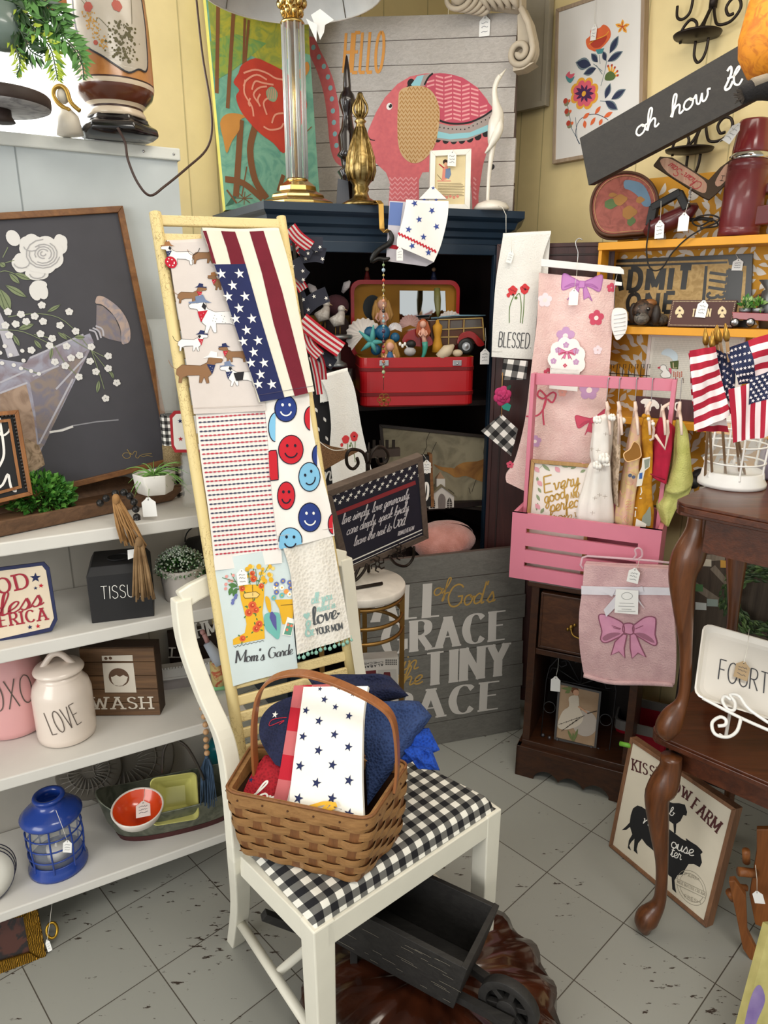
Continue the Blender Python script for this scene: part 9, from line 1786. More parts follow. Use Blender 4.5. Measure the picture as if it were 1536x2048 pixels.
b=MB();b.tube([at(878,716,YC-.03),at(895,700,YC-.03),at(908,690,YC-.03)],[.016,.02,.004],mat('whelk_cream','#c9b79c',.5,amt=.2),12);b.ball(at(915,706,YC-.03),(.018,.012,.012),mat('whelk_cream'),10);tag(b.build('whelk_shell'),'ridged cream whelk shell at the front right of the suitcase','seashell')
b=MB();s=plane(at(744,682,YC-.045),95);cs0=s.uv(744,684);k=mpx(s.O);TS=mat('starfish_teal','#4d9c9a',.6,amt=.2)
for i,(ex,ey)in enumerate(((718,662),(747,650),(768,684),(722,702),(752,706))):e=s.uv(ex,ey);b.tube([s(*cs0,.004),s((cs0[0]+e[0])/2,(cs0[1]+e[1])/2,.004),s(*e,0)],[6*k,4.5*k,1.2*k],TS,8,flat=1)
tag(b.build('starfish'),'teal green starfish at the left front of the suitcase','starfish')
b=MB();BLm=mat('figure_blue','#155a80',.4,amt=.3)
for x,y,r_ in((740,668,15),(765,665,16),(790,675,10),(752,700,11)):b.ball(at(x,y,YC-.01),(r_*k,r_*k*.7,r_*k),BLm,10)
tag(b.build('blue_fabric_bundle'),'bundle of blue cloth behind the teal starfish','cloth')
t=thing('black_white_bird','small black and white bird figurine at the suitcase front','figurine',at(822,712,YC-.03));b=MB();k=mpx(at(820,690,YC));b.ball(at(822,688,YC-.03),(10*k,8*k,8*k),BLACK,12);b.ball(at(820,703,YC-.03),(12*k,9*k,9*k),mat('bird_grey','#a9a5a5',.5),10);[b.ball(at(800+i*5,688+(i%2)*4,YC-.03),(3*k,3*k,4*k),WHITE,6)for i in range(5)];b.build('body',t)
t=thing('toy_woody_wagon','model woody station wagon with red fenders, surfboards on its roof and a price tag','toy car',at(900,715,YC));s=plane(at(850,700,YC+.01),84);WY=mat('woody_maple','#a88a4c',.5);WDk=mat('woody_panel','#4e2c1a',.5);CRd=mat('car_red','#8d1416',.25,coat=.6);GLk=mat('car_window','#5a5450',.2,coat=.3)
Pc=lambda*p:s.Z(640,480,4.267,p);b=MB();b.slab(s,Pc((940,690),(1390,660),(1400,880),(1100,900),(950,880)),-.06,0,WDk)
for q in([(1000,690),(1090,690),(1085,760),(1000,760)],[(1115,690),(1215,685),(1210,755),(1110,755)],[(1240,682),(1370,678),(1380,745),(1235,750)]):b.paint(s,Pc(*q),GLk,1)
for a,e in(((1000,680),(1385,665)),((1000,765),(1395,745)),((1100,680),(1095,890)),((1228,680),(1222,850)),((1385,665),(1400,860)),((1000,830),(1200,825)),((1000,680),(1000,860))):pa,pe=Pc(a,e);b.bar(s(*pa,.002),s(*pe,.002),.0035,.004,WY,up=tuple(s.N))
b.build('body',t)
b=MB();b.slab(s,cat_rom(Pc((1165,880),(1180,820),(1220,785),(1290,780),(1350,830),(1395,890),(1340,905),(1290,840),(1230,835),(1200,900)),3,True),-.01,.016,CRd);b.build('fender',t,bevel=.002);b=MB();b.slab(s,cat_rom(Pc((700,870),(720,810),(780,765),(860,760),(920,800),(960,880),(900,910),(780,900)),3,True),-.05,.012,CRd);b.build('fender',t,bevel=.002)
Mw=Matrix((s.U,s.W,s.N)).transposed();k=s.mpx(930,690)/4.267
for x,y in((1235,905),):b=MB();b.lathe([(0,-.006),(66*k,-.006),(68*k,.004),(50*k,.008),(34*k,.006),(14*k,.008),(0,.009)],BLACK,s(*Pc((x,y))[0],.016),24,Mw,mats=[BLACK]*4+[STEEL]*2);b.build('wheel',t)
b=MB()
for i,(x0,y0,x1,y1)in enumerate(((950,680,1330,655),(960,668,1430,645))):p0,p1=Pc((x0,y0),(x1,y1));b.tube([s(*p0,-.01-.02*i),s((p0[0]+p1[0])/2,(p0[1]+p1[1])/2+.002,-.01-.02*i),s(*p1,-.01-.02*i)],[.002,.005,.002],BLACK if i==0 else mat('board_blue','#6f93a8',.4),8)
b.build('surfboard',t);price_tag(t,s.off(.02),s.uv(967,655),s.uv(966,712),18*k*4.267,30*k*4.267)
for x,hx,lab in((737,'#6d1c1c','tiny red figure ornament standing on the left top of the suitcase lid'),(872,'#1d2440','tiny dark blue dotted figure ornament on the right top of the suitcase lid')):
 p=LD(LD.uv(x,560)[0],ly1+.0006,-.04);b=MB();b.lathe([(0,0),(.012,0),(.012,.004),(.010,.006),(.009,.012),(.006,.024),(.005,.028),(0,.030)],mat('ornament_'+hx[1:],hx,.4),p,14);b.ball(p+V((0,0,.036)),.0075,mat('ornament_head','#8a6a50',.5),10);tag(b.build('tiny_ornament'),lab,'ornament')
t=thing('plush_bunny','dark plush bunny with long white ears at the back left of the armoire shelf','plush toy',at(672,640,2.52));b=MB();b.ball(at(672,612,2.52),(.045,.04,.038),mat('plush_plum','#45242b',.95,kind='fuzzy'),14);b.ball(at(672,660,2.52),(.05,.045,.055),mat('plush_dark','#2a1d1c',.95,kind='fuzzy'),14);b.build('body',t);b=MB()
for p0,p1,p2 in(((640,595),(625,578),(616,568)),((685,585),(693,570),(700,562))):b.tube([at(*p0,2.5),at(*p1,2.49),at(*p2,2.49)],[.006,.014,.004],mat('ear_white','#b5aeb0',.95,kind='fuzzy'),10,flat=.6)
b.build('ears',t)
b=MB();b.lathe([(0,0),(.05,0),(.052,.006),(.05,.012),(0,.012)],mat('pewter'),at(674,677,2.40),24);b.lathe([(.035,-.09),(.03,-.08),(.012,-.07),(.01,0)],mat('pewter'),at(674,677,2.40),16);tag(b.build('silver_stand'),'small polished silver pedestal stand under the white birds','stand')
for x,y,Y,lab in((675,640,2.40,'white speckled bird figurine facing right on wire legs'),(645,630,2.44,'white winged bird figurine with striped collar beside the speckled bird')):
 t=thing('bird_figurine',lab,'figurine',at(x,y+38,Y));k=mpx(at(x,y,Y));WBd=mat('bird_white','#b9b2ab',.6,kind='blotch',col2='#a39a92',scale=6);b=MB();b.tube([at(x-16,y-2,Y),at(x-6,y+2,Y),at(x+4,y,Y),at(x+8,y-14,Y),at(x+8,y-22,Y)],[2*k,12*k,13*k,7*k,5*k],WBd,12);b.ball(at(x+8,y-22,Y),7.5*k,WBd,12);b.build('body',t)
 b=MB();b.tube([at(x+14,y-22,Y),at(x+20,y-19,Y)],[2*k,.3*k],mat('beak_tan','#a08860',.5),6);b.ball(at(x+11,y-24,Y-.009),1.2*k,BLACK,6);b.build('beak',t)
 b=MB();[b.tube([at(x+d,y+10,Y),at(x+d,y+37,Y)],.9*k,BRASSD,5)for d in(-4,5)];b.build('legs',t)
t=thing('ribbon_garland','garland of striped and starred flag ribbons knotted beside the ladder','garland',at(615,740,1.82));RSt=mat('ribbon_white','#ddd2d0',.8,kind='fabric');RNv=mat('ribbon_charcoal','#2a2c3a',.8,kind='fabric')
def rib(pl_,w,kind,Y,i):
 s=folds(plane(at(*pl_[0],Y),85+(i*13)%24),.005,40,i,25);C=cat_rom(s.P(pl_),4);b=MB();n=len(C)-1;k=s.mpx(*pl_[0])*w/2
 def f(u,v):j=min(int(v*n),n-1);q=v*n-j;p=V(C[j])*(1-q)+V(C[j+1])*q;d=(V(C[j+1])-V(C[j])).normalized();return V((p.x-d.y*k*(2*u-1),p.y+d.x*k*(2*u-1)))
 if kind:
  for j in range(7):b.grid(lambda u,v:s(*f((j+u)/7,v),0),2,n*2,REDP if j%2==0 else RSt)
 else:
  b.grid(lambda u,v:s(*f(u,v)),8,n*2,RNv)
  for j in range(max(3,n//3)):q=f(.28+.44*(j%2),(j+.6)/max(3,n//3)if(j+.6)/max(3,n//3)<1 else.9);b.star(s,(q.x,q.y),k*.3,WHT,1,j)
 b.build('striped_ribbon' if kind else 'star_ribbon',t)
for i,(pl_,w,kd)in enumerate((([(580,455),(596,475),(622,495)],26,1),([(608,512),(622,490),(645,488)],26,0),([(600,512),(630,508),(650,512)],30,0),([(590,500),(600,490),(612,478)],28,1),([(586,520),(600,545),(612,556)],28,0),([(588,558),(600,570),(606,580)],22,1),([(592,580),(600,600),(610,625)],30,0),([(606,622),(630,600),(654,588)],28,0),([(604,640),(640,670),(682,700)],32,1),([(608,655),(620,690),(640,712)],22,1),([(612,690),(640,710),(668,730)],24,0),([(612,690),(634,720),(640,760)],26,1),([(618,715),(626,750),(632,790)],26,1))):rib(pl_,w,kd,1.80+.008*(i%4),i)
b=MB();b.tube([at(582,450,1.82),at(596,560,1.82),at(612,680,1.81),at(630,790,1.80)],.004,mat('twine_dark','#2b2522',.9),6);b.build('cord',t)
b=MB();c=at(668,760,2.39);b.box((c.x,2.39,1.268),(.12,.13,.12),mat('box_charcoal','#2b2828',.6));tag(b.build('display_box',bevel=.002),'black box on the armoire shelf under the white poppy towel','box')
s=folds(plane(at(650,750,2.25),80),.006,55,1,4);t=thing('poppy_hand_towel','white draped hand towel embroidered with red poppies hanging in front of the armoire','towel',s(.05,-.3,0));b=MB();cloth(b,s,[(640,756),(655,790),(662,850),(660,900),(666,975)],[(696,742),(710,780),(724,860),(738,920),(752,975)],TW,thick=.008,back=.08);k=s.mpx(690,880);TP=lambda*p:s.Z(620,740,5.289,p)
for c0,rx,ry in(((378,735),7.5,8.5),((468,705),7.5,10),((335,790),3,4)):p0=TP(c0)[0];b.paint(s,[(p0[0]+rx*k*(1+.1*math.sin(5*a))*math.cos(a),p0[1]+ry*k*math.sin(a))for a in[2*math.pi*i/20 for i in range(20)]],pop,3)
for st in([(400,780),(395,950)],[(425,800),(440,770),(470,900),(480,980)],[(480,755),(478,850)]):b.stroke(s,cat_rom(TP(*st),3),1.3*k,stg,2)
b.disc(s,TP((470,705))[0],1.8*k,BLK,4,8);b.disc(s,TP((425,805))[0],2.2*k,stg,4,8);b.build('cloth',t)
s=plane(at(640,780,2.29),80);b=MB();b.slab(s,s.P([(616,772),(668,766),(672,960),(640,985),(622,900)]),-.01,0,mat('black_linen','#242326',.9,kind='fabric'));k=s.mpx(640,850)
for i in range(9):x,y=628+(i*17%30),782+i*19;P_=s.P([(x-2,y-5),(x+3,y+5)]);leaf(b,s,P_[0],P_[1],5*k,WHT,2)
b.text(s,'n',*s.P([(648,962),(662,960)]),40*k,WHT,'script',w=.08);tag(b.build('leaf_print_towel'),'black hanging towel with small white leaf marks behind the white poppy towel','towel')
s=plane(at(640,900,1.78),78);b=MB();b.slab(s,s.P([(640,884),(662,892),(716,903),(680,922),(645,942)]),0,.002,mat('burlap_tan','#7c5a3c',.9,kind='weave',col2='#5e4229'));b.stroke(s.off(.002),cat_rom(s.P([(638,882),(652,893),(668,900),(690,899)]),4),.0018,STRING,1);tag(b.build('burlap_pennant'),'brown burlap pennant with white string beside the ladder','pennant')
s=folds(plane(at(800,400,2.27),88,0),.004,50,0,5);b=MB();t=thing('star_tea_towel','white tea towel with blue stars and a red rickrack line draped over the cornice','towel',s(.05,-.15,0));DT=mat('tea_white','#eceae6',.95,kind='fabric',amt=.03)
cloth(b,s,[(812,405),(805,440),(795,475),(794,492)],[(897,408),(894,440),(882,490),(868,524)],DT,thick=.006,back=.03);k=s.mpx(840,450);BLs=mat('blue_star','#34488f',.8,kind='flat')
for x,y in((829,407),(864,421),(838,439),(873,453),(847,474),(817,459),(824,492),(857,505)):b.star(s,s.uv(x,y),7*k,BLs,2,x)
b.stroke(s,s.P([(797+i*3,467+i*1.45+(2 if i%2 else-2))for i in range(26)]),4*k,REDP,2);b.build('cloth',t);price_tag(t,Surf(s.O,s.U,s.W).off(.006),None,s.uv(799,508),13*k,26*k)
s=plane(at(790,400,2.30),88);b=MB();b.slab(s,s.P([(779,402),(812,404),(808,470),(868,524),(852,533),(772,522)]),0,.004,mat('tea_grey','#c9c4cc',.95,kind='fabric'));b.paint(s.off(.004),s.P([(780,404),(806,406),(800,452),(776,450)]),mat('tea_blue_block','#6378ae',.9,kind='flat'),1);b.paint(s.off(.004),s.P([(775,488),(800,492),(800,500),(773,496)]),REDP,1);tag(b.build('tea_towel'),'pale towel with blue block behind the star tea towel','towel')
b=MB();s=plane(at(860,400,2.40),88,30);b.slab(s,[(x,max(y,.001))for x,y in s.P([(838,405),(864,372),(893,402),(893,412),(838,412)])],0,.004,DT);k=s.mpx(860,390);
for x,y in((866,378),(848,402),(872,402)):b.star(s.off(.004),s.uv(x,y),4.5*k,BLs,1)
tag(b.build('folded_towel_corner'),'folded white star printed towel corner standing up in front of the storybook print','towel')
# --- lower armoire: sistine-like generic picture stand-in, church, pillow
s=plane(at(772,1000,2.53),84,4);t,b,f=framed('cracked_plaster_picture','dark framed cracked beige picture with tan shapes leaning inside the armoire','picture',s,s.P([(758,848),(988,872),(984,1024),(772,1000)]),.012,mat('dark_brown_frame','#2c211a',.5),mat('plaster_art','#938a72',.8,kind='marble',col2='#7d7560',scale=1.5),.02)
Pa=lambda*p:f.Z(720,840,3.4,p);crk=mat('crack_line','#3a332a',.8,kind='flat')
for st in([(475,80),(450,140),(455,180),(430,230)],[(520,150),(500,190),(480,240)],[(850,150),(840,220),(850,300),(800,380),(780,430),(760,490)],[(740,460),(750,500)],[(600,470),(640,500)]):b.stroke(f,Pa(*st),.0022,crk,2)
b.paint(f,cat_rom(Pa((640,330),(700,290),(800,280),(890,260),(888,420),(800,410),(720,380),(650,390)),3,True),mat('art_tan','#a8773c',.7,kind='marble',col2='#7d5228'),3);b.paint(f,cat_rom(Pa((500,300),(560,320),(640,330),(650,390),(600,360),(540,335)),3,True),mat('art_tan'),3);b.paint(f,Pa((845,430),(885,440),(880,600),(850,590)),mat('art_rust','#7a4428',.7,kind='flat'),3);b.build('art',t)
s=plane(hit(AF.off(-.025),882,1018),76);s.O.z=.831;b=MB();PC2=lambda*p:s.Z(720,840,3.4,p);q=PC2((470,600),(638,603),(640,515),(555,455),(470,520));q=[(x,max(y,0))for x,y in q];q[0]=(q[0][0],0);q[1]=(q[1][0],0);t=thing('wooden_church','small white wooden church with a grey door and arched windows','decoration',s(0,0,0));CHw=mat('church_white','#c9c4bd',.7);CG=mat('church_grey','#7d7470',.7,kind='wood',col2='#6b6360');RF=mat('church_roof','#6f6650',.7)
b.slab(s,q,-.04,0,CHw);fs=s;b.paint(fs,cat_rom(PC2((532,603),(530,540),(540,510),(555,500),(572,512),(582,540),(580,603)),2),CG,2)
for cx0 in(493,608):b.paint(fs,cat_rom(PC2((cx0-16,600),(cx0-18,560),(cx0,525),(cx0+18,560),(cx0+16,600)),2),mat('church_window','#3b3632',.7,kind='flat'),2);[b.stroke(fs,PC2((cx0-16,560+j*14),(cx0+16,560+j*14)),.0012,CHw,3)for j in range(3)];b.stroke(fs,PC2((cx0,528),(cx0,600)),.0012,CHw,3)
b.build('house',t);b=MB();
for a,e in(((555,452),(456,530)),((555,452),(655,530))):pa,pe=PC2(a,e);b.hexa([s(*pa,-.045),s(*pe,-.045),s(*pe,.005),s(*pa,.005)]+[p+V((0,0,.007))for p in(s(*pa,-.045),s(*pe,-.045),s(*pe,.005),s(*pa,.005))],RF)
b.build('roof',t);b=MB();st_=PC2((527,480),(586,480),(584,404),(527,404));b.slab(s,st_,-.03,-.01,CHw);ap_=s(*PC2((556,360))[0],-.02);b.add([s(*st_[3],-.01),s(*st_[2],-.01),s(*st_[2],-.03),s(*st_[3],-.03),ap_],[(0,1,4),(1,2,4),(2,3,4),(3,0,4)],mat('steeple_tan','#8c6f55',.7));b.build('steeple',t)
b=MB();s=plane(at(848,1010,2.44),80);b.slab(s,s.P([(842,912),(858,912),(862,1012),(846,1014)]),-.03,0,BLACK);b.slab(s,s.P([(858,908),(864,908),(868,1013),(862,1014)]),-.03,.003,OAK);b.text(s,'D',*s.P([(848,1000),(855,1000)]),34*s.mpx(850,980),WHT,'sans');o=tag(b.build('letter_board'),'narrow black lettered board in oak frame beside the little church','sign');price_tag(o,s.off(.004),s.uv(845,908),s.uv(852,932),17*s.mpx(850,930),26*s.mpx(850,930))
b=MB();s=plane(at(770,900,2.38),80);[b.bar(s(*s.uv(748+i*13,900)),s(*s.uv(748+i*13,880)),.006,.01,IRON)for i in range(4)];b.slab(s,s.P([(742,900),(800,896),(800,912),(742,916)]),-.02,.004,mat('dark_bench','#3a2e27',.7));tag(b.build('letter_block_sign'),'dark cut-out word block in shadow left of the cracked picture','sign')
b=MB();PFm=mat('pink_faux_fur','#c48a80',.95,kind='fuzzy',col2='#b07468',bump=1,sheen=.5);c=at(885,1080,2.42)
b.grid(lambda u,v:c+V((.01*math.sin(9*v+14*u),0,.008*math.sin(11*u+5*v)))*math.sin(math.pi*v)+V((.12*math.copysign(abs(math.cos(2*math.pi*u))**.8,math.cos(2*math.pi*u))*math.sin(math.pi*v),.09*math.sin(2*math.pi*u)*math.sin(math.pi*v),.065*math.cos(math.pi*v)+.012*math.sin(7*u)*math.sin(math.pi*v))),30,18,PFm);tag(b.build('fur_pillow'),'pink faux fur pillow on the lower armoire shelf','pillow')
# --- GRACE plank sign on the floor
s=plane(atz(1036,1460,0),73.4,4);x0=s.uv(700,1515)[0];tR=s.uv(1050,1092);t=thing('grace_plank_sign','large grey plank sign lettered ALL of Gods GRACE in the TINY SPACE','sign',s(x0/2,0,0));b=MB();PG=mat('grey_plank','#7a7872',.7,kind='wood',col2='#6c6a65',axis='x');Ht=s.uv(1020,1095)[1];xt=s.uv(1053,1096)[0];xr=lambda y:.004+(xt-.004)*y/Ht;b.slab(s,[(x0,0),(xr(0),0),(xr(Ht),Ht),(x0,Ht)],-.02,-.003,mat('plank_gap'))
for i in range(8):y0,y1=Ht*i/8+.0015,Ht*(i+1)/8-.0012;e=(.004,0,.006,.002,-.003,.004,0,.002)[i];b.slab(s,[(x0,y0),(xr(y0)+e,y0),(xr(y1)+e,y1),(x0,y1)],-.014,0,PG)
Pg=lambda*p:s.Z(680,1080,4.042,p);k=(s.uv(950,1250)[1]-s.uv(950,1350)[1])/404.2;LWh=mat('sign_white','#cdc8c2',.8,kind='worn',col2='#8a857e',scale=5);LGd=mat('sign_gold','#b3904c',.7,kind='flat')
b.text(s,'ALL',*Pg((285,655),(800,612)),245*k,LWh,'fat');b.text(s,'GRACE',*Pg((365,925),(1330,800)),228*k,LWh,'fat');b.text(s,'TINY',*Pg((700,1172),(1335,1085)),250*k,LWh,'fat');b.text(s,'SPACE',*Pg((180,1508),(1275,1360)),228*k,LWh,'fat')
b.text(s,'of',*Pg((750,450),(860,435)),120*k,LGd,'script',w=.09);b.text(s,"God's",*Pg((860,545),(1235,495)),165*k,LGd,'script',w=.08);b.text(s,'in',*Pg((490,1050),(610,1040)),150*k,LGd,'script',w=.08);b.text(s,'the',*Pg((440,1185),(645,1160)),150*k,LGd,'script',w=.08);b.build('planks',t)
# --- round stool, iron easel, stars and quote sign
c=atz(722,1165,.79);k=mpx(c);GDm=mat('stool_gold','#8d6a38',.4,.8);rS=.125;t=thing('round_stool','small round side stool with a white top and gold metal ring frame','stool',V((c.x,c.y,0)))
b=MB();b.lathe([(0,.766),(rS*.98,.766),(rS,.77),(rS,.786),(rS*.98,.79),(0,.79)],mat('marble_top','#ddd6cd',.35,kind='marble',col2='#cfc8bf'),V((c.x,c.y,0)),40);b.build('top',t);b=MB()
for z in(.755,.70,.655,.12):b.tube([V((c.x+rS*.93*math.cos(a),c.y+rS*.93*math.sin(a),z))for a in[2*math.pi*i/40 for i in range(40)]],.0055,GDm,6,True);b.build('ring',t);b=MB()
for a in(-.05,1.52,3.1,4.66):b=MB();p=V((c.x+rS*.93*math.cos(a),c.y+rS*.93*math.sin(a),0));b.bar(p,p+V((0,0,.766)),.014,.010,GDm,up=(0,1,0));b.build('leg',t)
us=quadsurf((655,975),(845,912),(858,1075),(690,1148),1.80);q=us.P([(648,985),(846,911),(858,1077),(692,1150)])
t,b,f=framed('quote_sign','grey framed navy sign with white stars and a handwritten quote, on an iron easel','sign',us,q,.02,mat('weathered_frame','#6b5c52',.7,kind='wood',col2='#574a42',axis='x'),mat('quote_navy','#1b1b2c',.7,amt=.1),.022,.003);Pu=lambda*p:f.Z(620,800,4.042,p);k=f.mpx(760,1030)/4.042
for r_ in range(3):
 for i in range(13):x=165+i*64+(r_%2)*30;y=772+r_*38-i*22;b.star(f,Pu((x+r_*6,y))[0],15*k,WHT,2,.2)
b.paint(f,Pu((175,915),(850,650),(856,682),(182,948)),mat('quote_stripe','#8a2a30',.8,kind='flat'),1)
for w_,o_ in((9,0),(5,34)):b.stroke(f,Pu((280,1325+o_),(905,1048+o_*.8)),w_*k,WHT,1)
QW=mat('quote_ink','#cfcad0',.8,kind='flat');b.text(f,'live simply, love generously,',*Pu((255,1005),(800,790)),64*k,QW,'script',w=.08);b.text(f,'care deeply, speak kindly,',*Pu((292,1092),(795,890)),64*k,QW,'script',w=.08);b.text(f,'leave the rest to',*Pu((352,1180),(650,1055)),64*k,QW,'script',w=.08);b.text(f,'God.',*Pu((665,1040),(765,1005)),105*k,QW,'script',w=.07);b.text(f,'Ronald Reagan',*Pu((708,1098),(835,1048)),30*k,QW,'sans',w=.12);b.build('panel',t)
t=thing('iron_easel','dark scrolled iron easel holding the stars and quote sign','easel',V((c.x,c.y,.791)));b=MB();e_=us.off(-.03);E=lambda*p:[e_(*e_.uv(x,y))for x,y in p];E2=us.off(.012);Ef=lambda*p:[E2(*E2.uv(x,y))for x,y in p]
b.tube(E((737,1100),(736,940),(735,905)),.006,IRON,8)
for sgn,pp in((1,[(735,930),(728,908),(716,900),(700,900),(693,912),(695,930),(706,938),(716,928),(714,916)]),(1,[(738,925),(744,905),(756,893),(770,898),(776,912),(770,926),(758,928),(754,915)])):b.tube(E(*cat_rom(pp,4)),.0042,IRON,8)
b.tube([e_(*e_.uv(736,925)),e_(*e_.uv(738,885))],[.008,.001],IRON,6)
for pp in([(692,1166),(712,1160),(728,1142),(734,1128)],[(778,1112),(792,1128),(812,1132),(826,1116),(828,1094)]):b.tube(Ef(*cat_rom(pp,4)),.0042,IRON,8)
for cx0,cy0 in((755,1128),(798,1104)):
 for a in range(6):ang=a*math.pi/3+.4;b.tube(Ef(*[(cx0+9*math.cos(ang)+6*math.cos(ang+q),cy0+10*math.sin(ang)+6*math.sin(ang+q))for q in(0,1.2,2.4,3.6,4.6)]),.0022,IRON,5)
b.tube([e_(*e_.uv(737,1090)),V((c.x-.03,c.y-.06,.795))],.005,IRON,8);b.tube([e_(*e_.uv(737,1000)),V((c.x+.02,c.y+.07,.795))],.005,IRON,8);b.tube([V((c.x-.08,c.y-.04,.796)),V((c.x-.03,c.y-.06,.795)),V((c.x+.06,c.y-.02,.796))],.005,IRON,8);b.build('scrollwork',t)
b=MB();s=plane(V((c.x,c.y-.03,.126)),82);y1=s.uv(745,1318)[1];xa,xb=s.uv(700,1340)[0],s.uv(797,1340)[0];b.slab(s,[(xa,0),(xb,0),(xb,y1),(xa,y1)],-.04,0,mat('box_card_white','#b9b3ac',.6));k=s.mpx(750,1340)
b.text(s,'ALABAMA',*s.P([(766,1327),(718,1333)]),5*k,BLK,'bold',w=.2);b.text(s,'CHECKERS',*s.P([(766,1322),(712,1327)]),4*k,BLK,'sans',w=.16);b.paint(s,s.P([(709,1344),(752,1340),(754,1400),(711,1404)]),mat('crimson_print','#54141a',.7,kind='flat'),1);b.paint(s,s.P([(756,1340),(793,1338),(795,1396),(757,1400)]),mat('box_grey','#a5a09a',.7,kind='flat'),1);b.paint(s,s.P([(768,1344),(780,1344),(782,1358),(790,1366),(762,1368),(765,1356)]),mat('crimson_print'),2)
for i in range(6):[b.paint(s,s.P([(771+i*4,1319+j*4),(773.5+i*4,1319+j*4),(773.5+i*4,1321.5+j*4),(771+i*4,1321.5+j*4)]),BLK,1)for j in range(3)]
tag(b.build('checkers_box'),'upside down boxed Alabama Checkers game on the lower ring of the round stool','game box')
# --- top of the grey panel: vase lamp, fern, cake stand, statue, cord
zt=1.9;c=at(236,262,1.80);c.z=zt;k=mpx(at(236,200,1.80));t=thing('vase_lamp','tan and brown ceramic vase lamp with painted flowers on a black wooden base','lamp',c);Mv=Matrix.Rotation(R(12),3,'Z')
b=MB();BKg=mat('black_lacquer','#141012',.2,coat=.5);b.lathe([(0,0),(66*k,0),(80*k,10*k),(78*k,22*k),(62*k,30*k),(60*k,40*k),(0,40*k)],BKg,c,6,Mv);b.build('base',t,bevel=.004)
b=MB();CRm,TNm,BNm,LNm=mat('vase_cream','#cdbca6',.3,coat=.5,amt=.1),mat('vase_tan','#b27a45',.3,kind='marble',col2='#99602f',coat=.5),mat('vase_brown','#5d2f1c',.25,coat=.6,amt=.2),mat('vase_dark_line','#3a221c',.3)
b.lathe([(56*k,38*k),(57*k,44*k),(52*k,52*k),(52*k,56*k),(58*k,62*k),(72*k,76*k),(76*k,88*k),(77*k,96*k),(77*k,99*k),(77*k,105*k),(77*k,150*k),(76*k,200*k),(73*k,250*k),(66*k,290*k),(52*k,320*k),(0,322*k)],CRm,c,40,None,mats=[CRm,CRm,LNm,CRm,BNm,BNm,CRm,LNm,TNm,TNm,TNm,TNm,TNm,TNm,TNm])
class VS:
 disp=True
 def __call__(s_,u,v,h=0):a=-math.pi/2+.14+u/(77*k);r_=77*k+h+.0005-max(0,v-150*k)*.02-max(0,v-200*k)*.05;return V((c.x+r_*math.cos(a),c.y+r_*math.sin(a),c.z+v))
vs_=VS();ol=cat_rom([(-38,280),(-52,240),(-50,180),(-34,148),(0,128),(20,116),(44,106),(66,116),(86,118),(95,150),(95,260),(60,290),(0,295)],4,True);PN2=mat('vase_panel','#b3aa9d',.35,kind='plain',coat=.4)
b.paint(vs_,[(x*k,y*k)for x,y in ol],PN2,1);b.stroke(vs_,[(x*k,y*k)for x,y in ol],3*k,mat('vase_navy','#22222c',.3),3,closed=True);r_=random.Random(3);vg,vgo,vr=mat('vase_moss','#57502a',.5,amt=.3),mat('vase_gold','#b98a3e',.4,.4),mat('vase_rose','#a84e40',.5)
for i in range(150):a=r_.random();x,y=30+26*r_.gauss(0,.5)+16*a,124+66*a;b.disc(vs_,(min(88,x)*k,y*k),r_.uniform(1,3.2)*k,vg,2+i%3*.3,6)
for i in range(110):a=r_.random();b.disc(vs_,((-8-24*a+16*r_.gauss(0,.4))*k+12*k,(140+62*a)*k),r_.uniform(.8,2)*k,vgo,2+i%3*.3,6)
for x,y,r0 in((-18,208,8),(34,214,9),(-10,150,4)):[b.disc(vs_,((x+r0*.5*math.cos(j))*k,(y+r0*.5*math.sin(j))*k),r0*.6*k,vr,3.2,8)for j in range(6)]
for st in([(-20,215),(-34,250),(-28,262)],[(30,220),(10,265),(14,288)],[(36,222),(50,270),(44,288)],[(-14,200),(-40,230),(-46,225)],[(20,170),(0,190),(-6,184)],[(60,190),(66,250),(58,280)]):b.stroke(vs_,[(x*k,y*k)for x,y in cat_rom(st,4)],.9*k,vg,3)
b.build('vase_body',t)
b=MB();b.tube(cat_rom([c+V((.03,-.09,.008)),at(250,285,1.72),at(256,320,1.72),at(275,365,1.72),at(300,391,1.73),at(330,372,1.76),at(375,335,1.85),at(412,300,1.95),at(424,260,2.0),at(420,200,2.05),at(405,110,2.1),at(393,0,2.15),at(388,-60,2.18)],5),.0028,mat('brown_cord','#3a2620',.5),8);b.build('power_cord',t)
t=thing('cake_stand','dark rimmed round wooden riser seen from below at the left of the panel top','stand',V((at(10,250,1.6).x,1.6,zt)));c2=V((at(0,250,1.62).x,1.62,zt));k=mpx(at(0,225,1.62));b=MB();b.lathe([(0,22*k),(88*k,22*k),(98*k,26*k),(100*k,32*k),(100*k,46*k),(96*k,50*k),(0,50*k)],mat('weathered_white','#a9a8ab',.6,kind='marble',col2='#7d7c80',scale=3),c2,48,mats=[mat('weathered_white')]*2+[mat('riser_brown','#3a2d2a',.6)]*4);b.build('plate',t);b=MB();b.lathe([(0,0),(30*k,0),(24*k,10*k),(24*k,22*k)],mat('riser_brown'),c2,20);b.build('foot',t)
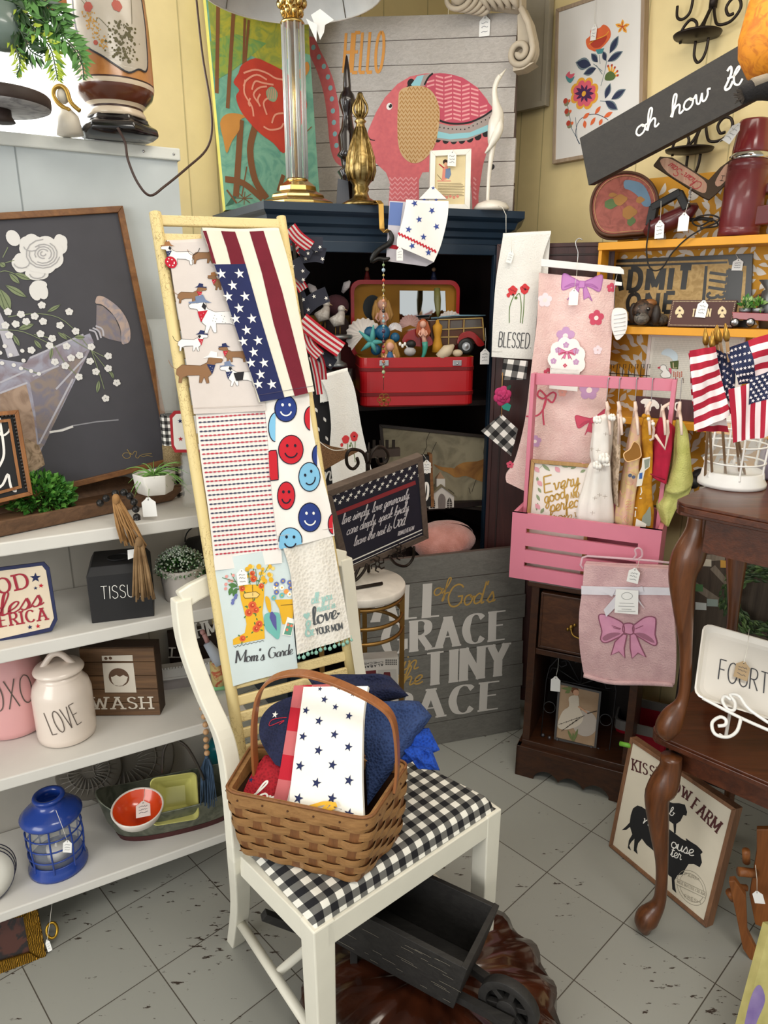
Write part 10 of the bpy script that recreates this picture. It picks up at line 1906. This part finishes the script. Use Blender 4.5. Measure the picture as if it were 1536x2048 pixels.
t=thing('saint_statue','pale gilded veiled head statue beside the vase lamp','statue',V((at(135,260,1.74).x,1.74,zt)));b=MB();k=mpx(at(130,200,1.74));IVs=mat('statue_ivory','#d8cfc0',.4);GLd=mat('statue_gold','#a8863e',.35,.7);b.tube([V((at(140,262,1.74).x,1.74,zt)),at(135,235,1.74),at(130,215,1.74)],[26*k,22*k,8*k],IVs,14);b.ball(at(126,192,1.74),(12*k,12*k,15*k),IVs,14);b.build('bust',t);b=MB();b.tube([at(x,y,1.73)for x,y in cat_rom([(140,222),(118,208),(107,190),(110,176),(122,172),(134,182),(142,205),(160,222)],4)],4.5*k,GLd,8);b.build('veil',t)
t=thing('fern_plant','glossy green and yellow trailing artificial fern hanging into the top left corner','plant',at(40,20,1.5));b=MB();r_=random.Random(11);f1,f2,f3=mat('fern_dark','#2d4a26',.35,amt=.3,coat=.3),mat('fern_mid','#5f8f4a',.4,amt=.2),mat('fern_yellow','#b4c846',.4,amt=.2)
def frond(pts,w,m_):
 C=cat_rom(pts,6);n=len(C)
 for i in range(1,n-1):
  p=at(*C[i],1.50);q=at(*C[i+1],1.50);d=(q-p).normalized();sd=V((d.z,0,-d.x));l=w*math.sin(math.pi*(.15+.8*i/n))
  for s_ in(-1,1):e=p+(sd*s_*.8+d*.75)*l+V((0,r_.uniform(-.015,.01),0));x=d*l*.24;b.add([p,(p+e)/2+x+V((0,-.004,0)),e,(p+e)/2-x,(p+e)/2],[(0,1,4),(4,1,2),(0,4,3),(4,2,3)],m_ if r_.random()<.75 else f2)
 b.tube([at(*p,1.50)for p in C],.0015,f1,5)
for pts,w,m_ in(([(40,-20),(90,30),(125,70),(160,110),(168,160)],.035,f2),([(50,-20),(110,20),(130,50)],.035,f1),([(30,10),(70,60),(100,95),(112,140),(115,160)],.028,f3),([(0,20),(40,60),(60,100),(85,115)],.035,f1),([(0,60),(30,90),(40,130),(33,150)],.02,f3),([(-10,-10),(20,10),(50,20),(75,70)],.04,f1),([(60,-20),(90,60),(140,90),(165,130)],.03,f2),([(-10,0),(30,-10),(80,0),(110,30)],.04,f1),([(-10,40),(30,50),(50,80)],.035,f1)):frond(pts,w,m_)
b.build('fronds',t);b=MB();b.lathe([(0,-.02),(.03,-.018),(.045,0),(.05,.05),(.045,.05),(.04,.01),(0,.0)],mat('pot_grey_green','#6a7a72',.3,coat=.5),at(5,80,1.52),24);b.build('pot',t)
b=MB();b.tube([at(70,6,1.66),at(100,0,1.66),at(130,8,1.66)],[.01,.022,.01],mat('terracotta','#a8683c',.6),12);tag(b.build('terracotta_piece'),'small terracotta coloured piece behind the fern at the top left','decoration')
